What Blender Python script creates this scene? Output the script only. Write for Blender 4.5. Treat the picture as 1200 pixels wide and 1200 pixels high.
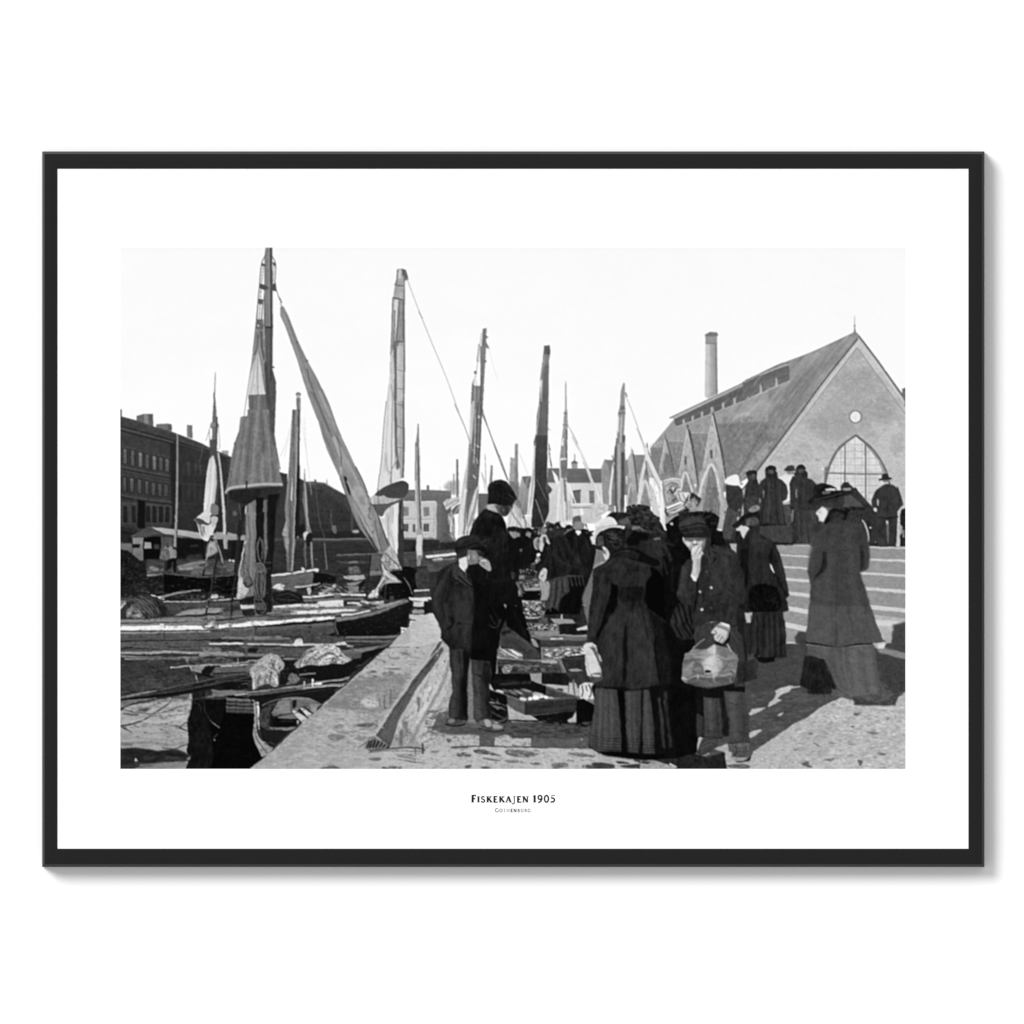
import bpy, bmesh, math
import numpy as np

# ======================= camera, light, exposure =======================
C_ = bpy.context.scene
for o in list(bpy.data.objects): bpy.data.objects.remove(o)
# one scene unit = 1 m; the view spans 1.2 m of wall, so one photo pixel is one millimetre
MM = 0.001
def at(px, py, d=0.0):
    """photo pixel on the wall plane -> point (wall is the XZ plane, camera looks along +Y)"""
    return ((px-600)*MM, -d, (600-py)*MM)
DIST = 6.0
cam = bpy.data.cameras.new('camera'); cam_ob = bpy.data.objects.new('camera', cam)
C_.collection.objects.link(cam_ob)
cam_ob.location = (0, -DIST, 0); cam_ob.rotation_euler = (math.pi/2, 0, 0)
cam.sensor_width = 36; cam.lens = 36*DIST/1.2; cam.clip_start = 0.05; cam.clip_end = 60
C_.camera = cam_ob
C_.render.resolution_x = 1024; C_.render.resolution_y = 1024

w = bpy.data.worlds.new('World'); C_.world = w; w.use_nodes = True
bg = w.node_tree.nodes['Background']
bg.inputs['Color'].default_value = (1, 1, 1, 1); bg.inputs['Strength'].default_value = 0.57
def lamp(kind, name, energy, direction, size):
    l = bpy.data.lights.new(name, kind); l.energy = energy
    l.angle = math.radians(size)
    o = bpy.data.objects.new(name, l); C_.collection.objects.link(o)
    from mathutils import Vector
    o.rotation_euler = Vector(direction).to_track_quat('-Z', 'Y').to_euler()
    return o
# window light from the upper left, soft edged: it throws the frame's shadow right and down
lamp('SUN', 'window_light', 2.88, (0.95, 1.0, -0.85), 29)

C_.view_settings.view_transform = 'Standard'; C_.view_settings.look = 'None'
C_.view_settings.exposure = 0.26; C_.view_settings.gamma = 1.0
C_.view_settings.use_curve_mapping = False
C_.render.engine = 'CYCLES'
C_.cycles.use_denoising = True

# ======================= materials =======================
def mat(name, col, rough=.6, spec=.3, bump=0, bscale=400, vary=0, coat=0):
    m = bpy.data.materials.new(name); m.use_nodes = True; nt = m.node_tree; b = nt.nodes['Principled BSDF']
    b.inputs['Base Color'].default_value = (*col, 1); b.inputs['Roughness'].default_value = rough
    b.inputs['Specular IOR Level'].default_value = spec; b.inputs['Coat Weight'].default_value = coat
    tc = nt.nodes.new('ShaderNodeTexCoord'); nz = nt.nodes.new('ShaderNodeTexNoise'); nz.inputs['Scale'].default_value = bscale
    nz.inputs['Detail'].default_value = 4; nt.links.new(tc.outputs['Object'], nz.inputs['Vector'])
    if vary:
        mr = nt.nodes.new('ShaderNodeMapRange'); mr.inputs['To Min'].default_value = 1-vary; mr.inputs['To Max'].default_value = 1+vary
        nt.links.new(nz.outputs['Fac'], mr.inputs['Value'])
        mx = nt.nodes.new('ShaderNodeVectorMath'); mx.operation = 'SCALE'; mx.inputs[0].default_value = col
        nt.links.new(mr.outputs[0], mx.inputs['Scale']); nt.links.new(mx.outputs[0], b.inputs['Base Color'])
    if bump:
        bp = nt.nodes.new('ShaderNodeBump'); bp.inputs['Strength'].default_value = bump; bp.inputs['Distance'].default_value = .0004
        nt.links.new(nz.outputs['Fac'], bp.inputs['Height']); nt.links.new(bp.outputs[0], b.inputs['Normal'])
    return m
M_wall = mat('white_wall_paint', (.86, .86, .86), .9, .1, .15, 250, .006)
M_frame = mat('black_satin_lacquer', (.006, .006, .006), .28, .22, .0, 700, .1)
M_edge = mat('highlight_lacquer_edge', (.012, .012, .012), .55, .62, 0, 700, .05)  # edge highlight boosted in the material: lighter colour, more specular than the face
M_lip = mat('black_lacquer_lip', (.011, .011, .011), .5, .2, 0, 700, .05)
M_paper = mat('matt_white_paper', (.80, .80, .80), .9, .05, .1, 900, .004)
M_ink = mat('black_ink', (.012, .012, .012), .8, .1)
M_grey_ink = mat('grey_ink', (.07, .07, .07), .8, .1)

def link(name, me, m, parent=None):
    o = bpy.data.objects.new(name, me); C_.collection.objects.link(o); me.materials.append(m)
    if parent: o.parent = parent
    return o
def mesh(name, vs, fs):
    me = bpy.data.meshes.new(name); me.from_pydata(vs, [], fs); me.update(); return me

# ======================= wall =======================
bm = bmesh.new()
wall = link('wall', mesh('wall', [(-4, 0, -3), (4, 0, -3), (4, 0, 3), (-4, 0, 3), (-4, .1, -3), (4, .1, -3), (4, .1, 3), (-4, .1, 3)],
    [(0, 1, 2, 3), (7, 6, 5, 4), (0, 4, 5, 1), (3, 2, 6, 7), (1, 5, 6, 2), (0, 3, 7, 4)]), M_wall)
wall['kind'] = 'structure'; wall['label'] = 'plain white wall behind the hanging framed print'; wall['category'] = 'wall'

# ======================= framed print =======================
# outer edge 49..1154 x 177..1016, opening 67..1135 x 197..995
DEP = 24*MM           # how far the front of the moulding stands off the wall
pic = bpy.data.objects.new('framed_print', None); C_.collection.objects.link(pic)
pic.location = at(601.5, 596.5); pic.empty_display_size = .05
pic['label'] = 'wide black and white harbour photograph in a thin black frame on a white wall'
pic['category'] = 'framed picture'
# perspective: a point d in front of the wall looks (DIST)/(DIST-d) larger; sizes are set so that the front edges land on the photo's edges
def loc(px, py, d):
    k = (DIST-d)/DIST
    x, y, z = at(px, py)
    return (x*k-pic.location.x, -d-pic.location.y, z*k-pic.location.z)
X0, X1, Y0, Y1 = 49.4, 1153.6, 177.4, 1016.0
IX0, IX1, IY0, IY1 = 67.2, 1134.9, 197.7, 994.6
def rail(corners_out, corners_in, name):
    """one mitred moulding: profile runs outer wall edge - small chamfer - flat face - inner lip"""
    prof = [(0, 2), (0, 18.0), (.15, 19.3), (.55, 20), (.93, 20), (1.0, 19.7), (1.0, 17), (0.4, 2)]
    vs = []
    for (o, i) in zip(corners_out, corners_in):
        for t, d in prof:
            vs.append(loc(o[0]+(i[0]-o[0])*t, o[1]+(i[1]-o[1])*t, (d+(4 if d > 5 else 0))*MM))
    n = len(prof); fs = [(k, (k+1) % n, n+(k+1) % n, n+k) for k in range(n)]+[tuple(range(n))[::-1], tuple(range(n, 2*n))]
    me = mesh(name, vs, fs); bm = bmesh.new(); bm.from_mesh(me); bmesh.ops.recalc_face_normals(bm, faces=bm.faces); bm.to_mesh(me); bm.free()
    r = link(name, me, M_frame, pic); me.materials.append(M_edge)
    me.polygons[1].material_index = 1
    return r
O = [(X0, Y0), (X1, Y0), (X1, Y1), (X0, Y1)]; I = [(IX0, IY0), (IX1, IY0), (IX1, IY1), (IX0, IY1)]
for k in range(4):
    rail((O[k], O[(k+1) % 4]), (I[k], I[(k+1) % 4]), 'frame_rail')
# backing board and the paper sheet
def slab(name, x0, y0, x1, y1, d0, d1, m, parent):
    a = [loc(x0, y1, d0*MM), loc(x1, y1, d0*MM), loc(x1, y0, d0*MM), loc(x0, y0, d0*MM)]
    b = [loc(x0, y1, d1*MM), loc(x1, y1, d1*MM), loc(x1, y0, d1*MM), loc(x0, y0, d1*MM)]
    return link(name, mesh(name, a+b, [(0, 1, 2, 3)[::-1], (4, 5, 6, 7), (0, 1, 5, 4), (1, 2, 6, 5), (2, 3, 7, 6), (3, 0, 4, 7)]), m, parent)
PD = 23.2             # depth of the paper sheet's face
slab('backing_board', 60, 188, 1144, 1005, 3, 4.5, M_lip, pic)
paper = slab('paper_sheet', 66.4, 196.8, 1135.7, 995.5, PD-.9, PD, M_paper, pic)
# ---- the printed photograph: a small ink-and-tone painter working on a numpy sheet ----
SS = 3
PX0, PY0, PW, PH = 141.0, 290.0, 920, 611
SH = np.full((PH*SS, PW*SS), 250.0, np.float32)
ZT = [0.0, 0.0, 1.0]
CLIP = [None]
RNG = np.random.RandomState(1905)

def Z(x0, y0, k): ZT[:] = [x0, y0, k]
def pts(s):
    if isinstance(s, str):
        s = [tuple(float(v) for v in p.split(',')) for p in s.split()]
    a = np.array(s, float)
    return (a/ZT[2] + [ZT[0]-PX0, ZT[1]-PY0])*SS
def spline(a, closed=True, n=5):
    m = len(a)
    if m < 3: return a
    if closed: p0, p1, p2, p3 = np.roll(a, 1, 0), a, np.roll(a, -1, 0), np.roll(a, -2, 0)
    else:
        q = np.vstack([a[:1]*2-a[1:2], a, a[-1:]*2-a[-2:-1]]); p0, p1, p2, p3 = q[:-3], q[1:-2], q[2:-1], q[3:]
    out = []
    for t in np.arange(n)/n:
        out.append(.5*((2*p1)+(-p0+p2)*t+(2*p0-5*p1+4*p2-p3)*t*t+(-p0+3*p1-3*p2+p3)*t**3))
    r = np.stack(out, 1).reshape(-1, 2)
    return r if closed else np.vstack([r, a[-1:]])
def rast(a, x0, y0, w, h):
    m = np.zeros((h, w+1), np.int32)
    x1, y1 = a[:, 0]-x0, a[:, 1]-y0; x2, y2 = np.roll(x1, -1), np.roll(y1, -1)
    for i in range(len(a)):
        ya, yb, xa, xb = y1[i], y2[i], x1[i], x2[i]; s = 1
        if ya == yb: continue
        if ya > yb: ya, yb, xa, xb = yb, ya, xb, xa; s = -1
        r0, r1 = max(0, int(math.ceil(ya-.5))), min(h-1, int(math.ceil(yb-.5))-1)
        if r1 < r0: continue
        r = np.arange(r0, r1+1)
        xc = np.clip(np.ceil(xa+(r+.5-ya)*(xb-xa)/(yb-ya)-.5), 0, w).astype(int)
        m[r, xc] += s
    return (np.cumsum(m, 1)[:, :w] != 0).astype(np.float32)
def boxb(m, r):
    r = int(round(r))
    if r < 1: return m
    for ax in (0, 1):
        for _ in range(2):
            p = np.pad(m, [(r+1, r) if k == ax else (0, 0) for k in (0, 1)], mode='edge')
            c = np.cumsum(p, ax)
            n = m.shape[ax]
            m = (np.take(c, np.arange(2*r+1, 2*r+1+n), ax)-np.take(c, np.arange(0, n), ax))/(2*r+1)
    return m.astype(np.float32)
def hsh(ix, iy, seed):
    h = (ix.astype(np.int64)*374761393+iy.astype(np.int64)*668265263+seed*974634777) & 0xffffffff
    h = ((h ^ (h >> 13))*1274126177) & 0xffffffff
    return ((h ^ (h >> 16)) & 0xffff)/65535.0
def vnoise(X, Y, sx, sy, ang=0, seed=0, octv=2):
    c, s = math.cos(math.radians(ang)), math.sin(math.radians(ang))
    U, V = (X*c+Y*s)/sx, (-X*s+Y*c)/sy
    out = 0; amp = 1; tot = 0
    for o in range(octv):
        fu, fv = np.floor(U), np.floor(V); a, b = U-fu, V-fv
        a = a*a*(3-2*a); b = b*b*(3-2*b)
        n = (hsh(fu, fv, seed+o)*(1-a)+hsh(fu+1, fv, seed+o)*a)*(1-b)+(hsh(fu, fv+1, seed+o)*(1-a)+hsh(fu+1, fv+1, seed+o)*a)*b
        out = out+amp*(n*2-1); tot += amp; amp *= .6; U = U*2.1+7.3; V = V*2.1+3.1
    return out/tot
SEED = [1]
def fill(a, g, g2=None, d=None, n=0, ns=(3, 3, 0), b=0, al=1, thr=None):
    """a: outline on the sheet; g tone, g2 second tone along d; n texture depth; b soft edge; al opacity; thr: keep only noise above"""
    pad = int(b*SS*2)+2
    x0, y0 = max(0, int(a[:, 0].min())-pad), max(0, int(a[:, 1].min())-pad)
    x1, y1 = min(PW*SS, int(a[:, 0].max())+pad+1), min(PH*SS, int(a[:, 1].max())+pad+1)
    if x1 <= x0 or y1 <= y0: return
    m = rast(a, x0, y0, x1-x0, y1-y0)
    if b: m = boxb(m, b*SS/2)
    if CLIP[0] is not None: m = m*CLIP[0][y0:y1, x0:x1]
    t = np.float32(g)
    X = Y = None
    if g2 is not None or n or thr is not None:
        X, Y = np.meshgrid(np.arange(x0, x1, dtype=np.float64)/SS, np.arange(y0, y1, dtype=np.float64)/SS)
    if g2 is not None:
        if d is None: d = 'v'
        if d == 'v': q = (Y-a[:, 1].min()/SS)/max(1e-3, np.ptp(a[:, 1])/SS)
        elif d == 'h': q = (X-a[:, 0].min()/SS)/max(1e-3, np.ptp(a[:, 0])/SS)
        else:
            e = pts(d)/SS; v = e[1]-e[0]; q = ((X-e[0, 0])*v[0]+(Y-e[0, 1])*v[1])/(v@v)
        t = g+(g2-g)*np.clip(q, 0, 1)
    SEED[0] += 1
    if n: t = t+n*vnoise(X, Y, *ns, seed=SEED[0], octv=3)
    if thr is not None:
        k = vnoise(X, Y, *ns, seed=SEED[0]+77, octv=3); m = m*np.clip((k-thr)*6, 0, 1)
    m = m*al
    R = SH[y0:y1, x0:x1]
    R += m*(t-R)
def P(s, g, g2=None, sm=0, **k):
    a = pts(s)
    if sm: a = spline(a)
    fill(a, g, g2, **k)
def strip(a, w1, w2):
    t = np.gradient(a, axis=0); t /= np.maximum(1e-6, np.hypot(t[:, 0], t[:, 1]))[:, None]
    nn = np.stack([-t[:, 1], t[:, 0]], 1)
    w = np.linspace(w1, w2, len(a))[:, None]*SS/2
    return np.vstack([a+nn*w, (a-nn*w)[::-1]])
def L(s, w, g, w2=None, sm=1, **k):
    """line of width w (millimetre-ish sheet pixels)"""
    a = pts(s)
    if sm and len(a) > 2: a = spline(a, False)
    elif len(a) > 2:
        a = np.vstack([np.linspace(a[i], a[i+1], 6, endpoint=False) for i in range(len(a)-1)]+[a[-1:]])
    fill(strip(a, w, w if w2 is None else w2), g, **k)
def E(cx, cy, rx, ry, g, g2=None, rot=0, **k):
    t = np.linspace(0, 2*math.pi, 28, endpoint=False); c, s = math.cos(math.radians(rot)), math.sin(math.radians(rot))
    x, y = rx*np.cos(t), ry*np.sin(t)
    fill(pts(np.stack([cx+x*c-y*s, cy+x*s+y*c], 1)), g, g2, **k)
def C(s=None, sm=0, b=0):
    if s is None: CLIP[0] = None; return
    a = pts(s)
    if sm: a = spline(a)
    m = rast(a, 0, 0, PW*SS, PH*SS)
    CLIP[0] = boxb(m, b*SS/2) if b else m
def SP(s, n, rx, ry, g0, g1, seed=0, rot=0, rj=20, al=1, b=0, pw=1):
    """n specks spread inside outline s"""
    r = np.random.RandomState(seed+7); a = pts(s); old = CLIP[0]
    m = rast(a, 0, 0, PW*SS, PH*SS); CLIP[0] = m if old is None else m*old
    lo, hi = a.min(0), a.max(0); zt = ZT[:]; ZT[:] = [PX0, PY0, SS]
    for i in range(n):
        p = lo+(hi-lo)*r.rand(2); q = .5+r.rand()
        E(p[0], p[1], rx*SS*q, ry*SS*q, g0+(g1-g0)*r.rand()**pw, rot=rot+rj*(r.rand()*2-1), al=al, b=b)
    ZT[:] = zt; CLIP[0] = old
def HAIR(s, w, g, **k):
    for q in s.split('|'): L(q, w, g, **k)
# ================= sky =================
Z(0,0,1)
P("141,290 1061,290 1061,901 141,901", 247, 252, n=1.6, ns=(60,30,0))
P("650,290 1061,290 1061,600 700,600", 246, 249, n=1.5, ns=(50,40,0), b=40, al=.8)
P("141,290 1061,290 1061,294 141,294", 243, b=3, al=.5)
# ---- dark basin under everything on the left
Z(0,0,1)
P("141,640 262,640 262,690 322,690 322,632 560,640 560,700 470,760 293,901 141,901", 46, n=10, ns=(12,2,0))
P("250,600 325,600 325,720 250,720", 34, n=8)
# ================= far terrace on the left =================
Z(130,460,6)
P("66,118 76,118 76,170 66,170", 70)
P("180,165 232,150 296,150 298,240 180,210", 104, 90, d='h', n=8)
P("232,150 262,152 262,225 232,215", 132)
P("318,222 400,218 428,224 428,272 318,256", 118, 104, d='h', n=8)
P("400,220 428,224 428,272 402,268", 92)
P("534,228 572,230 574,325 534,312", 130, 100, d='h')
P("778,408 826,408 826,446 778,436", 150)
P("60,164 180,196 300,238 430,276 540,318 640,358 700,390 840,450 900,480 900,1020 60,1020", 62, 52, n=7, ns=(8,3,12))
P("60,164 180,196 300,238 430,276 540,318 640,358 700,390 840,450 840,470 700,420 560,370 400,320 200,258 60,226", 64, n=10, ns=(9,2,18))
L("66,168 300,244 540,326 700,396 840,456", .8, 96, al=.5)
L("66,236 300,300 500,356 700,420 830,470", 1.6, 40)
L("66,250 300,312 500,366 700,432 830,478", 1.2, 92, al=.7)
L("66,268 300,328 500,380 700,446", 1.6, 34, al=.8)
L("120,262 170,274 240,262", 1, 92, al=.5)
L("480,330 640,395", 1.6, 88, al=.45, b=1)
P("60,300 440,370 440,1020 60,1020", 60, 54, n=6, ns=(3,8,0))
P("440,345 820,470 820,1020 440,1020", 50, 42, n=6, ns=(3,8,0))
P("415,352 450,362 450,1020 425,1020", 30, al=.75, b=1)
for i,(x,yt,yb) in enumerate([(100,395,500),(154,405,515),(208,420,525),(256,432,535),(306,445,545),(352,455,550),(396,465,555)]):
    P([(x-20,yt-8),(x+20,yt),(x+20,yb+6),(x-20,yb)], 38, b=1, al=.8)
    P([(x-12,yt),(x+11,yt+5),(x+11,yb),(x-12,yb-4)], [104,98,128,88,132,92,104][i], [86,84,104,76,100,78,84][i], n=10, ns=(2,3,0))
    L([(x-1,yt+2),(x-1,yb)], .5, 60, al=.7); L([(x-12,(yt*2+yb)/3),(x+11,(yt*2+yb)/3+3)], .5, 55, al=.8)
    P([(x-22,yt-18),(x+22,yt-8),(x+22,yt-3),(x-22,yt-12)], 84, al=.7)
for i,(x,yt,yb) in enumerate([(97,598,695),(148,602,700),(202,612,708),(253,622,716),(300,632,724),(345,640,730),(388,645,732)]):
    P([(x-18,yt-8),(x+18,yt-4),(x+18,yb+8),(x-18,yb+4)], 36, b=1, al=.8)
    P([(x-11,yt),(x+10,yt+3),(x+10,yb),(x-11,yb-3)], [104,112,92,100,84,90,78][i], 74, n=10, ns=(2,3,0))
    L([(x-1,yt),(x-1,yb)], .5, 55, al=.7)
    P([(x-20,yt-22),(x+20,yt-16),(x+20,yt-11),(x-20,yt-16)], 80, al=.6)
L("66,520 240,556 420,590", 2, 82, al=.6); L("66,532 240,568 420,602", 1.4, 34, al=.8)
L("66,548 240,580 420,612", 1, 88, al=.4)
L("66,720 240,750 430,772", 2.4, 84, al=.5); L("66,736 240,764 430,786", 1.4, 30, al=.8)
SP("60,715 430,760 430,785 60,745", 40, 1, .7, 90, 40, seed=3, al=.5)
P("66,770 430,800 430,930 66,925", 66, 58, n=8, ns=(2,9,0))
for x in (100,160,262,306,352,396):
    P([(x-16,795),(x+14,800),(x+14,915),(x-16,910)], 36, 30, n=5)
    L([(x-18,790),(x-18,915)], .6, 80, al=.5)
L("66,770 430,802", 1, 96, al=.5)
P("188,750 240,768 244,960 186,950", 18, b=1)
for x in (546,598,630,690):
    P([(x-8,490+(x-546)*.2),(x+7,494+(x-546)*.2),(x+7,585),(x-8,580)], 78, 58, b=.5, al=.8)
for x in (510,546,590,630,670):
    P([(x-6,640),(x+5,640),(x+5,750),(x-6,750)], 62, b=1, al=.5)
P("475,650 495,650 495,760 475,760", 24, b=1, al=.6)
L("440,630 700,660", 1, 70, al=.4); L("440,780 700,790", 1, 68, al=.4)
L("100,955 190,972", 2, 88, al=.7); P("66,940 190,965 150,1000 66,1080", 26, b=2, al=.9)
L("645,385 638,440 620,490", .8, 105, al=.6)
# more houses past the great sail
Z(250,480,6)
P("100,450 520,450 520,910 100,910", 50, n=7, ns=(4,6,0))
P("470,440 520,455 520,900 470,900", 52, n=6)
P("655,508 712,505 712,492 724,492 724,510 780,515 806,545 870,570 935,605 1000,660 1060,720 1100,800 1100,910 600,910 600,480", 58, 46, n=6, ns=(10,3,20))
P("655,508 780,516 935,605 1060,720 1060,790 900,660 760,560 655,545", 68, 60, n=6, ns=(8,2,25), b=1)
P("664,510 780,514 780,528 664,524", 112, al=.6); P("710,490 722,492 722,520 710,516", 90); P("790,520 800,480 806,545", 120, al=.6)
L("660,560 820,620 1000,740", 1, 80, al=.35)
for y0 in (700,760,810,850):
    for x in range(690, 1010, 34): P([(x,y0+(x-690)*.06),(x+13,y0+(x-690)*.06),(x+13,y0+26),(x,y0+26)], 30, al=.5, b=.5)
P("600,860 1080,850 1080,905 600,905", 36, n=8, ns=(5,2,0), al=.9)
L("440,790 1000,795", 1.5, 60, al=.4)
L("830,700 828,800 845,850", 1.2, 96, al=.7); P("828,820 862,815 866,862 846,868", 120, n=20, sm=1, al=.8)
P("975,850 1015,845 1020,862 990,866", 175, sm=1, b=1); P("970,690 985,700 978,850 966,850", 82, al=.6)
# the basin: far quay, water
P("400,900 1700,900 1700,1030 400,1020", 60, 44, n=7, ns=(8,2,0))
L("410,915 640,910", 1.2, 84, al=.7); L("690,912 1080,910 1400,920", 1.6, 122, al=.9); L("690,922 1080,920", 1, 64)
P("400,930 1700,930 1700,1000 400,1000", 50, 44, n=9, ns=(14,2,0))
P("390,1000 1700,1000 1700,1400 390,1400", 48, 44, n=10, ns=(22,2.2,0))
L("870,1022 1190,1014", 1.3, 128, al=.9); L("860,1030 1200,1024", 1, 64); L("880,1076 1180,1070", 1.6, 116, al=.6, b=1); L("950,1074 1020,1072", 2, 165, al=.7, b=1)
SP("400,1000 1700,1000 1700,1300 400,1300", 160, 6, .35, 36, 78, seed=5, rj=2, al=.5)
# ================= pale house and quay at the head of the basin =================
Z(400,470,6)
P("440,700 660,700 700,960 430,960", 196, 188, n=6, ns=(3,8,0))
P("655,700 775,705 770,975 650,970", 112, 84, d='h', n=8, ns=(2,10,0), b=.6)
P("655,700 672,700 668,970 652,970", 205, al=.8)
P("430,625 600,625 600,592 618,592 618,625 770,632 775,712 440,706", 122, 96, n=6, ns=(12,2,0))
L("440,708 668,706", 1.2, 214); L("470,626 770,633", .8, 80, al=.6)
P("960,650 1030,650 1030,860 960,800", 96, n=8)
L("435,830 655,832", .8, 150, al=.7); L("435,840 655,843", .6, 214)
for x in (455,598):
    P([(x-22,748),(x+20,748),(x+20,808),(x-22,808)], 128, n=14, ns=(2,4,0)); L([(x,748),(x,808)], .6, 90); L([(x-22,745),(x+20,745)], .8, 160)
    P([(x-20,864),(x+18,864),(x+18,920),(x-20,920)], 78, n=10); L([(x,864),(x,920)], .6, 140, al=.7); L([(x-22,922),(x+20,922)], 1, 220)
P("505,866 520,866 520,925 505,925", 90)
P("430,920 660,925 670,970 430,975", 190, n=16, ns=(4,3,0), al=.6)
L("430,968 780,972", 2.2, 120, n=16, ns=(4,2,0))
P("430,975 800,975 800,1060 430,1060", 48, 40, n=8, ns=(8,2,0)); P("400,1060 800,1060 830,1200 400,1200", 66, n=12, ns=(14,1.6,0))
L("430,1070 540,1064", 1, 120, al=.5)
P("690,930 790,915 800,990 690,995", 92, n=30, ns=(3,3,0), al=.9, b=1)
L("760,930 775,960 800,985", 1.4, 150); L("715,990 716,1200", 2, 44); 
P("645,1050 800,1045 810,1140 640,1130", 80, n=26, ns=(3,2,0), b=1)
P("590,1088 805,1066 806,1085 600,1106", 222, n=8); L("598,1108 806,1090", 1, 50)
P("650,1110 710,1105 705,1128 655,1130", 212, sm=1); L("720,1118 800,1108", 1.6, 160)
P("590,1120 830,1110 780,1200 440,1200", 74, n=30, ns=(7,2,0), al=.8, b=1)
# small spars and a smoky clump over the roof
P("725,590 760,560 830,560 830,660 770,650 720,610", 130, b=3, al=.6, n=14)
P("808,408 822,410 824,690 808,690", 118, n=10); P("786,510 796,510 796,660 786,660", 136, al=.8); P("768,575 778,575 778,660 768,660", 140, al=.7)
P("1050,452 1064,452 1062,600 1046,600", 124, n=8); P("1188,396 1200,396 1200,580 1186,580", 112)
L("1010,375 1016,560", .7, 158); L("985,500 1000,560 1015,640", .8, 170)
# ================= middle town house with roof turret =================
Z(560,520,6)
P("310,230 375,226 372,500 300,500 296,300", 168, 120, n=12, ns=(2,6,0)); P("312,230 372,228 378,280 350,320 330,285", 106)
P("270,300 300,300 300,560 270,560", 150, b=1, n=14)
P("480,270 870,270 870,560 480,560", 212, 196, n=8, ns=(5,5,0))
P("492,172 885,176 868,276 488,276", 106, 98, n=5, ns=(14,2,0)); L("490,276 868,278", 1.2, 188)
P("656,134 700,132 700,174 660,174", 150); P("652,134 678,116 704,132 702,138 654,138", 104); L("681,72 681,118", .8, 138); E(681,112,4,4,100)
P("668,335 722,328 722,418 672,420", 104, n=14, ns=(2,3,0)); P("664,330 726,322 724,336 670,340", 80); P("782,330 818,330 820,418 786,420", 112, n=14)
L("660,425 840,425", 1.6, 232); L("650,448 840,450", 1.6, 150, n=12); P("650,460 700,460 720,560 650,560", 216)
P("716,456 736,456 745,500 720,500", 238)
P("866,176 890,110 960,118 960,480 880,470", 150, 142, n=16, ns=(2,8,0)); P("892,116 952,114 940,290 918,160", 120, n=10)
P("1030,120 1072,100 1070,220 1035,230", 130)
# market-hall side gables in the distance
P("1042,470 1048,240 1080,78 1120,300 1150,470", 158, 150, n=12, ns=(2,5,0))
P("1094,78 1180,80 1180,300 1128,380 1096,130", 138, 130, n=12, ns=(2,6,0)); L("1081,40 1081,80", .8, 150)
L("1084,78 1106,200 1130,380", 1.3, 76)
P("1052,420 1075,290 1105,420", 132, n=14); L("1046,440 1075,280 1110,440", 1.4, 206)
# ================= market hall =================
Z(720,380,6.6667)
# tall stack
P("708,80 745,60 800,62 812,86 800,90 806,545 730,580 706,565 712,140", 198, 138, d='h', n=9, ns=(3,6,0))
P("706,82 745,60 800,62 812,84 800,96 714,98", 120, n=10); P("712,96 802,96 802,150 712,150", 150, n=8); L("712,150 802,150", .8, 112)
P("720,155 745,155 742,560 712,560", 206, al=.6, b=1); L("795,150 800,540", 1.4, 120, b=.6)
# main roof
P("285,960 470,735 1200,362 1300,320 1300,1200 960,1200 300,1200", 158, 150, n=9, ns=(5,12,25))
Z(880,370,6)
P("-200,560 0,440 240,330 440,250 600,180 700,130 724,118 760,140 40,1100 -200,1250 -400,1250", 152, 134, n=24, ns=(3,24,38))
P("270,470 440,300 640,200 700,150 560,330 60,1010 -60,1150 -60,1000 0,760 160,650", 124, al=.7, b=6, n=26, ns=(3,20,38))
P("300,340 480,250 640,190 560,300 340,420", 152, n=10, ns=(3,16,38), al=.6, b=3)
SP("0,600 450,420 560,320 60,1000 0,1080", 90, .5, 7, 150, 190, seed=8, rot=38, rj=4, al=.35)
P("-60,640 100,600 160,630 60,700 -60,740", 182, b=4, al=.6)
Z(720,380,6.6667)
P("800,780 1080,770 1200,780 1200,960 1010,1120 940,1200 860,1190", 124, 132, n=20, ns=(4,4,0), b=1.5)
SP("810,790 1180,790 960,1170 880,1170", 80, 1.6, 2.2, 108, 160, seed=9, al=.4, b=1)
P("780,690 1200,530 1200,760 800,770", 158, n=12, ns=(8,3,-25), b=1.5, al=.8)
L("930,740 1010,700 1060,700", 2.6, 196, b=2, al=.6); L("1000,740 1100,640 1150,610", 2, 186, b=1.5, al=.5)
P("290,970 410,850 560,790 540,910 420,915 395,890", 156, b=1, n=6); P("280,965 395,965 440,1060 480,1200 330,1200 285,1040", 128, n=12, ns=(2,5,0))
P("420,915 540,915 520,1200 460,1200 430,1060", 138, 122, n=14, ns=(2,6,0)); L("425,912 540,914", 1, 184)
P("585,850 735,850 690,1100 650,1200 610,940", 136, 120, n=16, ns=(2,6,0)); L("588,848 735,850", 1, 180)
P("800,770 860,1180 960,1200 960,1000 850,790", 126, n=12, ns=(2,6,0), al=.7)
L("1150,850 1060,1010 965,1180", 1.3, 92, al=.8); L("980,1000 1000,1080 975,1180", 1, 150, al=.6)
P("1010,1130 1200,900 1200,1010 1010,1200 960,1200", 152, n=10, ns=(2,14,40)); 
L("1100,1190 1200,1050", 1.4, 88)
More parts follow.
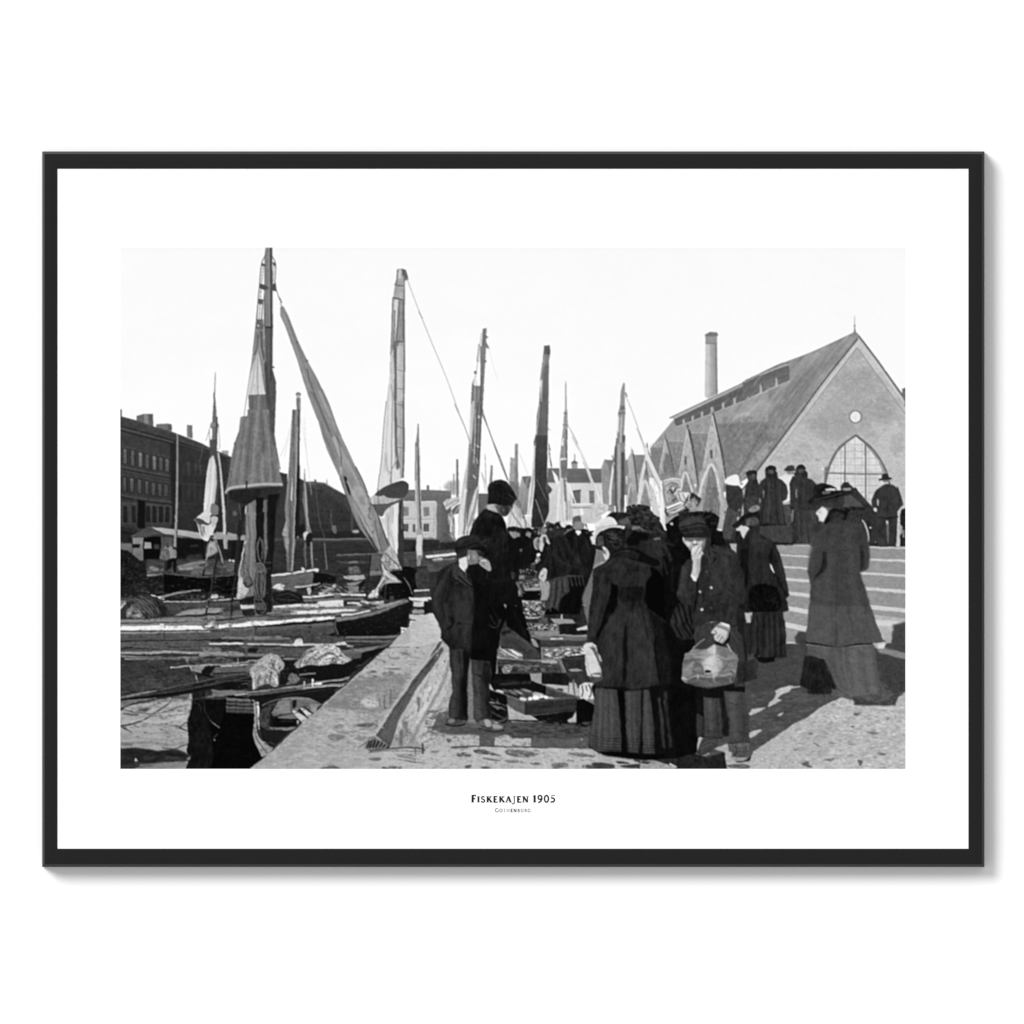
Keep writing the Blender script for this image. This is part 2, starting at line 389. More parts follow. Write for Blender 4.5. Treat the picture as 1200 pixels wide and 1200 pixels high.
# clerestory strip
P("428,732 480,705 1200,362 1200,378 470,740", 182, n=4); L("430,733 820,548 1200,366", 1.2, 112); L("470,742 1200,384", .9, 120)
P("470,742 820,575 1200,392 1200,520 800,680 490,798 470,775", 90, 100, n=6, ns=(14,3,-25))
L("480,770 800,640 1200,480", 1.2, 112, al=.6)
L("490,800 800,684 1200,522", 1.2, 178)
for x,y in ((540,765),(610,738),(683,706),(760,668),(848,636),(938,596),(1042,558),(1142,510)):
    P([(x-9,y-18),(x+9,y-26),(x+12,y+26),(x-5,y+34)], 178); P([(x-18,y+22),(x+14,y+8),(x+14,y+20),(x-16,y+34)], 160, al=.7)
Z(880,370,6)
P("-60,470 0,446 268,345 272,452 70,530 0,560 -60,590", 94, 110, n=7, ns=(12,3,-22))
P("80,520 165,480 165,440 90,470", 128, al=.5); L("0,500 268,400", 1, 124, al=.5)
L("-40,455 210,345 268,340", .9, 146); L("0,442 220,338 440,252 724,120", .9, 122)
for x,y in ((68,520),(178,470)): P([(x-7,y-30),(x+6,y-34),(x+12,y+28),(x-6,y+34)], 184)
L("0,570 275,462", 1.2, 176)
# front gable
P("760,140 1085,590 1090,760 1090,1800 -140,1800 -140,1310 40,1090", 186, 196, n=9, ns=(4,3,0))
P("745,230 1085,690 1085,1200 0,1300 130,1010", 176, 190, n=11, ns=(5,3,0))
P("640,420 860,380 1000,620 1000,730 860,800 900,870 740,830 620,900 420,830 400,720 560,600", 160, n=16, ns=(6,4,0), b=9, al=.6)
P("480,740 690,700 700,830 560,890 460,830", 156, b=7, al=.5); P("880,600 1000,640 980,720 880,740", 150, b=6, al=.5)
P("560,440 800,360 900,520 640,560", 158, b=5, al=.6, n=10)
P("840,760 1085,780 1085,1100 940,1080 900,940", 192, b=4, al=.6, n=12, ns=(3,2,0))
SP("560,300 900,300 1080,640 1080,1120 940,1100 740,830 520,1100 60,1100 400,700", 800, 1.4, .5, 150, 206, seed=11, rj=4, al=.4)
SP("60,1060 400,700 520,1080", 200, 1.6, .5, 170, 220, seed=12, rj=4, al=.5)
# verge boards
P("752,160 760,140 1085,600 1085,700 745,215 150,1010 60,1100 -160,1400 -190,1400", 194, n=8, ns=(2,20,38))
L("745,222 130,1020 -150,1380", 1.0, 148, al=.8); L("750,175 100,1040 -150,1360", .7, 160, al=.6)
L("752,160 520,450 300,750 40,1095 -190,1390", 1.5, 78)
L("756,140 900,330 1085,590", 2.2, 112); L("748,226 1085,690", 1, 150); L("770,190 1085,640", .8, 166, al=.7)
P("1062,515 1085,505 1086,640 1062,570", 112, n=12); 
P("700,140 722,112 730,70 738,112 765,142 745,165", 136, n=8); L("729,0 729,70", .7, 180); L("729,58 729,110", 1, 130); E(729,72,7,6,134)
# round light
E(735,711,46,48,118); E(735,711,37,39,236); L("735,672 735,750", .4, 205); L("698,711 772,711", .4, 205)
# pointed window
Z(880,370,6)
P("515,1400 520,1180 548,1050 600,950 660,890 738,835 800,885 850,930 910,1010 960,1110 985,1220 985,1400", 112, n=8)
P("527,1400 530,1180 560,1055 610,960 668,898 738,850 795,898 840,945 893,1020 935,1110 950,1230 950,1400", 226, 216, n=5, ns=(3,3,0))
P("850,930 910,1010 960,1110 975,1160 940,1120 893,1020 845,950", 150, n=12)
C("527,1400 530,1180 560,1055 610,960 668,898 738,850 795,898 840,945 893,1020 935,1110 950,1230 950,1400")
for x in range(560, 950, 24): L([(x+(3 if x>735 else -3),850),(x,1400)], .35, 172, al=.8)
for y in range(905, 1400, 24): L([(520,y),(960,y+1)], .4, 172, al=.8)
for y in range(905, 1400, 48): L([(520,y),(960,y+1)], .6, 150, al=.8)
L("662,880 660,1400", 1.4, 110); L("806,880 808,1400", 1.8, 112)
C()
L("530,1105 735,1112 950,1112", 1.6, 112)
E(504,1076,9,10,226); P("520,1060 540,1060 520,1190 512,1190", 120)
P("455,1000 490,1010 485,1025 455,1020", 150, b=1)
# side gables nearer
Z(720,380,6.6667)
def sgable(xa, ya, xl, xr, yb, g, slit=None):
    P([(xa,ya),(xr,yb),(xl,yb)], g, g-12, n=12, ns=(2,4,0))
    L([(xa+6,ya+8),((xa+xr)/2+4,(ya+yb)/2-20),(xr,yb)], 1.7, 74); L([(xa-4,ya+10),(xl,yb)], 1.0, 206, al=.8)
    L([(xa,ya-34),(xa,ya+10)], 1.1, 110)
    if slit: P([(slit[0]-8,slit[1]-36),(slit[0]+8,slit[1]-36),(slit[0]+8,slit[1]+34),(slit[0]-8,slit[1]+34)], 92, b=.4)
sgable(400, 890, 330, 478, 1250, 176)
sgable(572, 810, 490, 655, 1250, 182, (556,1068)); sgable(770, 700, 668, 880, 1250, 186, (754,1016))
E(573,798,9,9,84); E(772,700,8,14,98)
P("760,650 770,640 780,680 765,690", 160)
P("480,1200 550,1160 560,1200", 150); P("120,1200 100,1060 132,1000 150,1020 165,1200", 176, n=10)
P("150,1020 245,1020 210,1200 170,1200", 134, 126, n=10, ns=(2,5,0)); L("134,960 134,1010", .8, 160); L("140,1010 156,1100 166,1200", 1.2, 86)
P("255,965 215,1200 330,1200", 178, n=10); L("255,925 256,975", 1, 150); L("258,970 290,1060 330,1160", 1, 110)
P("236,1130 250,1130 248,1180 236,1180", 104)
P("400,1000 440,1030 450,1200 385,1200 380,1120", 112, b=1.5, n=14)
Z(740,500,6)
# lower walls and arches below the gables
P("0,330 60,330 60,560 0,560", 150, n=12, ns=(2,6,0))
P("60,560 95,250 160,560", 146, n=12, ns=(2,6,0)); P("210,560 180,330 330,330 370,560", 140, n=16, ns=(2,6,0), b=2)
P("330,560 380,250 470,480 600,420 660,560 640,720 240,720 230,560", 150, n=16, ns=(2,6,0), b=1)
P("470,560 480,340 545,180 640,330 660,600 640,720 480,720", 168, n=12, ns=(2,6,0))
P("500,600 545,300 570,270 610,400 625,500 610,720 500,720", 128, n=22, ns=(2,7,0)); 
L("470,500 510,360 560,265 600,350 625,490", 3, 212, n=10); L("620,490 650,560 655,700 640,780", 5, 184, n=12)
P("545,420 590,420 600,620 550,620", 112, n=20, ns=(2,5,0), b=1)
L("345,420 380,320 430,460", 2.6, 205); P("350,470 380,350 425,470", 124, n=12)
L("50,560 95,380 150,560 180,640", 3.4, 208, n=10); P("75,560 98,400 135,560", 140, n=10); P("95,300 104,300 104,340 95,340", 100)
P("110,420 150,420 210,640 160,640", 206, b=1, n=10); P("0,160 14,165 40,420 0,470", 168)
L("12,190 30,330 46,470", 1.6, 92); L("410,30 440,180 470,410", 1.6, 80); L("596,0 640,190 662,350", 1.8, 80); L("250,90 270,200 300,350", 1.2, 110)
P("370,240 388,212 388,262 376,266", 96); P("552,168 570,165 570,222 554,224", 92)
P("232,265 262,190 290,300 290,350 232,340", 118, b=1.5, n=16)
P("640,500 700,490 720,700 650,780", 170, n=16, b=2)
# hall masonry
Z(880,370,6)
C("752,170 1085,640 1085,1300 -160,1400 60,1060")
P("-200,150 1090,150 1090,1400 -200,1400", 142, thr=.28, ns=(2.6,.9,0), al=.4); P("-200,150 1090,150 1090,1400 -200,1400", 222, thr=.3, ns=(2.6,.9,0), al=.4); P("-200,150 1090,150 1090,1400 -200,1400", 150, thr=.15, ns=(16,10,0), al=.3)
C("527,1400 530,1180 560,1055 610,960 668,898 738,850 795,898 840,945 893,1020 935,1110 950,1230 950,1400")
P("500,840 960,840 960,1400 500,1400", 222, al=.5); P("500,840 960,840 960,1400 500,1400", 190, thr=.0, ns=(5,6,0), al=.4); L("662,880 660,1400", 1.4, 110); L("806,880 808,1400", 1.8, 112); L("530,1105 735,1112 950,1112", 1.6, 112)
for x in range(585, 950, 49): L([(x,850),(x,1400)], .5, 150, al=.6)
for y in range(905, 1400, 48): L([(520,y),(960,y+1)], .5, 150, al=.7)
C("-200,560 0,440 440,250 724,118 752,160 40,1100 -200,1250")
P("-400,100 770,100 770,1250 -400,1250", 116, thr=.15, ns=(2,20,38), al=.4); P("-400,100 770,100 770,1250 -400,1250", 186, thr=.3, ns=(1.6,16,38), al=.4); P("-400,700 300,700 100,1200 -400,1250", 104, thr=.1, ns=(4,5,0), al=.4)
C()
E(735,711,46,48,118); E(735,711,37,39,232); L("735,672 735,750", .4, 205); L("698,711 772,711", .4, 205)
Z(740,500,6)
C("60,560 95,130 240,90 400,30 560,-60 640,200 660,560 640,700 240,700")
P("0,-60 700,-60 700,720 0,720", 112, thr=.25, ns=(1.6,4,0), al=.4); P("0,-60 700,-60 700,720 0,720", 206, thr=.3, ns=(1.5,4,0), al=.4)
C()
for x in (505,525,548,570,592,612): L([(x,380+abs(x-560)*1.6),(x,700)], .8, 104, al=.5)
for y in (430,470,510,560,610): L([(500,y),(620,y)], .7, 104, al=.45)
Z(880,370,6)
L("757,185 540,470 320,775 120,1035 -150,1385", 3.2, 206, al=.55, b=.8); L("745,230 520,520 300,810 130,1030", .9, 140, al=.8); L("770,200 930,410 1085,615", 3, 206, al=.5, b=.8); L("752,228 1085,688", .9, 140, al=.8)
L("752,160 520,450 300,750 40,1095 -190,1390", 1.4, 74); L("758,142 900,330 1085,588", 2, 108)
L("-45,466 100,398 268,342", 1.3, 176); L("-60,470 0,440 210,338 270,336", 1, 110); L("0,500 268,392", .8, 116)
L("738,838 660,892 602,950 550,1052 522,1180 517,1300", 1.8, 104); L("738,838 800,886 850,932 910,1012 958,1112 985,1230", 2, 104)
# ---- deep shade behind the crowd
Z(0,0,1)
P("545,640 560,630 700,622 905,622 905,700 860,760 560,760 530,728 520,700", 34, n=10, ns=(3,3,0))
# ================= shore behind and market shed =================
Z(130,600,6)
P("60,170 1130,190 1130,470 60,470", 34, n=12, ns=(5,3,0))
P("60,110 190,132 140,170 60,180", 40, n=10); P("66,215 150,222 150,290 66,260", 108, n=12, b=1); P("60,120 170,150 140,165 60,160", 30,b=1)
P("140,165 285,105 370,155 220,172 140,178", 66, 80, n=8, ns=(2,2,0)); L("142,168 285,106 372,152", .9, 96, al=.6)
P("285,106 470,124 640,146 660,178 650,188 470,178 372,156", 182, 162, n=8, ns=(8,2,5)); L("285,106 470,124 640,146", .8, 118, al=.7)
P("740,140 800,144 800,190 740,188", 150); P("820,142 945,165 945,200 820,192", 154, n=10); L("140,178 230,176 370,160 640,190", 1.2, 58)
P("152,180 225,178 230,340 205,340 152,300", 128, 106, n=10); P("150,225 205,225 205,250 150,250", 22); P("155,185 222,183 222,222 155,222", 138, n=8)
P("228,178 350,176 350,330 228,335", 10); P("235,210 280,215 284,258 235,256", 158, n=12); P("300,230 335,225 340,260 300,260", 66, b=1, n=16)
P("350,176 440,180 440,330 350,330", 74, n=20, ns=(2,6,0)); P("465,185 650,195 660,330 465,330", 18, n=8); P("560,235 610,230 612,242 560,244", 60, b=1); P("540,300 640,290 640,335 520,340", 44, n=16, b=1)
P("345,300 375,250 410,230 412,300 380,340 345,340", 128, n=30, ns=(2,2,0), sm=1, b=.6)
P("820,205 945,200 945,420 790,420 800,260", 30, n=12)
P("840,210 945,205 950,300 850,330", 22, b=1)
# barrels of light stuff, far boats
P("250,330 660,330 900,340 900,470 240,460", 62, n=26, ns=(5,1.5,0), b=1)
P("470,380 560,352 640,340 700,360 640,400 480,400", 118, n=16, ns=(8,1.2,-8), b=.6); L("470,384 600,356 700,352", 1, 150, al=.7); P("480,392 570,388 580,402 540,410 480,406", 150, b=.5); P("500,410 560,410 560,438 500,438", 66, b=1)
SP("560,340 900,330 900,430 560,430", 60, 3.5, .8, 40, 130, seed=31, rot=-5, al=.7); P("560,410 720,400 720,440 560,446", 96, n=14, b=1)
P("645,410 660,405 655,455 640,455", 24)
E(838,338,9,8,226); E(860,342,8,8,220); E(880,338,6,6,190); P("800,360 900,355 900,420 820,420", 92, n=24, ns=(4,2,0))
P("250,440 370,434 372,456 260,466", 190, n=10, b=.6); SP("250,380 370,380 370,440 250,440", 26, 3, 1.2, 60, 150, seed=32, al=.7)
# dark lighter hull
P("368,420 400,436 640,456 800,448 900,450 880,600 700,600 520,560 372,580", 7, 9, b=.4)
L("372,432 500,446 660,458 860,446", 1.2, 96, n=20, ns=(3,1,0)); L("372,440 372,580", .8, 70, al=.5)
SP("700,460 880,460 880,590 720,590", 40, 3, 1, 10, 52, seed=33, al=.5)
E(735,468,5,4,130); E(733,495,4,3,130)
# figures on the lighter
P("404,250 430,240 455,250 460,290 450,330 420,335 406,320", 150, 120, d='h', sm=1, n=10); P("435,238 455,230 470,248 460,260 440,258", 32, sm=1)
P("380,330 460,325 462,420 445,432 436,380 400,410 385,410", 16, b=.5); P("365,270 405,265 408,330 372,335", 88, n=14, sm=1); L("390,340 392,400", 1,60); E(398,240,10,10,50)
L("432,350 440,430",1,90)
# dark shrubby mass left and gear heap
P("66,262 120,270 180,330 240,380 250,450 280,480 300,520 360,560 370,600 66,620", 22, n=10, ns=(2,2,0), b=1)
SP("66,280 240,380 300,540 66,600", 140, 2, 1.2, 6, 52, seed=34, rj=50, al=.7)
P("66,600 90,600 108,620 100,650 66,690", 118, n=30, sm=1); L("66,680 84,660 104,640", 1.6, 206)
P("60,620 120,620 160,580 66,560", 66, n=18, b=1)
P("255,450 370,440 372,580 300,560", 26, n=16, b=1); P("66,520 230,500 280,560 200,590 66,600", 30, n=12, b=1)
SP("150,500 360,470 370,590 200,590", 60, 2.4, .9, 12, 84, seed=35, rj=40, al=.6)
# ================= masts and sails =================
def sailfill(s, g, g2, lines, seed=0, n=14, ns=(1.6,22,0), **k):
    P(s, g, g2, d=k.pop('d','h'), n=n, ns=ns, **k)
    C(s)
    for q, w, t in lines: L(q, w, t, b=w*.8, al=.85)
    C()
# --- far left small cutter mast with white sail
Z(130,280,5)
L("612,780 608,900 606,970", .8, 130, w2=1.6); L("606,960 606,1085", 2.4, 92, w2=5)
P("583,1085 632,1082 634,1105 580,1108", 120, n=20); P("594,1090 620,1090 618,1260 590,1260", 96, 70, n=14)
Z(130,460,6)
L("725,0 732,160 722,400", 1.6, 110, w2=5.5, n=14); P("705,210 752,215 760,238 700,240", 128, n=20)
L("745,170 738,400 722,430", 2, 78, w2=3); L("700,240 668,340", .7, 150); L("755,230 765,380 748,400", .7, 150); L("690,260 700,380", .6, 120)
P("695,330 735,330 742,440 760,640 745,780 700,760 690,480 695,400", 74, b=1)
sailfill("706,452 722,440 740,520 744,640 728,780 690,860 650,850 660,700 674,560 692,470", 226, 190, [("705,470 690,620 676,840",1.4,184),("722,470 716,640 700,840",1,250),("735,560 726,700 706,830",1.3,176),("690,640 676,760 664,840",1,245)], n=12)
L("752,420 770,560 790,800 800,1040", 2.6, 196, w2=3.4, n=12, ns=(1,6,0)); L("748,420 764,560 780,800", .8, 96); L("806,820 812,1010", .8, 90)
P("650,838 725,780 755,850 705,865 740,930 700,1000 678,1045 640,1020 600,920 588,890", 208, sm=1, n=22, ns=(3,3,20))
P("588,893 620,885 690,920 700,860 750,855 745,862 690,930 640,925 620,940", 70, sm=1); P("710,780 755,800 750,850 712,862 700,830", 118, n=12, sm=1)
P("612,930 660,935 668,1000 640,1010", 176, n=30, ns=(1.5,3,0)); L("625,935 640,1000", 1, 90); L("650,940 655,990",1,100); L("600,905 630,960 650,1010",1,120)
P("700,880 750,880 735,930 715,950", 190, n=20, sm=1); P("690,940 720,950 715,1000 690,1000", 216, sm=1)
P("790,1035 822,1035 818,1100 792,1098", 178, 140, d='h')
L("715,985 760,1100 790,1200", 1.6, 150); L("700,1010 760,1080", 1, 90)
P("680,1060 730,1040 755,1120 700,1150 665,1160", 150, n=40, ns=(2,2,0), b=1); L("700,1040 690,1120 665,1180", 1, 190)
# nearer thin bare mast in front of the terrace
L("468,290 466,600 460,900 452,1085", 1.6, 150, w2=3.4, n=12); L("474,300 474,600 470,900 463,1085", .7, 66, w2=1); E(466,296,7,7,150)
# --- second cutter (small, behind great sail)
Z(250,480,6)
Z(130,280,5)
E(1098,912,15,14,118); E(1098,922,10,10,176)
P("1086,930 1112,930 1110,1060 1104,1250 1084,1250 1090,1050", 104, 150, d='h', n=12)
P("1064,1000 1068,1000 1078,1100 1078,1260 1056,1260 1060,1100", 104, n=12)
Z(250,480,6)
L("640,60 655,300 690,600", .5, 206); L("615,50 640,200 670,420", .5, 210); L("550,80 510,240 470,330", .6, 206); L("548,140 500,330", .6, 215)
P("560,0 606,0 606,400 590,900 570,1010 560,900 556,420", 88, 60, d='h', n=8)
P("556,0 562,60 560,400 545,640 548,900 552,1000 535,1150 520,1150 516,1000 500,960 490,870 512,800 500,700 530,420 548,120", 124, 104, n=24, ns=(1.6,12,0))
P("600,380 608,400 606,820 640,800 640,860 560,915 570,700 575,460", 26, b=1)
L("584,0 572,480 560,740 546,1140", 4, 128, w2=5, n=14, ns=(1,14,0)); L("592,120 582,480 568,900 556,1140", 1.3, 176, al=.8); L("572,300 560,740 545,1100", 1, 70, al=.7)
L("530,480 515,740 525,1000", 1, 180, al=.6); P("485,870 516,780 520,880 500,890", 156, n=20, sm=1); P("505,910 530,905 528,970 512,970", 150, n=20, sm=1); E(602,207,8,10,70)
P("540,640 552,640 545,1130 532,1130", 58, al=.7, b=.6)
# small gaff sail right of it
sailfill("642,400 648,500 660,640 672,800 690,860 665,905 640,920 630,880 652,850 645,760 630,650 636,500", 140, 110, [("650,520 655,700 668,820",1,190),("640,540 640,700 655,830",1,80)])
P("632,870 662,860 665,900 645,915", 205, sm=1, b=.6); P("655,880 690,870 690,940 670,960 652,930", 28, sm=1); L("648,930 640,1000 655,1110", 1.8, 86); L("688,930 700,1115", 2.2, 128, n=20); L("648,940 655,1100",.8,150,al=.7)
L("720,520 740,750 770,880 800,1130", .9, 82); L("778,940 798,1130", 1.3, 130, al=.8)
# --- great mast and furled mainsail at the left
Z(130,280,5)
P("906,52 945,52 948,520 946,760 965,830 968,900 955,1250 900,1250 900,700 896,400 900,100", 92, 84, n=10, ns=(2,20,0))
P("906,52 920,52 922,300 918,520 905,520 900,300 902,100", 128, al=.9, n=12); P("922,52 930,52 932,520 924,520", 168, al=.8, b=.6)
P("932,52 945,52 948,520 944,900 930,900 934,500", 72, b=.5)
L("905,95 882,150 870,280 850,500 835,640", 1.1, 100); L("893,150 880,300 868,480", .8, 110); L("945,100 965,150 960,270 966,300", 1, 100); L("955,150 950,260", .8, 130)
P("884,140 908,150 902,162 884,158", 84); P("872,262 905,270 930,290 900,300 872,290", 78); P("940,270 965,255 972,308 935,300", 78); P("948,135 966,140 964,160 950,155", 84)
P("862,350 895,355 895,384 862,382", 92, n=10); L("862,360 856,470", 1.1, 116); L("888,385 878,520", 1.1, 110); P("850,470 892,470 896,525 880,540 848,530", 106, n=30, ns=(1.5,2,0)); 
E(862,508,6,6,212); P("905,512 950,512 950,522 905,524", 60)
L("868,290 862,350",.7,120); L("900,300 890,400 885,470", .9, 150)
P("940,830 958,818 968,840 962,960 950,1230 905,1260 900,880", 84, n=8, ns=(2,10,0))
P("848,535 896,530 900,680 905,760 912,920 820,920 805,910 822,740 832,640", 132, 142, n=18, ns=(1.6,18,6))
P("862,650 880,720 895,820 908,912 803,918 818,790", 202, 208, n=12, ns=(1.8,14,-5))
P("896,700 910,720 948,1100 960,1240 930,1240 908,900", 74, b=.6, n=8)
L("862,650 858,800 862,915", 1.2, 150); L("868,660 884,760 905,900", 1.2, 120); L("850,690 835,800 820,910", 1, 165); L("862,560 855,640 840,680", 1.6, 96); L("880,540 886,640 900,720",2,84); L("900,560 905,700", 1, 150, al=.6)
E(840,858,4,4,150); P("935,745 958,748 958,756 940,756", 90); E(895,715,7,6,80); L("870,640 895,720 905,700",1.2,150)
L("830,700 805,860 780,1040", .8, 130)
P("805,914 914,910 930,1010 925,1050 760,1050 765,1040 802,1038 808,1000", 108, n=18, ns=(2,18,4)); P("905,912 925,905 950,1060 930,1060", 76, b=1)
L("830,915 822,1040", 2.4, 92, b=1.5); L("868,915 862,1040", 2.6, 132, b=1.5); L("890,915 898,1040", 2, 98, b=1.5)
Z(250,480,6)
gs="240,0 432,0 425,150 445,290 465,430 476,470 490,530 430,540 240,556 120,566 82,598 86,575 110,460 125,340 150,230 180,150 190,55 215,48 245,45"
P(gs, 118, 112, n=20, ns=(2,18,4))
C(gs)
P("395,-10 432,-10 425,150 440,260 425,260 395,120", 76, n=6)
P("240,-10 300,-10 290,200 260,440 200,540 230,300", 106, b=2, al=.6)
for q,w,t in (("330,0 345,200 360,530",3.5,92),("310,10 290,260 270,530",3,140),("275,20 250,240 225,530",2.4,88),("245,60 215,260 195,540",2.4,136),("200,60 170,260 140,540",2.6,134),("360,0 385,200 405,530",3,132),("385,40 410,260 425,520",2,90),("220,110 190,330 165,545",1.6,98),("180,160 140,360 110,560",1.6,98),("350,300 345,420 352,530",3,146),("425,170 448,330 462,520",2,128),("300,300 315,420 310,540",2,100),("340,0 352,150 350,320",1,80)):
    L(q, w, t, b=w*.7, al=.75)
SP("190,55 430,40 480,520 90,560", 400, .8, 1.6, 84, 150, seed=21, al=.3)
C()
L("186,150 236,48 248,0", .6, 90); L("150,230 150,250", 1, 60)
L("84,590 120,552 240,536 360,524 488,526", 3.2, 172, n=10, ns=(3,1,0)); L("90,600 122,566 240,552 360,540 488,542", .9, 66)
P("82,605 122,568 240,556 360,545 500,548 440,580 470,650 390,800 380,1200 300,1200 300,640 250,668 215,668 160,655 110,630", 44, 40, n=6)
P("110,572 300,556 360,560 300,630 250,665 190,658 120,628", 34, n=8)
E(392,244,3,3,170); L("425,160 448,300 470,420", 1, 90)
# spars and ropes below the great sail
P("243,664 300,630 304,1060 300,1200 240,1200 225,1000 240,760", 124, 108, d='h', n=16, ns=(1.6,16,0))
L("262,670 268,900 262,1100", 2, 142, b=1); L("240,700 232,900 240,1100", 1.4, 84)
P("300,618 352,618 350,900 320,1200 298,1200", 18); P("350,640 382,630 386,860 370,930 345,880", 112, 88, d='h', n=12, ns=(1,12,0)); L("378,640 380,880",1,60)
P("384,600 470,590 440,660 410,1200 370,1200 376,900", 20, b=.8); P("405,720 440,700 420,1000 405,1200", 10, b=1, al=.8)
P("220,680 238,672 232,740 222,736", 182, n=20); E(150,730,16,20,120,al=.5,n=30)
L("236,500 228,620 205,800 180,1000 162,1200", 1.6, 34); L("208,680 180,860 165,1010", 3.4, 30, w2=2); L("180,660 195,760 180,860", 1, 110, al=.6)
L("108,580 100,700 100,800", .8, 90, al=.7)
P("0,870 230,890 232,920 0,910", 152, n=10)
# --- long jib hanging from the great mast to the quay
Z(130,280,5)
L("968,295 985,345", .9, 120); P("982,342 992,345 1004,376 996,378", 110); L("990,380 1010,400", .8, 120)
P("1002,390 1014,400 1040,450 1098,600 1150,710 1210,820 1280,980 1210,1060 1180,980 1130,840 1095,720 1060,620 1020,510 992,450 992,400", 142, 134, n=10, ns=(1.8,20,-24))
L("1020,430 1085,600 1130,740 1190,900", 1, 108, al=.7); L("1010,440 1070,610 1115,740 1180,930", .7, 170, al=.7); L("1040,470 1095,610 1140,720",.8,120)
E(1090,605,5,5,90); P("1140,700 1158,712 1150,730 1140,720", 116); L("1150,760 1165,830 1190,900", 1.2, 96)
Z(250,480,6)
js="715,0 810,0 860,110 940,270 1000,400 1050,500 1085,590 1110,640 1160,760 1186,860 1195,960 1200,1010 1160,1010 1100,930 1040,850 985,740 930,600 890,480 820,330 770,200 735,70"
P(js, 150, 132, n=14, ns=(2,26,-24))
C(js)
P("715,0 780,0 860,240 930,480 1010,680 1160,1010 1100,930 985,740 890,480 770,200", 128, b=1.5, n=8, al=.8)
L("770,-10 830,160 890,330 900,460", 2.6, 172, b=1); L("805,0 850,130 895,300 900,400", 1.6, 84, b=.6); L("790,0 850,160", .8, 70)
L("925,470 960,590 1010,690 1045,790 1100,900 1160,1000", 3, 30, w2=1.4, b=.8)
L("940,500 985,600 1060,760 1120,860 1170,980", 2, 160, b=.8); L("830,140 920,330 1000,480 1060,600", 1.4, 168, b=1); L("860,300 930,440 1000,580 1080,720",1.6,132,b=1)
P("1000,520 1060,560 1090,640 1110,800 1120,900 1060,830 990,680 960,590", 172, al=.7, b=3, n=12); P("1020,600 1060,620 1070,680 1030,660", 120, b=2, al=.6)
L("1090,690 1100,720 1090,750 1110,770", 1, 90); E(1120,862,5,12,80,al=.8); L("1080,600 1110,640 1100,700",1.2,92); L("1130,780 1160,900 1190,1000",1.4,98)
L("1010,680 1060,780 1090,900",1.2,120,al=.7)
C()
L("1000,400 1050,500 1085,590", 1.2, 82); L("890,480 985,740 1040,850 1160,1010", .8, 80); L("1105,640 1160,750 1185,860",1.2,70)
Z(130,280,5)
jp="1150,900 1240,880 1275,960 1320,1090 1340,1150 1270,1170 1235,1090 1190,1000"
P(jp, 136, n=14, ns=(1.8,20,-24), b=1.2); C(jp)
L("1170,880 1240,1030 1300,1170", 2.4, 112, b=1); L("1215,880 1270,1010 1320,1130", 2.2, 166, b=1); L("1190,900 1230,1000 1280,1130", 1, 92)
C()
L("1210,830 1275,965 1320,1090 1350,1160", .9, 92, al=.8)
# --- big mast with brailed sail
Z(400,290,6)
P("392,152 420,148 455,158 470,210 460,235 450,215 444,300 438,1210 362,1210 372,900 350,740 352,480 364,350 378,250 392,205", 172, 158, n=24, ns=(2,5,0))
P("425,148 455,158 472,225 452,232 446,200 430,200", 96, n=20); P("402,165 420,160 418,215 400,220", 206); L("395,155 388,245 372,262",1.2,110)
L("380,266 438,270", 1.1, 90); L("364,352 400,360 440,372", 1.6, 96); L("442,180 444,660 438,1200", 1.6, 106); P("405,370 440,370 438,655 380,660", 138, n=24, ns=(1.4,10,0))
L("436,380 436,650", 1.6, 96); L("405,380 400,520 385,650", 1, 100); P("372,370 400,365 390,520 378,655 366,650", 212, n=12); 
L("362,350 356,560 348,760 344,960", 1.3, 120); L("376,440 372,600 364,720", 1.2, 96)
P("372,660 410,665 392,700 386,880 384,1210 362,1210 376,900 368,760", 112, n=14, ns=(1.2,12,0)); L("378,660 440,662", 1.3, 90); L("378,700 384,900 380,1200",1.6,96)
P("345,760 362,720 372,900 362,1210 350,1210 358,1000 342,960", 196, n=10); L("342,900 325,1060 308,1210", .9, 170); L("345,965 365,1050 366,1200",1,128)
P("392,700 436,690 434,1205 394,1205", 200, 178, d='h', n=10, ns=(2,8,0))
for y in (860,990,1125): L([(392,y),(440,y+10)], .9, 128)
L("444,240 450,880", .5, 200); L("460,215 540,430 640,680 740,920 840,1200", .9, 178); L("545,450 560,480 570,500",1.3,150)
P("342,880 350,960 368,1060 385,1200 388,1215 310,1215 322,1080", 216, n=10, ns=(1.4,12,5)); L("350,960 362,1080 368,1210",1.6,160,b=.6); L("336,960 330,1100 322,1210",1,190)
# third mast top
P("994,572 1022,566 1018,700 1005,920 990,1205 905,1205 918,960 940,905 948,970 980,975 975,700 985,690", 128, 116, n=14, ns=(1.4,14,0))
P("1010,615 1036,630 1020,640 1022,670 1044,712 1028,710 1002,690 1010,650", 124, n=14); L("1005,570 1000,700",2,110)
L("985,600 965,760 945,900 925,960", 1, 178); L("968,680 955,800", 1.6, 170, n=30); P("932,870 952,868 952,890 934,890", 120); E(960,796,6,8,140); E(1012,800,9,9,110)
P("935,910 950,925 960,965 945,975 930,968", 226); L("1035,700 1070,840 1100,930", .5, 220); L("940,980 935,1200",1.6,160); L("968,1000 955,1200", 1.2, 150); L("985,900 975,1200",2,98)
E(998,1005,6,7,110)
Z(400,470,6)
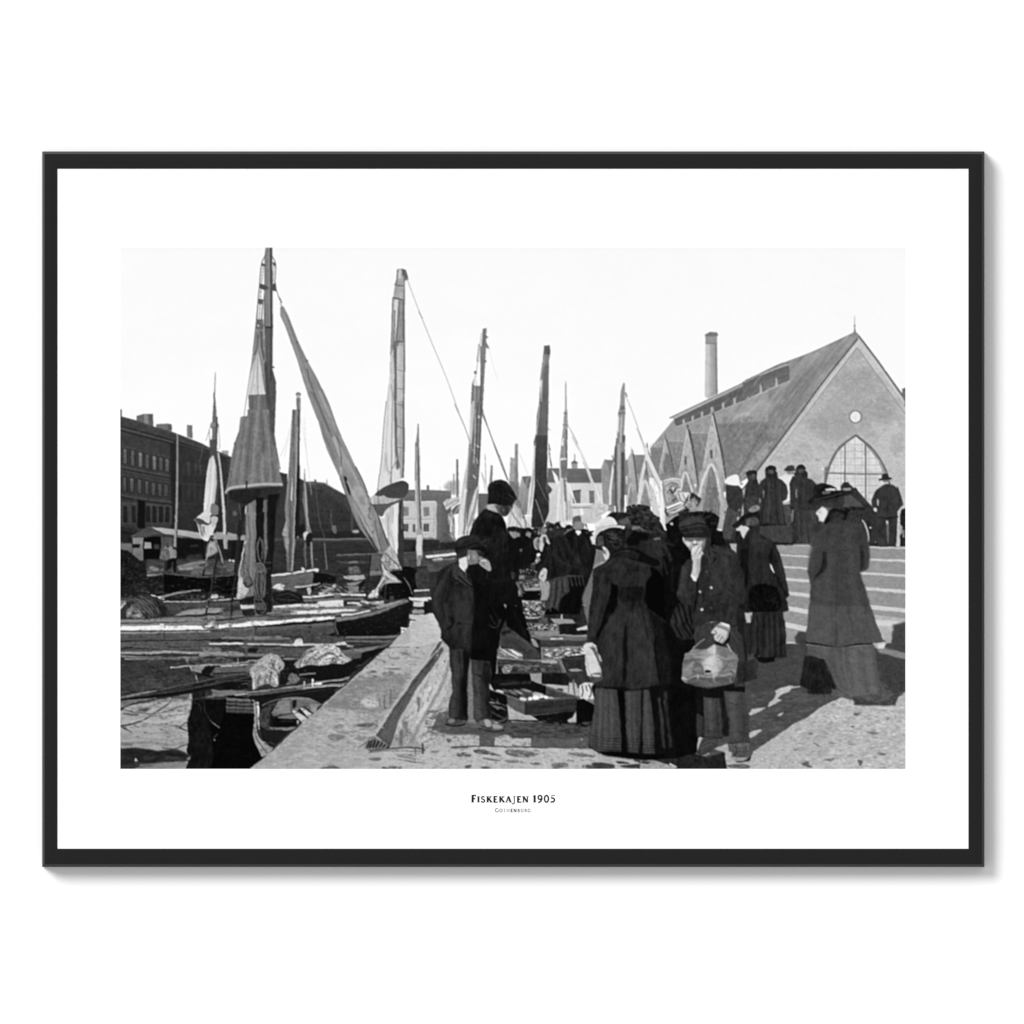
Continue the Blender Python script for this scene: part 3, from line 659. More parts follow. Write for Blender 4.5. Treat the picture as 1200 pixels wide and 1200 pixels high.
# brailed sail lower part
ms="330,0 385,0 400,240 405,470 420,550 370,575 300,610 258,640 262,540 280,420 300,180 315,0"
P(ms, 222, 214, n=8, ns=(2,16,0)); C(ms)
L("360,0 356,200 352,460 345,580", 1.3, 150); L("380,0 385,300 395,480", 3, 92, b=1); L("312,360 318,460 330,500", 2, 168, b=1); L("330,0 318,260 300,500",1,190); L("400,360 370,450 330,520",1.4,176)
C()
L("318,0 300,160 282,420 262,560 256,640", .9, 130); L("355,470 352,560 354,700", .6, 120)
P("388,0 438,0 438,540 415,545 404,400 392,200", 186, 158, d='h', n=14, ns=(2,6,0)); L("438,0 440,330 434,540", 1.8, 96); L("388,120 388,330 410,470",1.4,100)
for y,dy in ((20,14),(175,20),(320,16)): L([(390,y),(440,y+dy)], .9, 118)
L("436,340 400,400 350,490", .8, 150)
P("402,690 436,680 436,960 440,1200 420,1200 392,1110 400,900", 58, 46, n=8); L("428,700 424,1000", .9, 120); P("386,1075 410,1060 436,1080 438,1205 418,1205 388,1110", 40)
# rolled foot of the sail
P("230,665 300,605 400,565 440,562 470,580 474,610 462,650 430,688 380,698 330,690 300,670", 60, 74, sm=1, n=8)
P("205,685 230,662 270,670 300,664 330,680 400,685 425,690 330,722 225,728", 178, sm=1, n=28, ns=(1.6,4,0)); L("218,680 222,725",1.2,214); L("262,675 262,722",1.2,120)
L("225,730 330,722 420,692", 1, 60)
P("228,735 330,724 405,695 402,720 345,740 310,770 290,808 260,800", 88, sm=1, n=14)
sailfill("262,815 300,820 310,770 350,735 402,712 400,880 396,1085 370,1060 330,990 300,900 270,860", 206, 220, [("345,740 345,900 372,1040",1.4,170),("380,730 375,900 385,1060",1.6,236),("362,740 358,860",1,150),("320,780 325,880 350,960",1.6,180)])
L("330,800 330,990", .7, 120); 
# right of jib foot
P("262,815 300,940 340,1000 300,1060 270,960", 120, n=10); L("262,815 300,930 325,1010",1.4,66)
# thin mast with hanging sail
P("540,180 546,300 560,700 572,960 572,1090 548,1170 532,1170 528,1080 526,900 518,700 520,320 530,240", 150, 158, n=20, ns=(1.4,10,0))
L("540,160 540,290", 1.4, 130, w2=2.6); L("538,290 545,560 558,900", 1.6, 80); L("528,320 524,600 530,900", 1.4, 200); L("552,320 556,700", .8, 206); L("524,290 520,560", 1, 96); P("530,940 566,940 566,1080 532,1085", 206, n=12); L("545,1090 540,1150 560,1160 555,1090", 1, 70, al=.8)
P("536,280 542,300 540,420 532,300",120)
# third mast lower with two white sails
P("918,0 992,0 978,300 974,440 955,700 925,900 880,950 880,700 895,400", 116, 96, n=16, ns=(1.8,14,4)); L("985,20 975,300 965,460", 1.6, 80)
P("918,0 940,0 925,200 905,420 885,640 875,940 820,955 830,760 850,600 885,420 905,200", 186, 218, n=14, ns=(1.8,18,4))
L("912,20 900,300 880,480", 1.6, 216); L("870,620 848,780 838,940", 1.4, 244); L("888,640 870,800 860,940",1.8,104,b=.6); L("905,300 895,480 885,620",2,120,b=.6)
L("940,60 940,250 930,440", .9, 200); L("960,100 970,120",2,210); L("935,300 968,325", 1.6, 214); L("930,340 950,400 960,440",.9,200); L("925,520 945,545", 1.4, 200); L("960,10 950,240 945,430",1.2,80)
P("962,590 970,600 950,780 920,860 885,920 878,900 900,760 935,640", 196, 176, n=18, ns=(1.6,12,15)); L("962,620 935,760 895,890", 1.2, 100,al=.8); L("940,660 915,780",1,220)
P("950,820 900,880 885,945 905,945 925,890", 222)
L("795,20 850,140 885,230 950,430", .9, 140); L("990,90 1040,210 1100,380 1170,560", 1.1, 116)
P("715,712 740,690 835,670 832,700 800,730 745,765 730,750", 196, n=34, ns=(1.5,4,50)); L("725,745 790,706 830,690", .8, 110); L("745,765 832,704",1,120); L("760,690 735,720",.8,130)
P("775,770 800,740 835,720 825,790 790,800", 92, n=26, ns=(1.5,3,40)); L("830,730 795,800", 1.2, 180)
P("750,800 790,790 800,900 790,980 770,940 760,880", 150, n=50, ns=(1.6,3,20), sm=1); L("760,810 775,860 765,920",1.4,226); L("790,820 800,870",1,60)
L("695,600 692,900 690,1040", .6, 120, al=.7)
# --- black tall hull-like furled sail mast
Z(560,380,6)
P("466,150 505,148 510,200 500,260 496,600 488,860 486,1060 500,1200 380,1200 385,1000 395,820 410,760 415,640 432,540 440,380 455,260", 116, 100, n=14, ns=(1.6,22,2))
P("466,150 505,148 510,190 502,215 470,210", 92, n=14); P("455,260 470,210 478,210 466,460 440,550 438,380", 146, n=20, ns=(1.2,8,0)); P("441,400 456,380 455,540 440,545", 240)
L("490,220 482,600 470,860", 1.6, 132, b=.6); L("432,560 425,660 410,800", 1.4, 168); L("445,580 430,760 412,900", 1.2, 84,al=.7)
P("460,300 496,280 488,860 486,1060 500,1250 400,1250 420,800 440,560", 104, 78, n=12, ns=(2,22,2), al=.8, b=1)
P("395,820 410,830 400,960 385,1060 378,1200 360,1200 385,1000", 214, n=14); P("395,820 404,815 402,850 394,860",96)
L("495,740 510,741",.7,150); E(497,550,5,5,120)
Z(560,520,6)
P("408,-60 490,-60 486,200 480,300 500,380 500,480 470,560 460,590 376,590 380,500 395,330", 74, 40, b=.6, n=6, ns=(2,12,0))
P("385,130 400,120 400,300 385,420 370,500 345,500 360,330 380,230", 212, n=14, ns=(1.4,10,8)); P("338,508 376,505 376,590 345,590", 214, n=12); L("395,180 375,380 355,490",1,140)
L("415,250 470,370 500,420", 1, 110, al=.8); L("405,390 435,470 462,560", 1.2, 130); P("480,280 520,320 500,350 478,330", 80, n=14, sm=1)
P("205,560 220,480 250,400 290,500 330,560 330,600 210,600", 208, n=24, ns=(2,5,0)); L("270,400 300,480 335,560", 1.6, 80); P("245,400 270,390 320,500 300,540 265,470", 176, n=20); P("310,560 330,500 345,590 340,610 315,610", 214)
# light twin masts, mid distance
L("272,0 268,300", 3.6, 122, n=14); Z(560,380,6); P("262,842 280,840 284,1100 290,1200 250,1200 256,1100", 142, 116, n=20); P("228,938 262,940 258,1120 220,1100 226,1000", 164, n=24)
P("92,994 104,994 102,1110 80,1110", 132, n=10); L("50,910 60,1150", .7, 168); L("30,600 90,780 160,950 212,1095", 1.0, 120); L("35,600 22,660",1.6,110); L("290,900 330,1000 360,1080",.6,205); L("25,1040 60,1130",.8,170)
P("230,1105 280,1110 290,1200 260,1200", 120, n=16)
Z(560,520,6)
P("215,260 290,270 285,400 300,470 270,430 250,380", 120, n=18, b=1)
# mast with pennant (thin, grey) 
Z(560,380,6)
L("618,400 619,600", .9, 150, w2=2); P("612,596 628,598 630,660 634,720 628,740 630,960 624,1200 578,1200 572,980 585,860 600,720 604,660", 158, 128, n=18, ns=(1.4,8,0))
P("598,800 604,800 600,860 588,850", 244); L("602,625 630,625", 1.4, 116); L("596,706 636,710", 1.2, 120); L("625,740 622,960 615,1180", 1.6, 96); L("578,980 585,1180",2,212); P("590,1030 620,1035 622,1200 590,1200",96,b=.6,n=20)
L("640,720 690,820 740,940 790,1060", .8, 176, w2=3); L("662,790 686,840 720,900", 1, 150, al=.6)
L("500,840 515,1000 560,1080", .9, 110); P("496,840 508,870 514,888 506,880", 90); L("500,900 520,1000",1,110)
P("520,1020 560,1070 572,1110 565,1150 540,1100", 236)
Z(560,520,6)
sailfill("572,100 625,100 622,240 640,330 650,440 662,560 540,560 545,400 556,300 574,260", 204, 226, [("590,260 590,420 605,560",1.2,176),("612,260 625,430 630,540",1.6,106),("570,300 560,540",1.4,244),("645,400 650,540",1.4,120)])
P("582,120 624,110 624,235 606,250 584,235", 118, n=18); P("600,250 622,250 618,330 625,420 608,400",120,b=.6); L("620,270 665,350 690,420", 1.4, 236); L("660,460 668,560",1.4,180)
P("640,270 655,290 665,380 640,330",232,al=.8)
L("700,0 760,160 820,310 855,400", 1.6, 226, w2=4.6, n=8); L("740,130 800,260 840,390", .8, 170)
P("800,430 850,420 915,430 905,480 820,520 790,540", 196, n=30, sm=1)
# right hand striped mast
Z(560,380,6)
P("1022,412 1034,414 1034,560 1036,620 1028,760 1030,900 1050,1200 930,1200 955,1060 975,900 978,760 988,620 1000,560 1004,470", 150, 128, n=20, ns=(1.4,10,0))
P("1000,575 1034,572 1036,600 1000,602", 116, n=10); P("986,620 1036,615 1040,628 986,634",122,n=12); P("982,660 994,640 992,750 980,770",222); L("1010,650 1005,760 992,1180", 1.6, 196); L("1028,780 1020,960 1020,1190", 3, 88, b=.6); L("976,800 966,1060 952,1190",1.4,104)
L("960,930 940,1080 925,1200",2,226); L("1040,505 1080,600 1130,740 1180,880", .8, 172); L("1038,480 1048,510",2,150); L("1190,860 1195,960",1.5,196)
Z(560,520,6)
P("968,0 1030,-10 1040,140 1030,300 1030,500 975,530 970,440 930,440 928,360 935,260 950,120", 140, 112, n=22, ns=(1.8,14,0))
P("985,0 1000,0 1005,300 1000,500 985,515 982,260", 176, al=.8,b=.6); P("1008,60 1030,60 1030,440 1006,480", 78, b=.6); L("968,20 968,300 980,500",2.2,84,b=.5); L("955,130 935,300 930,430",2.4,222); L("945,80 960,200",1,110)
P("1160,0 1180,0 1200,60 1200,110 1185,80",232); L("1190,80 1150,250 1130,440",4,214,n=10); L("1180,120 1200,260", 1.4, 110)
Z(740,500,6)
P("36,10 60,60 100,150 150,260 205,380 215,440 235,560 230,720 180,700 205,600 190,440 140,320 105,230", 222, n=8, ns=(2,12,-20)); L("36,10 100,150",.7,160); L("108,240 150,340 205,450 215,560",1,150,al=.8)
L("110,120 112,150",1.4,120); L("210,380 214,560 205,700",2,240)
Z(130,600,6)
# boat with long tiller
P("340,590 700,560 900,590 980,600 900,660 660,650 380,650 360,630", 32, n=12, b=1)
P("380,640 680,632 900,620 920,690 800,690 560,700 440,720 380,680", 78, 60, n=12, ns=(10,2,-3)); L("360,628 520,632 690,624 900,606 990,594", 1.6, 198, n=14, ns=(3,1,0)); L("375,640 690,634 900,618", .8, 30)
P("320,595 370,590 372,618 340,612", 232, n=8); P("275,580 310,580 320,596 282,592", 236); L("350,604 400,585 470,568 560,554 632,550", 2.6, 148, w2=1.8); L("350,612 420,590 500,572",.8,60)
E(548,603,22,17,86); E(548,602,14,10,24); SP("480,585 720,580 720,625 480,628", 34, 3, 1.6, 12, 110, seed=36, al=.6)
P("692,580 740,578 752,596 740,606 700,606", 190, n=16, sm=1); P("760,590 790,590 795,606 765,608",110,sm=1)
P("440,730 500,696 600,680 800,672 930,690 930,720 700,716 480,735", 122, n=10, ns=(12,2,-4)); P("464,720 510,696 620,682 770,676 760,706 600,722 470,734", 146, n=12, ns=(12,1.5,-4), b=.6); L("465,732 620,722 800,708", 1.2, 40); P("780,680 920,650 920,700 800,710", 52, b=1)
# net heap
P("100,740 105,690 140,640 170,590 215,572 260,580 310,600 350,630 400,680 380,740 240,752 120,752", 40, n=14, sm=1)
C("100,740 105,690 140,640 170,590 215,572 260,580 310,600 350,630 400,680 380,740 240,752 120,752", sm=1)
for i in range(46):
    x=150+RNG.rand()*180; y=585+RNG.rand()*60
    L([(x,y),(x+50+30*RNG.rand(),y+40+20*RNG.rand()),(x+80+60*RNG.rand(),y+120)], .6, 40+80*RNG.rand(), al=.75)
P("110,690 150,650 200,690 230,740 110,748", 130, n=55, ns=(2.2,2,0), al=.8, b=1)
SP("110,660 240,690 240,750 110,750", 60, 2, 1.4, 30, 200, seed=37, rj=60, al=.6)
P("300,600 400,680 380,740 330,745 290,660", 18, b=2, al=.7)
C()
# ---------- the long double-ender across the middle ----------
Z(130,600,6)
P("66,755 240,752 470,736 640,735 900,710 1200,680 1500,650 1900,560 2150,520 2150,700 1800,760 1300,830 800,830 66,860", 112, n=16, ns=(14,1.6,-2))
P("66,760 380,752 640,742 760,748 640,770 400,776 66,780", 132, n=14, ns=(14,1.3,-2)); L("66,782 380,778 640,772 900,748", 1.2, 48, n=10); L("66,790 380,786 640,776", 1.4, 140)
P("66,800 380,798 640,798 850,786 1200,760 1500,735 1500,760 1200,790 850,812 640,826 380,832 66,832", 238, n=10, ns=(10,1,-2))
L("66,838 380,838 660,832 900,812 1200,796", 1.2, 60); L("66,850 380,848 700,838", 1.3, 176, n=12)
L("640,742 760,736 900,726 1200,700", 1.2, 150, al=.8); L("660,765 900,742 1200,716", 1, 44); P("780,700 930,690 940,725 790,740", 92, n=16, b=1)
P("910,655 1020,655 1030,680 915,682", 200, n=18, ns=(5,1,0)); P("925,690 1000,680 1010,722 940,728", 40, n=14, sm=1); P("1020,690 1060,690 1050,715 1020,712", 176, n=12,sm=1)
P("340,785 375,785 378,815 352,825", 224,b=.5); L("372,780 378,815",.8,90)
P("66,856 380,850 800,838 1200,800 1300,840 1180,890 800,900 380,905 66,908", 90, 76, n=12, ns=(5,3,0)); L("66,908 380,906 700,898 1200,870", 1.4, 26); L("375,840 374,906", 1, 44)
P("66,912 380,908 700,902 820,905 820,950 66,956", 88, 76, n=12, ns=(6,2,0)); L("66,957 400,955 800,948", 1.3, 30); P("66,962 700,955 1000,960 1000,985 66,990", 72, n=10, ns=(6,2,0))
L("66,992 250,992 450,985 640,992 900,982", 2.2, 158, n=26, ns=(3,1,0)); L("66,1006 640,1000", 1, 52); L("66,1012 200,1020 520,1022 780,1010", 1.8, 138, n=20, ns=(4,1,0)); L("100,1036 350,1034 560,1024 800,1020", 1.8, 168, n=24, ns=(4,1,0)); L("175,1024 600,1026", .8, 60)
# shrouds with deadeyes to this boat
P("655,745 680,740 680,765 650,815 640,800", 58, b=.5, n=20); L("752,300 726,420 700,560 676,680 660,745", 2.2, 32); L("738,300 720,420 690,570 668,690",.8,96,al=.6); E(690,615,9,8,110); E(676,665,9,9,118); E(662,740,9,11,100); E(655,808,10,10,110); 
P("690,760 730,775 720,800 690,790", 210, n=30, sm=1); SP("640,760 760,760 760,820 640,820", 26, 2.4, 1.2, 40, 200, seed=38, rj=60, al=.7)
L("912,60 896,240 880,400 860,560 845,700 836,760", 2.4, 34); L("896,60 880,300 866,420",1,46); E(852,640,7,7,96); E(840,735,9,12,84); L("832,740 826,800", 1.4, 70); E(838,800,12,8,120); P("800,790 830,778 830,796 806,800",210)
P("950,770 1000,764 1060,766 1080,785 1030,800 980,790", 226, n=16)
# foremast foot with coils
P("905,470 935,300 945,120 950,0 1020,0 1010,200 1008,300 1000,380 1000,560 920,610 880,600", 112, n=22, ns=(1.8,12,4))
P("955,0 1018,0 1010,300 985,330 960,400 955,200", 132, 118, n=12, ns=(1.8,14,0)); L("944,200 925,300 905,430 890,560", 1.6, 206, n=20); L("940,230 935,420 915,460", 1, 70)
P("885,600 890,530 915,440 930,500 970,540 960,590 910,610", 186, n=18, ns=(2,5,10)); P("970,540 1005,510 1005,590 935,605", 120, n=14); P("930,480 960,440 990,500 1000,520 960,530", 92, n=14); L("930,490 955,526 1000,505", 1.6, 26); L("960,400 980,470 1000,500", 1.4, 60)
P("1020,380 1095,380 1095,720 1015,720", 26, n=12)
P("1024,0 1090,0 1130,0 1150,100 1130,560 1130,700 1080,706 1085,400 1040,200", 22, n=6); P("1078,0 1100,0 1100,300 1085,360 1075,200", 100, n=12, b=.6)
P("1095,0 1150,0 1140,300 1130,420 1140,560 1130,705 1085,705 1090,420 1110,300", 18, 26, n=8, b=.6)
E(1045,390,40,36,118,n=10); E(1045,390,30,26,44); E(1040,392,22,18,120,n=14); E(1042,394,12,12,40)
for r in ("1048,180 1030,230 1036,320 1080,390 1090,430","1062,190 1075,260 1085,340 1060,380","1045,175 1060,215 1068,330","1015,420 1008,520 1020,600 1040,620 1065,600 1085,540 1070,440","1030,440 1026,540 1040,600 1060,560 1052,450","1000,380 1030,360 1055,400 1020,430","1010,600 1010,690 1030,720","1060,610 1090,660 1080,700 1050,710","1100,360 1125,352"):
    L(r, 1.5, 84, al=.85, b=.5); L(r, .5, 140, al=.6)
P("1010,640 1080,630 1080,690 1020,690", 84, b=1, n=24)
P("935,600 1000,590 1000,640 940,640", 24, b=1)
# ---------- small boats behind right of the mast ----------
Z(300,620,6)
P("110,300 350,300 560,280 800,240 880,280 1200,260 1200,560 110,560", 46, n=16, ns=(6,1.6,0))
P("105,320 240,306 330,295 410,280 405,385 360,398 270,402 110,402", 108, 86, n=12, ns=(9,2,-5)); L("106,328 230,314 330,298 412,284", 2.2, 222, n=8); L("106,340 240,328 400,300", .9, 70); L("120,360 300,352 400,340", .8, 70, al=.6)
P("402,300 470,304 530,320 565,345 540,400 420,430 380,430 400,385", 16, b=.5); L("405,304 480,306 545,328", .9, 90,al=.7); P("325,270 345,275 352,300 332,302", 206, sm=1); P("410,275 436,278 434,298 412,296", 214, sm=1)
P("260,402 360,396 450,374 450,384 370,408 270,416", 190, n=10); P("110,400 260,400 270,430 200,450 110,420", 96, n=16, b=1)
P("128,400 160,384 205,392 200,420 180,428 120,414", 214, sm=1, n=14); P("200,400 250,390 290,440 210,440", 92, n=10, sm=1); P("360,415 385,412 388,450 372,465 364,440", 188, sm=1)
P("120,450 170,440 240,430 320,470 340,510 200,530 130,500", 26, sm=1, n=8); L("150,470 230,455 310,490", 1, 60); L("140,490 220,500 300,500",1,64)
P("440,440 640,430 760,455 440,465", 110, n=30, ns=(4,1.6,0), b=.8); P("440,450 480,444 478,462 440,464", 216, b=.6); P("534,390 560,388 562,410 540,414", 220, sm=1, b=.6); E(590,440,40,14,40,b=1)
SP("400,380 760,390 760,460 380,460", 90, 3, 1, 20, 190, seed=41, rj=30, al=.7)
P("615,328 760,322 770,350 690,362 620,344", 170, n=14, ns=(8,1,0)); P("620,346 700,362 760,352 750,372 640,366", 44); 
P("640,380 760,360 700,396 645,392", 136, n=18); P("700,400 770,350 760,400 710,440", 22,b=1); P("640,400 720,400 720,446 650,430", 124, n=30, ns=(4,1.2,0))
P("800,290 880,290 900,320 780,330", 120, n=24, ns=(4,1.5,0), b=.8); P("650,270 720,262 740,310 660,320", 100, n=40, ns=(2.5,1.5,0), b=1); P("800,180 880,186 880,280 800,290", 92, n=14, b=1)
L("806,180 798,280 780,420 772,480", 2.2, 38); 
# jib foot gathered on the quay side
P("880,210 900,160 940,110 975,150 1000,210 1020,250 1028,290 960,300 935,306 985,335 1030,366 1030,376 960,380 905,390 870,425 850,470 860,486 790,486 786,465 830,430 860,400 880,350 890,300", 172, n=24, ns=(2,8,20), b=.4)
L("905,165 960,220 1010,262", 1.2, 100); L("890,230 930,290 1020,284", 1.2, 96); L("940,150 980,230 1010,280",1,110); L("900,280 930,330 1000,362", 1.3, 226); L("870,270 895,330 930,356", 1.2, 108); L("880,380 850,420 820,460", 2, 238); L("905,360 880,390 860,440", 1.2, 90); L("930,175 940,240 920,280",1.3,128); P("820,430 860,425 860,470 790,476",222,n=20,ns=(2,1.5,0)); L("880,210 885,300 880,350",1,80)
P("935,300 1030,290 1110,270 1150,300 1150,420 1040,440 1030,376 985,338", 16, b=.6); P("1035,270 1070,262 1110,275 1130,300 1120,340 1050,330", 14, sm=1)
P("1010,0 1040,0 1038,270 1016,262 995,200", 52, n=8); P("935,380 1030,378 1110,400 1110,480 940,500 905,490 870,450 905,392", 14, b=.6); L("912,390 910,500", 1.2, 80,al=.7); L("1040,340 1075,400 1100,460", 1.3, 110)
P("1120,320 1160,285 1210,290 1210,420 1140,420", 58, n=14, sm=1); L("1130,430 1210,432", 1.6, 206)
P("945,470 975,470 975,512 945,512", 64, n=8)
# planks and cabin tops
L("330,480 450,472 560,462 770,464", 2.4, 218, n=14, ns=(6,1,0)); P("330,490 560,486 760,480 760,500 620,500 340,512", 104, n=14, ns=(6,1.5,0)); P("545,460 600,462 590,490 550,488", 110, sm=1)
P("340,512 440,520 440,540 350,540", 50, b=1); P("120,540 260,530 440,520 440,555 260,560 120,560", 222, n=14, ns=(8,1.4,-2)); L("120,556 420,548", .8, 96)
P("436,504 616,498 618,546 610,550 440,546", 224, 214, n=7); L("438,505 616,499", .8, 120); L("618,500 618,548", 1, 80)
L("640,522 760,520 900,512", 2.2, 216, n=14, ns=(5,1,0)); L("640,534 880,524", 1, 80); SP("700,500 900,500 900,535 700,540", 14, 3, 1.4, 60, 230, seed=42, al=.8)
P("110,560 420,552 700,540 760,545 700,565 250,585 110,585", 112, n=18, ns=(8,1.2,-2)); P("250,580 520,566 700,562 700,572 540,590 260,602 244,596", 224, n=14, ns=(7,1,-2)); P("244,574 290,570 285,602 246,600", 170, n=40)
P("110,590 260,604 560,588 800,560 820,575 700,590 400,622 60,650", 96, n=14, ns=(9,1.3,-3)); L("0,612 300,612 560,596", 1, 60)
# continue long hull to its bow
P("-10,658 100,648 400,632 560,612 800,574 920,540 1060,495 1100,510 1110,560 1090,640 1060,690 980,740 800,755 560,752 330,742 0,765", 26, 12, n=4)
P("0,690 300,672 560,650 560,720 520,740 340,742 0,764", 98, 78, n=10, ns=(14,1.4,-3)); P("0,720 560,680 556,730 340,748 0,758", 66, n=10, ns=(12,1.6,-2), b=1, al=.8)
P("-10,652 40,648 200,638 400,625 560,612 560,632 400,646 200,660 40,680 -10,682", 236, n=8, ns=(10,1,-2)); P("400,622 430,618 436,640 405,644",206,n=20); P("30,645 60,645 62,672 34,674", 206, n=16)
P("560,620 700,600 820,572 920,545 1062,496 1080,510 950,555 860,590 700,628 566,650", 118, n=14, ns=(10,1.2,-15)); P("600,600 700,588 800,568 810,578 700,600 605,614", 220, n=8); L("566,650 700,628 860,592 950,556 1080,512", 1.2, 150, al=.6); L("600,620 780,590 900,556", 1.2, 60); P("800,556 860,540 900,530 1060,492 1000,520 870,560",150,n=20,ns=(6,1,-15))
L("560,620 562,680 575,740", 1.5, 92); L("545,640 556,700 560,745", 1, 50)
P("1090,560 1110,560 1100,620 1070,690 1060,660", 48, b=1)
# water by the quay at the bow and white crates
P("1075,480 1110,482 1112,510 1080,500", 190); P("1110,510 1180,512 1180,545 1115,545", 206, n=10); P("1110,570 1180,568 1180,598 1110,602", 150); P("1100,608 1180,604 1180,632 1090,640", 214, n=10); P("1085,645 1180,640 1150,665 1075,676", 228, n=8)
L("1110,550 1180,552", 2.4, 34); L("1105,604 1180,601", 1, 50); L("1090,640 1180,636", 1.1, 56); P("1120,438 1210,436 1210,480 1120,478", 22); P("1110,484 1210,490 1210,506 1110,504", 236); P("1180,520 1210,510 1210,630 1180,620", 26); L("1070,682 1150,668",1.5,40)
P("1020,690 1060,696 1064,712 1030,750 1022,750", 240, sm=0)
# ---------- near water and boats ----------
Z(130,720,6)
P("66,320 530,310 1100,260 1200,560 1200,1090 66,1090", 54, 44, n=12, ns=(10,3,0))
P("66,320 560,312 600,460 66,560", 50, 60, n=12, ns=(7,2,0)); L("240,480 380,500", 1, 110, al=.5, b=1); L("290,510 380,512", 1.4, 118, al=.6, b=1); L("66,585 250,550 340,540", 2, 150, n=40, ns=(3,1,0), al=.9); 
# stacked spars in front of the long hull
L("780,165 900,165 1200,160", 2.4, 128, n=20, ns=(6,1,0)); L("700,186 780,188 1200,180", 1.4, 34); L("690,208 940,206 1190,212", 2.2, 214, n=12, w2=2.6); L("680,216 1190,222", .9, 40); P("680,225 960,222 960,262 690,262", 60, n=24, ns=(6,2,0)); P("900,225 1000,222 1000,268 960,270 940,240", 96, n=20, sm=1); P("640,236 760,232 800,262 650,270", 110, n=20, b=1); P("990,225 1200,225 1200,262 1000,266", 48, n=12); P("1110,232 1200,230 1200,262 1080,266", 124, n=10, ns=(8,1.4,0))
L("620,286 800,284 1080,280", 3.4, 138, n=12, ns=(8,1,0)); L("560,304 800,300 1060,296", 2, 92); P("560,306 1060,296 1040,330 560,345", 34, n=16, ns=(5,2,0)); SP("540,300 860,290 860,345 560,350", 70, 3, 1, 20, 150, seed=51, al=.7)
P("522,310 545,305 548,345 580,390 572,402 536,350", 170, n=14, b=.4); E(560,345,26,20,40,b=.6); L("530,312 540,340 566,360", 1.2, 90); L("425,374 560,362 760,352 900,340 1050,330", 1.8, 172, w2=1.2, n=10); E(428,373,8,5,226); L("893,305 893,350", .9, 190); L("770,362 900,356 980,352 985,362", 1.6, 206, n=12)
P("560,365 660,362 640,410 590,408", 132, n=10); P("660,372 740,360 700,420 720,450 640,430 636,400", 18); P("735,370 980,360 980,410 740,416 715,410", 92, n=10, ns=(8,1.6,-3)); L("720,414 980,408", 1.4, 34); P("580,400 640,412 640,440 600,445", 32); L("596,424 604,465", 1.3, 170)
P("720,420 980,412 980,440 740,440", 60, n=12)
C("66,330 600,320 600,560 66,600"); P("66,330 600,320 600,600 66,600", 84, thr=.3, ns=(8,1.6,0), al=.6); P("66,330 600,320 600,600 66,600", 26, thr=.35, ns=(9,1.8,0), al=.6); C()
# big round spars pushed out over the water
P("66,600 340,540 600,485 980,412 985,436 800,470 600,520 340,580 100,618 66,620", 26, n=10, ns=(10,1.4,-12)); L("350,540 600,492 976,420", 2, 74, n=12, ns=(6,1,0)); L("250,570 600,500 970,428", 1, 30); L("66,606 300,570 560,530", 2.6, 16)
P("600,480 990,442 1000,500 700,540 600,520", 30, n=12, ns=(8,1.6,-8)); L("620,500 980,452", 2.4, 58, n=10); L("630,515 990,490", 1.4, 22)
P("900,450 985,445 990,520 800,540 780,500", 18, n=10, b=1); L("920,490 985,486", 1.2, 90)
# dark piles and shadow
P("66,600 350,565 560,550 580,600 556,700 540,1090 66,1090", 166, 160, n=10, ns=(9,3,0))
P("66,640 560,600 550,760 540,930 66,930", 172, 164, n=10, ns=(10,3,-8)); P("66,590 560,545 540,600 400,600 66,650", 100, n=26, ns=(7,2,-5), b=1.5); L("300,604 420,588", 1.3, 186)
P("190,660 290,655 240,690 200,680", 84, n=10, b=1); P("80,690 200,705 180,715 100,702", 70, b=.6); L("66,670 180,620 240,612", 1.2, 54); L("66,655 120,680 200,694 300,700 400,680 500,640", 1.1, 84); L("70,784 150,772 240,736 330,680 400,630 430,604", 2, 62, w2=1.4); L("80,800 120,815 150,832", 1.2, 70); L("480,796 540,752", 1.2, 50); L("480,796 545,822", 1.1, 60); L("66,790 110,800",1.4,60)
P("410,720 480,708 540,712 500,728 440,740", 190, n=24, sm=1); L("415,715 470,704 530,700", 1, 110); L("470,680 550,690",1.5,100,al=.8)
C("66,620 560,590 550,760 540,930 66,930"); P("66,600 560,590 540,940 66,940", 112, thr=.35, ns=(9,2.4,-12), al=.7, n=12); P("66,600 560,590 540,940 66,940", 196, thr=.3, ns=(12,2.6,-10), al=.5); P("66,840 560,800 540,940 66,940", 130, thr=.1, ns=(11,2,-4), al=.45); C()
L("360,938 450,945 500,925 540,912", 1.2, 70); P("66,900 160,905 150,930 66,925", 110, n=20, b=1.5)
P("66,945 160,940 330,960 450,950 550,980 550,1000 400,1010 300,1040 150,1060 66,1080", 58, n=14, ns=(10,2,0), b=1.2); P("110,950 300,960 340,1010 120,1040", 40, n=10, b=1.5, sm=1); P("280,965 420,960 540,985 540,1010 330,990", 26, b=1); P("140,1050 330,1015 540,1000 520,1030 300,1060 120,1090 66,1090 66,1060", 30, n=12, b=1); P("160,1040 400,1045 530,1040 540,1075 300,1090 200,1090", 128, n=20, ns=(10,1.6,-3), b=1.2); P("176,1005 190,1030 168,1032", 190); P("225,1000 320,1000 300,1018 230,1020", 130, b=1)
P("580,490 650,490 660,580 670,640 680,720 760,800 740,880 820,560 1020,600 1060,640 1010,720 1005,860 1040,960 1070,1010 990,1090 520,1090 560,1000 530,960 560,830 535,760 570,640", 5, n=2)
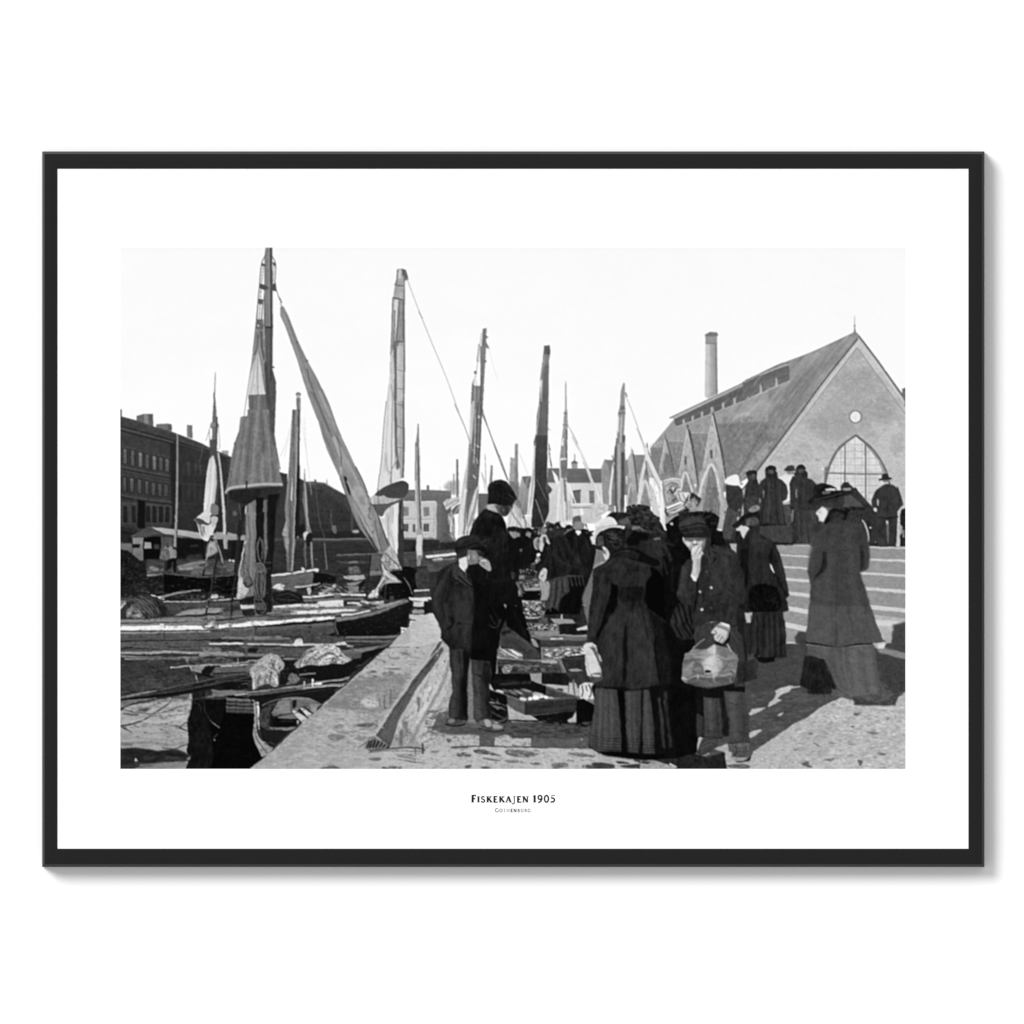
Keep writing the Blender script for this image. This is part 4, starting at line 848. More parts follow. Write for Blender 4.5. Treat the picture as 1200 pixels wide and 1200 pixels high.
P("580,490 660,492 656,612 570,606", 34, n=8); P("590,500 648,500 645,560 595,560", 46, n=8); L("572,540 566,640 552,700", 1.2, 110); L("655,612 662,680 700,735 760,795", 1.2, 84); L("700,740 764,800", 1.5, 132); E(726,885,7,8,120); L("750,840 720,870", 1.2, 60); L("560,690 600,780", 1.6, 34)
P("535,745 555,735 565,830 550,880 540,790", 14); P("530,1030 570,975 560,1020", 140, b=.6)
P("700,530 740,530 980,540 970,560 700,580 716,560", 114, n=16, ns=(6,1.4,0)); P("700,580 780,590 740,640 710,600", 60, n=14); L("866,566 1000,552 1200,525", 2.2, 206, w2=1.2); 
for y,g in ((596,92),(624,70),(652,76),(676,60)): P([(806,y-8),(990,y-2),(1026,y+14),(1026,y+26),(810,y+14)], g, n=12, ns=(8,1.4,4)); L([(808,y+16),(1026,y+27)], 1, 16)
L("545,602 700,578 900,556 1200,512", 1.7, 118, w2=2.4, n=12); P("66,660 90,655 80,675 66,678",50)
P("970,600 1200,545 1200,600 1130,640 1040,640", 22, n=8)
# moored dinghy under the quay edge
Z(290,720,6)
P("0,540 60,560 560,500 640,560 500,640 300,600 60,640 20,620", 20, n=8)
P("50,620 72,612 80,690 70,740 62,800 80,860 120,910 180,940 140,990 100,1000 60,930 40,850 44,740", 158, 150, n=18, ns=(3,5,0)); L("76,615 80,690 74,740 84,810", 1.6, 214, n=10); L("60,850 90,920 140,975", 1, 70); L("100,900 150,900 180,930", 1.4, 190); P("60,720 76,720 72,770 55,770", 120, b=.5); L("64,650 62,720",.8,90); E(140,905,14,7,110); L("50,790 60,850",1.2,110); L("76,700 74,640",2,226)
P("90,640 100,620 230,590 330,580 440,590 520,630 380,760 180,930 110,890 84,800", 22, n=8)
P("88,700 130,640 220,600 270,590 180,650 130,720 160,790 150,820 92,790", 52, n=34, ns=(2.5,2.5,0), b=.6)
P("170,690 210,620 250,592 330,582 440,592 520,632 500,650 400,640 330,690 180,715", 124, 108, n=14, ns=(9,3,-4)); L("300,590 305,640 316,690", .9, 60); L("190,640 300,620 480,630", .8, 90, al=.7); P("316,605 346,603 344,650 320,660 314,620", 24, sm=1); 
P("210,720 350,690 360,730 220,750", 108, n=12, ns=(7,2,-5)); P("170,740 200,730 350,735 360,770 300,795 190,790", 10); P("150,795 340,790 320,812 150,812", 118, n=14); P("100,815 310,815 240,890 190,920 120,870", 28, n=5)
P("315,680 335,665 420,730 400,770 380,760", 196, n=12); P("370,660 390,655 450,700 440,720 420,720", 206, n=12); L("330,668 410,720", 1, 90); P("395,650 470,640 470,690 420,680", 118, n=12); L("390,640 450,690",1.3,40); P("440,620 500,630 480,690 450,690", 150, n=12); P("345,745 362,740 358,770 345,775",170)
# boat with nets alongside
P("10,330 340,320 640,260 1000,200 1050,180 700,480 400,520 0,560", 44, n=12, ns=(7,2,0))
P("-30,172 700,160 1060,155 1040,195 800,215 -30,212", 72, b=1.2, n=18, ns=(9,1.4,0)); L("0,172 300,170", 1.8, 120, n=16); L("690,160 1080,156", 2, 124, n=10); L("680,176 1060,176", 1.4, 52); L("640,192 1040,190", 1.8, 104); L("690,200 860,204", 1.5, 30)
L("0,210 220,212 520,212 700,208", 2.6, 190, n=12, ns=(8,1,0)); L("0,220 230,220", 1, 40)
P("330,190 350,170 380,168 392,200 380,220 330,220", 214, n=20, sm=1); P("390,150 440,130 600,150 690,190 680,205 400,195", 70, n=14, b=.6); 
for i in range(24): L([(400+i*12,140+RNG.rand()*12),(405+i*12,190+RNG.rand()*12)], .8, 40+60*RNG.rand(), al=.7)
P("640,190 690,190 690,208 620,208", 226, n=14); P("700,218 740,218 745,238 700,236", 190, b=.5)
P("-20,232 500,235 360,300 200,290 -20,300", 78, b=2, n=18, ns=(8,1.6,0)); P("10,235 80,240 60,270 0,268", 20, b=1); L("0,285 100,285 260,290", 2.2, 122, n=20, ns=(5,1,0)); L("0,326 90,322", 2, 136, n=16); P("0,345 60,340 40,400 0,420", 96, n=20, b=1); L("250,312 360,310",2.2,128); P("240,325 380,320 340,400 280,400 250,360", 22, n=10, b=.6)
P("620,262 700,250 940,220 980,222 900,260 820,290 740,290 650,290", 118, n=14, ns=(9,1.4,-6)); P("640,258 740,262 810,268 820,290 700,296", 96, n=20,b=.6); L("640,236 880,225 1020,190", 1.2, 44)
P("815,266 960,232 1040,180 1056,184 960,240 870,310 790,370 700,440 560,480 380,440 360,400 350,376 500,350 650,330 760,310", 18, n=6)
P("940,215 1050,175 1050,185 960,232 880,250", 84, n=10); L("870,300 820,345 760,372", 1, 70)
ns_="350,376 345,340 370,310 400,270 440,240 520,206 600,215 660,250 650,285 690,300 720,318 680,345 600,345 520,360 430,355"
P(ns_, 176, sm=1, n=34, ns=(3.4,2.4,-20)); C(ns_, sm=1)
for q,w,t in (("360,370 380,310 430,260 500,250",1.6,60),("380,370 400,330 440,290",2.4,232),("430,300 470,260 520,255",2.6,226),("415,370 425,320 470,290 500,262",1.4,70),("470,345 500,310 550,280 600,268",1.8,74),("500,350 540,315 580,290 640,300",2.2,226),("520,290 560,270 620,290 640,320",1.4,60),("520,215 560,235 620,235",3,236),("580,250 620,262 660,300 700,322",1.8,226),("600,300 620,320 610,345",1.5,80),("440,250 420,290 390,350",1,100),("360,340 350,375",2,226),("450,330 480,300",2,238),("590,216 640,240 650,270",1.6,214),("560,330 590,300",1.5,232),("430,330 455,350 500,330",1.2,110)): L(q,w,t,al=.85,b=.4)
C()
P("640,290 700,276 810,280 800,306 700,320", 84, n=28, ns=(3,1.6,0), b=.6); L("330,360 346,330", 1.6, 160,b=.5)
ns2="15,410 30,370 70,330 120,290 165,276 215,290 240,320 262,345 255,380 230,400 215,450 215,500 180,510 150,490 100,500 50,525 35,520 30,450"
P(ns2, 168, sm=1, n=30, ns=(2.6,3.4,10)); C(ns2, sm=1)
for q,w,t in (("45,440 50,520",5,128),("90,430 70,470 70,515",3.4,84),("140,420 130,460 120,500",4,96),("190,320 180,370 215,390 240,350",2.4,52),("215,300 200,350 220,400",1.6,214),("180,400 195,450 210,500",3,214),("170,400 160,450 165,500",2.6,70),("40,400 45,520",1.8,232),("225,330 240,370",1.4,210),("100,370 130,380 110,400",1.6,110),("120,300 160,310",2,200),("215,400 225,440",4,40),("60,360 120,330",1.4,196)): L(q,w,t,al=.8,b=.8)
SP("30,340 240,280 240,500 40,520", 160, 1.2, .9, 110, 220, seed=53, rj=80, al=.4)
C()
P("235,400 350,385 370,470 260,490 225,490", 20, n=10, b=.6); P("285,440 310,412 350,430 365,460 330,490 270,495 290,470", 110, n=40, ns=(2,2,0), sm=1); L("366,428 420,418 480,412", 1.4, 170, n=30, al=.9)
P("0,555 200,532 400,500 560,480 700,450 720,452 690,490 560,505 300,545 60,570 0,575", 96, n=18, ns=(8,1.3,-8)); L("0,548 200,526 400,498 700,452", 1.6, 150, n=16); L("470,488 540,484", 2.4, 236); L("520,488 700,466", 2.4, 20); L("480,476 620,462 720,440",1.6,160)
L("340,522 500,508 650,500 680,490", 1.8, 170, n=14); L("461,452 459,512", 2, 232); L("405,468 403,505", 2, 190); L("30,560 340,525",1.2,60)
P("60,570 340,535 640,505 560,600 500,630 440,590 330,580 230,588 100,620", 22, n=10, ns=(8,2,0)); L("200,580 420,545 600,520", 1.2, 60, al=.6)
Z(0,0,1)
C("141,640 490,640 490,735 470,760 293,901 141,901")
P("141,655 490,655 478,735 330,800 141,800", 130, thr=.42, ns=(5,1.2,-3), al=.5); P("141,655 490,655 490,735 293,901 141,860", 18, thr=.34, ns=(6,1.4,-3), al=.5)
P("141,655 490,655 478,735 330,810 141,810", 200, thr=.6, ns=(3.5,.9,-3), al=.6)
C()
# ================= quay =================
Z(0,0,1)
Q="141,901"
def quad(s,g,g2=None,**k): P(s,g,g2,**k)
P("293,901 520,728 540,712 600,690 700,690 1061,690 1061,901", 172, n=12, ns=(10,3,0))
Z(290,720,6)
P("20,1090 180,960 560,620 980,240 1180,40 1260,0 1300,300 960,800 900,1090", 182, 168, n=12, ns=(9,3,0))
P("520,640 800,420 900,440 1160,400 1010,660 900,690 700,665 540,655", 136, n=18, ns=(10,3,0), b=2)
P("810,590 900,550 920,655 850,655 790,620", 196, b=3, n=8); P("920,500 1040,470 1000,640 910,650", 150, n=14, b=2, al=.7)
P("300,1090 180,960 460,690 560,700 420,860 380,930", 156, n=10, ns=(9,3,0), b=4, al=.7)
P("760,690 900,690 1010,700 900,760 760,750", 156, n=16, b=2)
L("20,1085 180,957 560,618 980,238", 1, 216, al=.7); L("30,1090 190,962 565,624", .8, 110, al=.6)
L("970,236 1100,228 1200,232", 1.3, 70); L("1100,228 1150,214 1190,218", 1, 110); P("1000,225 1200,190 1200,226 1010,232", 196, n=10,b=1)
C("20,1090 560,620 980,240 1180,40 1300,100 1200,420 930,840 800,950 900,1090")
P("560,250 1300,250 1300,700 400,700", 92, thr=.32, n=14, ns=(5,1.1,0), al=.7)
P("400,650 1000,650 1000,960 400,960", 128, thr=.25, n=10, ns=(7,1.6,0), al=.65)
P("20,640 1300,640 1300,1090 20,1090", 150, thr=.2, ns=(7,1.4,0), al=.4); P("20,300 1300,240 1300,1090 20,1090", 208, thr=.3, ns=(6,1.3,0), al=.5)
C()
for s,g in (("840,405 900,400 910,412 850,412",84),("850,430 910,432 900,442",92),("960,405 1020,400 1020,425 950,428",112),("960,380 1070,378 1060,390",90),("1060,270 1120,266 1140,290 1080,288",124),("1040,300 1130,306 1100,320",128),("1000,310 1060,312",120),("610,785 640,770 680,785 640,800 612,796",124),("640,730 700,750 690,740",110),("565,850 600,840 690,850 680,870 610,890 575,870",116),("620,820 700,825 790,820 700,842",134),("760,860 840,862 800,890 750,880",140),("550,915 600,920 570,922",110),("660,930 710,925 690,936",120),("860,1010 940,1008 920,1030 870,1025",104),("980,1080 1060,1064 1100,1078 1080,1090 980,1090",60),("520,1078 600,1064 650,1080 640,1090 530,1090",84),("1030,990 1120,985 1190,1010 1080,1008",112),("1140,960 1200,966 1200,985 1120,980",90)): P(s,g,sm=1,n=10,b=.5) if len(s.split())>2 else L(s,1.4,g)
for x,a,b_ in ((930,590,650),(966,570,660),(1008,530,630)): L([(x,a),(x,b_)], 1.6, 86, n=10, b=.5)
P("765,770 830,760 900,770 910,790 860,812 780,810 752,795", 150, sm=1); P("770,778 830,768 895,778 850,792 790,790", 72, sm=1); L("752,795 780,812 860,814 905,795", 1.4, 64, al=.8); L("870,766 900,780 915,790", 1.8, 70); L("900,740 915,790",1,90)
# gutter
Z(450,710,6)
P("0,850 0,940 30,960 180,960 470,330 410,230 400,240 200,560", 96, n=12, ns=(3,8,25))
P("0,850 60,760 200,560 400,235 420,260 290,480 130,720 30,950 0,930", 68, 80, n=12, ns=(3,10,28)); L("0,835 60,745 200,545 330,330 405,228", 1.2, 196, n=14)
P("410,250 465,300 460,420 380,560 300,700 200,880 160,950 60,950 130,800 240,600 330,430", 172, n=22, ns=(3,8,25), b=.8); P("330,450 400,420 400,520 300,600 250,740 130,800 200,640", 198, n=12, b=1.5); 
P("440,420 400,540 290,700 190,870 160,950 130,950 200,800 300,640 390,500", 128, n=12, ns=(2,9,28), b=1.2); P("60,820 110,780 130,860 100,950 40,940", 80, n=26, ns=(2,5,10), b=1.5); P("215,630 240,630 235,760 222,770", 90, n=20, b=.8); E(305,618,6,6,60); E(420,362,9,6,50); 
P("290,500 330,420 430,330 420,380 340,460", 90, n=14, b=1.5)
# joint zigzag at gutter end
P("0,960 60,970 180,955 250,985 250,1000 0,1000", 70, n=16, ns=(4,2,0), b=.6)
Z(290,720,6); P("815,940 850,860 880,850 1000,930 990,945 860,960", 132, n=10); 
for x in (840,880,925,965): P([(x-5,930),(x+25,868-(x<900)*8),(x+38,880),(x+8,935)], 44, n=16)
L("860,955 1000,940 1150,920", 1.6, 96, n=16); L("770,940 820,905 870,850",1,96,al=.7)
# wet stone field right of the gutter
Z(450,710,6)
P("470,320 620,300 1400,300 1400,1145 0,1145 0,1000 180,990 200,880", 176, n=14, ns=(8,2.4,0))
P("330,700 470,440 480,780 440,820 700,800 700,900 300,880", 172, n=22, ns=(4,2.4,20), b=1); P("340,760 460,740 450,820 800,830 900,880 1400,820 1400,930 780,925 700,920 600,900 400,900 330,850", 92, n=16, ns=(9,2,0), b=1); P("570,350 612,350 640,800 585,800", 118, n=18, ns=(3,3,0)); P("560,700 640,690 640,810 570,800", 110, n=18, b=1)
P("270,900 420,890 500,915 640,905 690,930 690,990 300,990 262,960", 176, n=18, ns=(3,3,0)); P("770,930 850,900 980,930 1032,925 1030,980 780,990", 180, n=14, ns=(3,3,0)); P("670,910 780,905 770,995 670,985", 84, n=10); P("1032,925 1500,925 1560,1000 1035,995", 86, n=16, ns=(4,3,0)); P("800,820 1500,820 1560,930 900,930 820,880", 58, n=10, ns=(8,2,0))
P("440,930 480,940 460,965 440,950", 90, n=10); P("480,985 620,990 560,1010 480,1005", 84); L("262,905 262,985", 2, 60); L("470,995 700,988 1040,996 1500,1002", 1.4, 70, n=20)
P("0,1000 250,1000 470,1000 1200,1000 1500,1010 1500,1145 0,1145", 186, n=12, ns=(8,2.4,0)); L("615,1010 640,1060 620,1140", 2, 206,al=.7); L("1110,1010 1130,1140", 2, 206,al=.7)
for s,g in (("510,1040 560,1030 610,1045 600,1060 530,1058",70),("630,1015 700,1012 800,1045 830,1058 760,1050 650,1035",68),("850,1020 900,1010 990,1020 1090,1040 1000,1065 920,1062 860,1045",92),("90,1050 180,1038 230,1060 220,1080 130,1070",124),("330,1020 390,1018 370,1032 330,1030",110),("70,1078 200,1090 310,1105 200,1100",92),("700,1065 820,1085 790,1092 700,1075",96),("850,1085 960,1090 980,1105 880,1104",120),("1030,1100 1100,1105 1090,1120 1040,1112",80),("570,1125 610,1118 600,1138 575,1140",60),("680,1130 740,1132 740,1145 690,1145",64),("1180,1110 1280,1105 1290,1130 1200,1140",96),("1300,1030 1400,1040 1500,1060 1400,1062 1310,1045",96),("1410,1120 1600,1125 1600,1145 1420,1145",60),("880,1015 860,1030",90),("1180,1140 1250,1140 1200,1146",70),("0,1130 120,1135 100,1146 0,1146",60)): P(s,g,sm=1,n=12,b=.4) if len(s.split())>2 else None
C("0,1000 1500,1000 1700,1145 0,1145"); P("0,1000 1700,1000 1700,1145 0,1145", 104, thr=.36, ns=(5,1.3,0), al=.8); P("0,1000 1700,1000 1700,1145 0,1145", 214, thr=.3, ns=(6,1.3,0), al=.5); C()
# cobbles on the right
Z(750,730,6.667)
P("-20,1150 0,1060 450,1000 760,100 1200,100 1500,80 2100,80 2100,1150", 66, 74, n=10, ns=(7,1.2,0))
C("-20,1150 0,1060 450,1000 760,100 1200,100 2100,80 2100,1150"); 
for y in range(150,1140,15): L([(600,y+4*math.sin(y)),(1200,y),(2100,y+6)], .5, 92, al=.35)
C()
Z(880,710,6)
P("0,1060 20,1025 130,950 270,850 400,780 480,720 640,640 700,660 1020,700 1040,640 1090,600 1090,1150 0,1150", 188, n=16, ns=(4,1.6,0))
C("0,1060 20,1025 130,950 270,850 400,780 480,720 640,640 700,660 1020,700 1040,640 1090,600 1090,1150 0,1150")
P("0,600 1090,600 1090,1150 0,1150", 130, thr=.3, ns=(4,1.1,-4), al=.55); P("0,600 1090,600 1090,1150 0,1150", 222, thr=.3, ns=(3.2,1,-4), al=.6)
P("200,780 600,860 500,1100 100,1000", 168, b=8, al=.5)
SP("0,600 1090,600 1090,1150 0,1150", 420, 2.6, .55, 100, 168, seed=61, rj=12, al=.5); SP("0,600 1090,600 1090,1150 0,1150", 320, 2, .6, 200, 240, seed=62, rj=12, al=.5)
for s in ("700,845 730,842 715,855","810,885 900,895 860,902","890,1035 950,1040 930,1052","350,1110 400,1095 400,1125","360,1115 430,1130 400,1138","750,1085 790,1090 770,1125","950,792 980,795 960,800","720,755 780,750 740,775","400,895 430,900","440,960 480,990","170,1110 220,1125 200,1140","520,1080 590,1075 560,1090","180,1020 200,1022 190,1040"): P(s,80,sm=1,al=.85,b=.4) if len(s.split())>2 else L(s,1.2,96)
C()
for s in ("170,600 260,565 340,560 350,572 280,585 200,630 180,660 215,665 150,690 122,710 130,680 165,650 185,610","0,735 60,720 110,715 60,745 0,770","185,770 210,755 235,748 210,770","0,885 70,870 80,876 40,905 0,930"): P(s,182,n=12,ns=(3,1.4,0),b=.4)
# ================= steps =================
Z(880,560,6)
P("160,460 1090,480 1090,1010 980,1200 240,1200 160,1000", 146, n=9, ns=(4,3,0))
P("160,462 420,474 420,482 170,474", 206); P("830,484 1090,488 1090,498 830,494", 206)
for (y0,y1,h0,h1) in ((536,552,10,12),(614,634,12,14),(696,718,18,20),(790,816,24,28),(890,930,30,34),(1006,1050,34,40)):
    P([(190,y0),(430,y1),(430,y1+h1),(190,y0+h0)], 204, n=6)
for (y0,y1,h0,h1) in ((566,576,14,16),(660,680,16,18),(764,790,22,24),(886,918,30,32)):
    P([(760,y0),(1090,y1),(1090,y1+h1),(760,y0+h0)], 204, n=6)
P("840,960 1090,990 1090,1010 1000,1090 960,1190 860,1190 860,1000", 178, n=14, b=.8); P("860,1000 1060,1010 980,1046 880,1040", 206, b=1, n=10); P("1060,1020 1090,1008 1090,1200 960,1200 990,1080", 72, b=2, n=8)
P("190,480 430,490 430,536 190,532", 150); 
for i in range(30): L([(190+RNG.rand()*900,500+RNG.rand()*500),(195+RNG.rand()*900,500+RNG.rand()*500)], .4, 160, al=.15)
P("240,1060 330,1080 320,1170 250,1165", 150, n=8); P("240,1150 320,1156 310,1176 250,1172", 190); 
Z(880,710,6)
P("250,265 380,270 380,300 400,560 0,600 0,400 250,360", 66, n=8, ns=(6,1.2,0)); P("890,330 1090,380 1090,600 1030,640 1020,700 720,700", 62, n=9, ns=(5,2,0), b=1); P("890,290 1090,330 1090,376 900,330", 132, b=1, n=10); P("960,200 1090,190 1090,330 930,290", 66, b=1); P("900,270 950,255 930,300 890,300", 214, b=.6); P("940,180 990,190 985,260 940,262",170,b=1)
P("1000,130 1090,120 1090,205 1000,185", 70, b=2)
# people up on the steps
Z(880,520,6)
def body(s, g, **k): P(s, g, n=k.pop('n',7), ns=(1.8,4,0), b=.5, **k)
body("630,300 660,270 700,290 780,360 850,440 900,520 900,720 780,720 700,500 640,400", 56)
P("632,312 640,290 650,272 685,270 695,288 712,300 690,312 650,316", 48, b=.3); P("640,314 700,310 710,330 660,340", 150, n=20, b=.4); P("705,312 740,308 752,330 780,372 770,410 700,380", 54)
P("636,390 700,385 760,410 800,440 790,462 700,460 650,430", 92, n=14)
body("780,400 850,440 900,500 920,600 920,720 820,720 800,560 780,480", 52)
P("795,555 830,540 850,590 830,720 790,720", 46)
L("780,535 805,570 822,630 826,690", 2.2, 196, n=20)
for x,y in ((840,590),(962,550),(960,605)): E(x,y,9,6,206)
P("955,690 985,680 975,705 985,720 958,718", 226); L("870,690 900,700 925,680 915,660", 1.2, 170)
P("840,700 960,680 960,722 840,722", 34, n=20)
# man in dark suit, back turned
body("930,290 960,278 1000,290 1040,320 1060,380 1072,430 1040,460 1028,480 1036,560 1040,722 990,722 975,600 955,600 950,722 890,722 890,520 880,470 850,440 846,400 870,340 900,310", 56)
P("900,262 905,248 918,242 922,218 940,210 962,212 968,236 990,240 988,252 950,250", 44, b=.3); P("918,258 968,252 966,276 930,282", 196, n=10); L("920,270 966,280", 1, 232); P("862,455 885,452 886,474 868,474", 206, sm=1); P("886,385 900,400 896,440 886,430", 176)
P("905,516 1030,508 1036,722 890,722", 52, n=6); P("950,540 968,542 966,570 952,566", 190, b=.3); P("1030,470 1060,450 1040,520 1044,722 1024,722", 190, n=16); P("1046,500 1060,460 1090,452 1090,722 1050,722", 34, n=14); P("1044,560 1066,580 1060,640 1046,640", 160, n=26); P("1064,610 1080,600 1082,660 1066,660",120,n=20)
# pair of women standing, man in pale coat between
P("196,236 250,210 310,220 320,300 280,330 272,400 230,416 240,330", 226, n=10, ns=(2,3,0)); P("228,414 274,402 270,420 230,430", 170); P("236,182 240,170 250,168 254,156 290,150 306,160 306,180 280,188", 60, b=.3); P("246,186 300,182 304,212 270,218 250,208", 176, n=16); P("228,430 290,420 300,560 262,560 240,480", 66, n=14)
P("262,500 290,490 296,540 268,545", 120, n=20, sm=1); P("300,560 316,600 312,640 298,630", 214, b=.4); P("270,560 350,560 350,710 260,700", 40, n=10)
body("100,196 108,168 140,156 172,160 178,196 186,210 186,240 220,256 250,290 262,340 250,390 222,410 240,480 262,560 250,590 40,590 60,420 70,400 50,360 50,300 70,262 104,236", 52)
P("98,190 104,166 140,154 170,158 180,182 160,184 170,196 120,200", 40); P("120,168 150,162 170,170 160,186 130,186", 82, n=14); P("100,208 185,200 188,240 104,240", 44)
P("60,570 250,560 270,600 290,660 280,690 60,690", 66, n=8, ns=(1.5,5,0)); P("50,560 260,560 260,585 50,585", 36, b=1, n=14); L("150,420 140,560", 1.2, 40); L("180,420 190,560 188,680", 1.2, 38); L("110,250 100,400 80,560", 1, 38, al=.7); P("84,330 96,328 94,380 86,380", 130, b=.4)
P("50,680 290,660 300,716 50,712", 32, n=12)
P("0,190 30,186 44,210 40,240 50,270 60,300 40,420 0,420", 50, n=8); P("0,190 40,190 40,212 0,216", 36)
P("290,600 306,600 310,630 296,632", 226, b=.4)
P("316,176 326,156 350,148 376,156 384,188 400,212 396,240 430,252 456,280 470,340 430,420 340,460 276,460 272,400 284,290 318,252 312,200", 50, b=.4, n=7); P("318,170 350,150 376,158 380,182 350,190 326,190", 72, n=12); P("318,204 396,196 400,236 320,244", 40, n=10); P("270,440 480,450 480,464 280,464", 32); P("302,462 470,462 480,560 440,712 320,712 300,600", 60, n=10, ns=(1.5,7,0)); P("314,340 324,338 322,382 314,378", 120, b=.3)
L("330,470 345,600 356,710",1.6,36); L("380,470 400,600",1.2,76); L("420,470 450,560",1.2,78)
L("160,708 430,712", 1.2, 40); P("165,700 420,706 420,716 165,714", 200, al=.5, n=30, ns=(3,1,0))
# woman in white headscarf and dark figures at the top left of the steps
Z(740,500,6)
P("655,392 670,362 710,340 745,338 758,370 755,415 700,410", 236, sm=1, n=6); P("760,395 785,392 785,412 765,412", 160)
P("664,412 755,415 780,440 790,520 770,600 740,640 735,760 720,800 630,800 640,740 660,620 680,560 665,520", 54, n=8, b=.5); P("680,570 740,600 730,700 700,790 635,790 650,680", 72, n=14, ns=(2,6,8)); P("636,500 665,505 668,590 645,600", 170, n=30); P("745,590 765,570 762,620 748,630", 150, n=30,b=.5)
P("806,330 825,308 870,312 884,330 878,350 884,380 860,390 880,420 900,480 900,600 790,640 784,520 800,430 820,380 812,350", 52, n=8, b=.4); P("804,322 830,306 872,312 882,330 810,344", 38); P("820,345 870,348 868,372 824,372", 72, n=14); P("800,500 880,480 900,560 820,600", 62, n=16)
P("650,820 740,800 1140,800 1140,830 660,840", 36, n=14); P("690,825 745,820 740,890 700,860", 170, n=14, b=.5)
P("895,700 1130,690 1150,760 1130,820 900,800", 64, n=8, ns=(1.5,6,0))
P("1060,560 1110,560 1130,680 1100,700 1070,640", 70, n=20, b=1)
P("1140,330 1200,290 1200,800 1130,800 1140,560 1120,560 1110,400", 52, n=6); L("1160,440 1160,500", 1.2, 150)
# gap behind the crowd: pale walls
P("590,730 625,735 625,790 590,780", 130, n=30, sm=1)
# ================= fish crates and baskets on the quay =================
Z(600,600,6)
P("50,380 260,300 500,400 560,740 560,1200 -60,1200 60,700", 40, n=14, ns=(4,2,0), b=1)
P("60,400 200,380 250,700 220,760 70,740", 50, n=24, ns=(3,1.6,0)); 
P("55,410 90,405 95,425 60,430", 150); P("120,345 190,330 180,380 130,390", 110, n=30); E(185,302,13,12,232); P("160,340 185,350 170,385 150,388",225); E(110,408,9,6,240); E(178,325,10,10,190)
P("80,450 190,455 190,545 90,550", 92, n=50, ns=(2,1.2,0)); L("60,450 190,456", 1.6, 110); L("90,545 200,548", 2, 150); P("85,560 215,555 220,600 80,610", 16); L("100,580 200,575",1.4,60)
P("50,625 200,620 240,650 220,740 70,745", 86, n=14); SP("50,625 220,620 215,740 70,742", 130, 1.6, .9, 16, 226, seed=71, rj=60); L("70,745 190,742",1.4,206)
P("215,740 250,740 250,780 180,780", 80, n=20); P("270,750 430,755 450,780 330,790 300,782", 150, n=12); L("350,712 352,752", 1.8, 206); P("300,785 330,785 335,860 300,862", 100); P("330,790 450,782 540,860 340,862", 30, n=10); P("450,820 530,795 535,828 460,832", 196, n=10)
P("80,778 320,785 330,860 130,868 100,830", 96, n=14); SP("90,782 320,788 320,830 120,838", 90, 2, .9, 16, 200, seed=72, rj=50); P("160,840 330,835 330,864 160,866", 136, n=12)
L("130,875 330,868 530,870", 1.8, 130); P("130,878 530,872 530,905 200,902", 100, n=14, ns=(8,1.3,0)); P("200,902 530,905 530,942 200,944", 58, n=10, ns=(8,1.6,0)); L("270,892 360,890", 1.2, 236); L("330,866 530,874", 1, 156)
P("205,950 510,945 520,1000 330,1020 320,1060 220,1045", 110, n=20); P("340,945 510,945 510,960 345,960", 130, n=14)
C("222,960 510,958 520,1005 420,1010 330,1016 310,1046 222,1036")
for i in range(70):
    x=220+290*RNG.rand(); y=962+75*RNG.rand(); L([(x,y),(x+14,y+8*(RNG.rand()-.5)),(x+26,y+16*(RNG.rand()-.3))], 1.1, 40+200*(RNG.rand()>.4), w2=.6)
C()
L("208,950 212,1040", 1.4, 150); L("210,1048 320,1060", 1.5, 170); P("320,1035 345,1025 380,1120 350,1130", 104, n=10); P("340,1018 505,1018 505,1110 400,1130", 44, n=8, ns=(6,2,0)); P("400,1115 440,1100 500,1112 480,1130", 150, sm=1)
Z(600,710,6)
L("0,388 200,386 320,396", 1.8, 160); P("-200,380 330,398 340,470 -200,470", 62, n=26, ns=(5,1.5,0)); P("120,390 310,395 320,410 240,405", 176); SP("-60,400 330,400 340,470 -60,465", 60, 4, .7, 30, 120, seed=73, al=.6, rj=10)
P("320,366 345,356 380,470 350,476", 100, n=10); P("135,476 205,474 210,550 140,540", 140, n=10); P("205,480 400,470 400,560 210,550", 24, n=8); P("-180,480 135,476 138,540 -180,520", 22, n=6); L("430,500 440,640", 1.8, 104, n=14); P("380,470 520,450 520,560 460,580 440,520 400,500", 52, n=10); L("400,560 400,610",1,90)
P("-60,530 240,560 250,650 60,650 -60,600", 12, n=4); P("235,565 400,620 400,634 240,610", 72, n=12); E(340,592,26,11,60)
P("470,560 510,540 583,550 580,655 480,650", 210, n=26, ns=(3,3,0)); L("490,560 500,600 490,640", 1.6, 90); L("520,560 530,600",1.6,120); L("540,555 560,600 545,650", 1.8, 100); L("560,570 575,620",1.2,110); P("530,655 580,660 570,730 545,720", 118, n=12)
Z(450,710,6)
# near crate with fish
P("740,540 1040,540 1140,560 1140,640 980,650 880,620 780,600", 18)
fish="780,600 860,588 980,590 1060,600 1140,620 1200,640 1240,655 985,672 900,640"
P(fish, 40); 
for x,y,rx,ry,ro,g in ((815,602,30,10,12,206),(870,602,40,11,20,92),(890,612,30,6,25,40),(910,610,34,10,30,110),(945,604,40,11,25,80),(955,612,40,7,25,150),(1000,600,44,14,12,84),(1005,596,40,6,15,150),(1020,625,50,12,10,70),(1075,625,34,18,10,170),(1070,645,28,18,0,244),(1105,628,26,16,10,190),(1027,652,18,14,0,240),(978,654,26,14,10,214),(1142,640,18,16,20,236),(1195,648,38,10,0,206),(1110,640,14,8,0,240),(985,640,30,6,10,90)): E(x,y,rx,ry,g,rot=ro,b=.4)
P("740,590 865,628 870,690 850,700 740,670", 14); L("740,588 860,628 985,672", 1.4, 90)
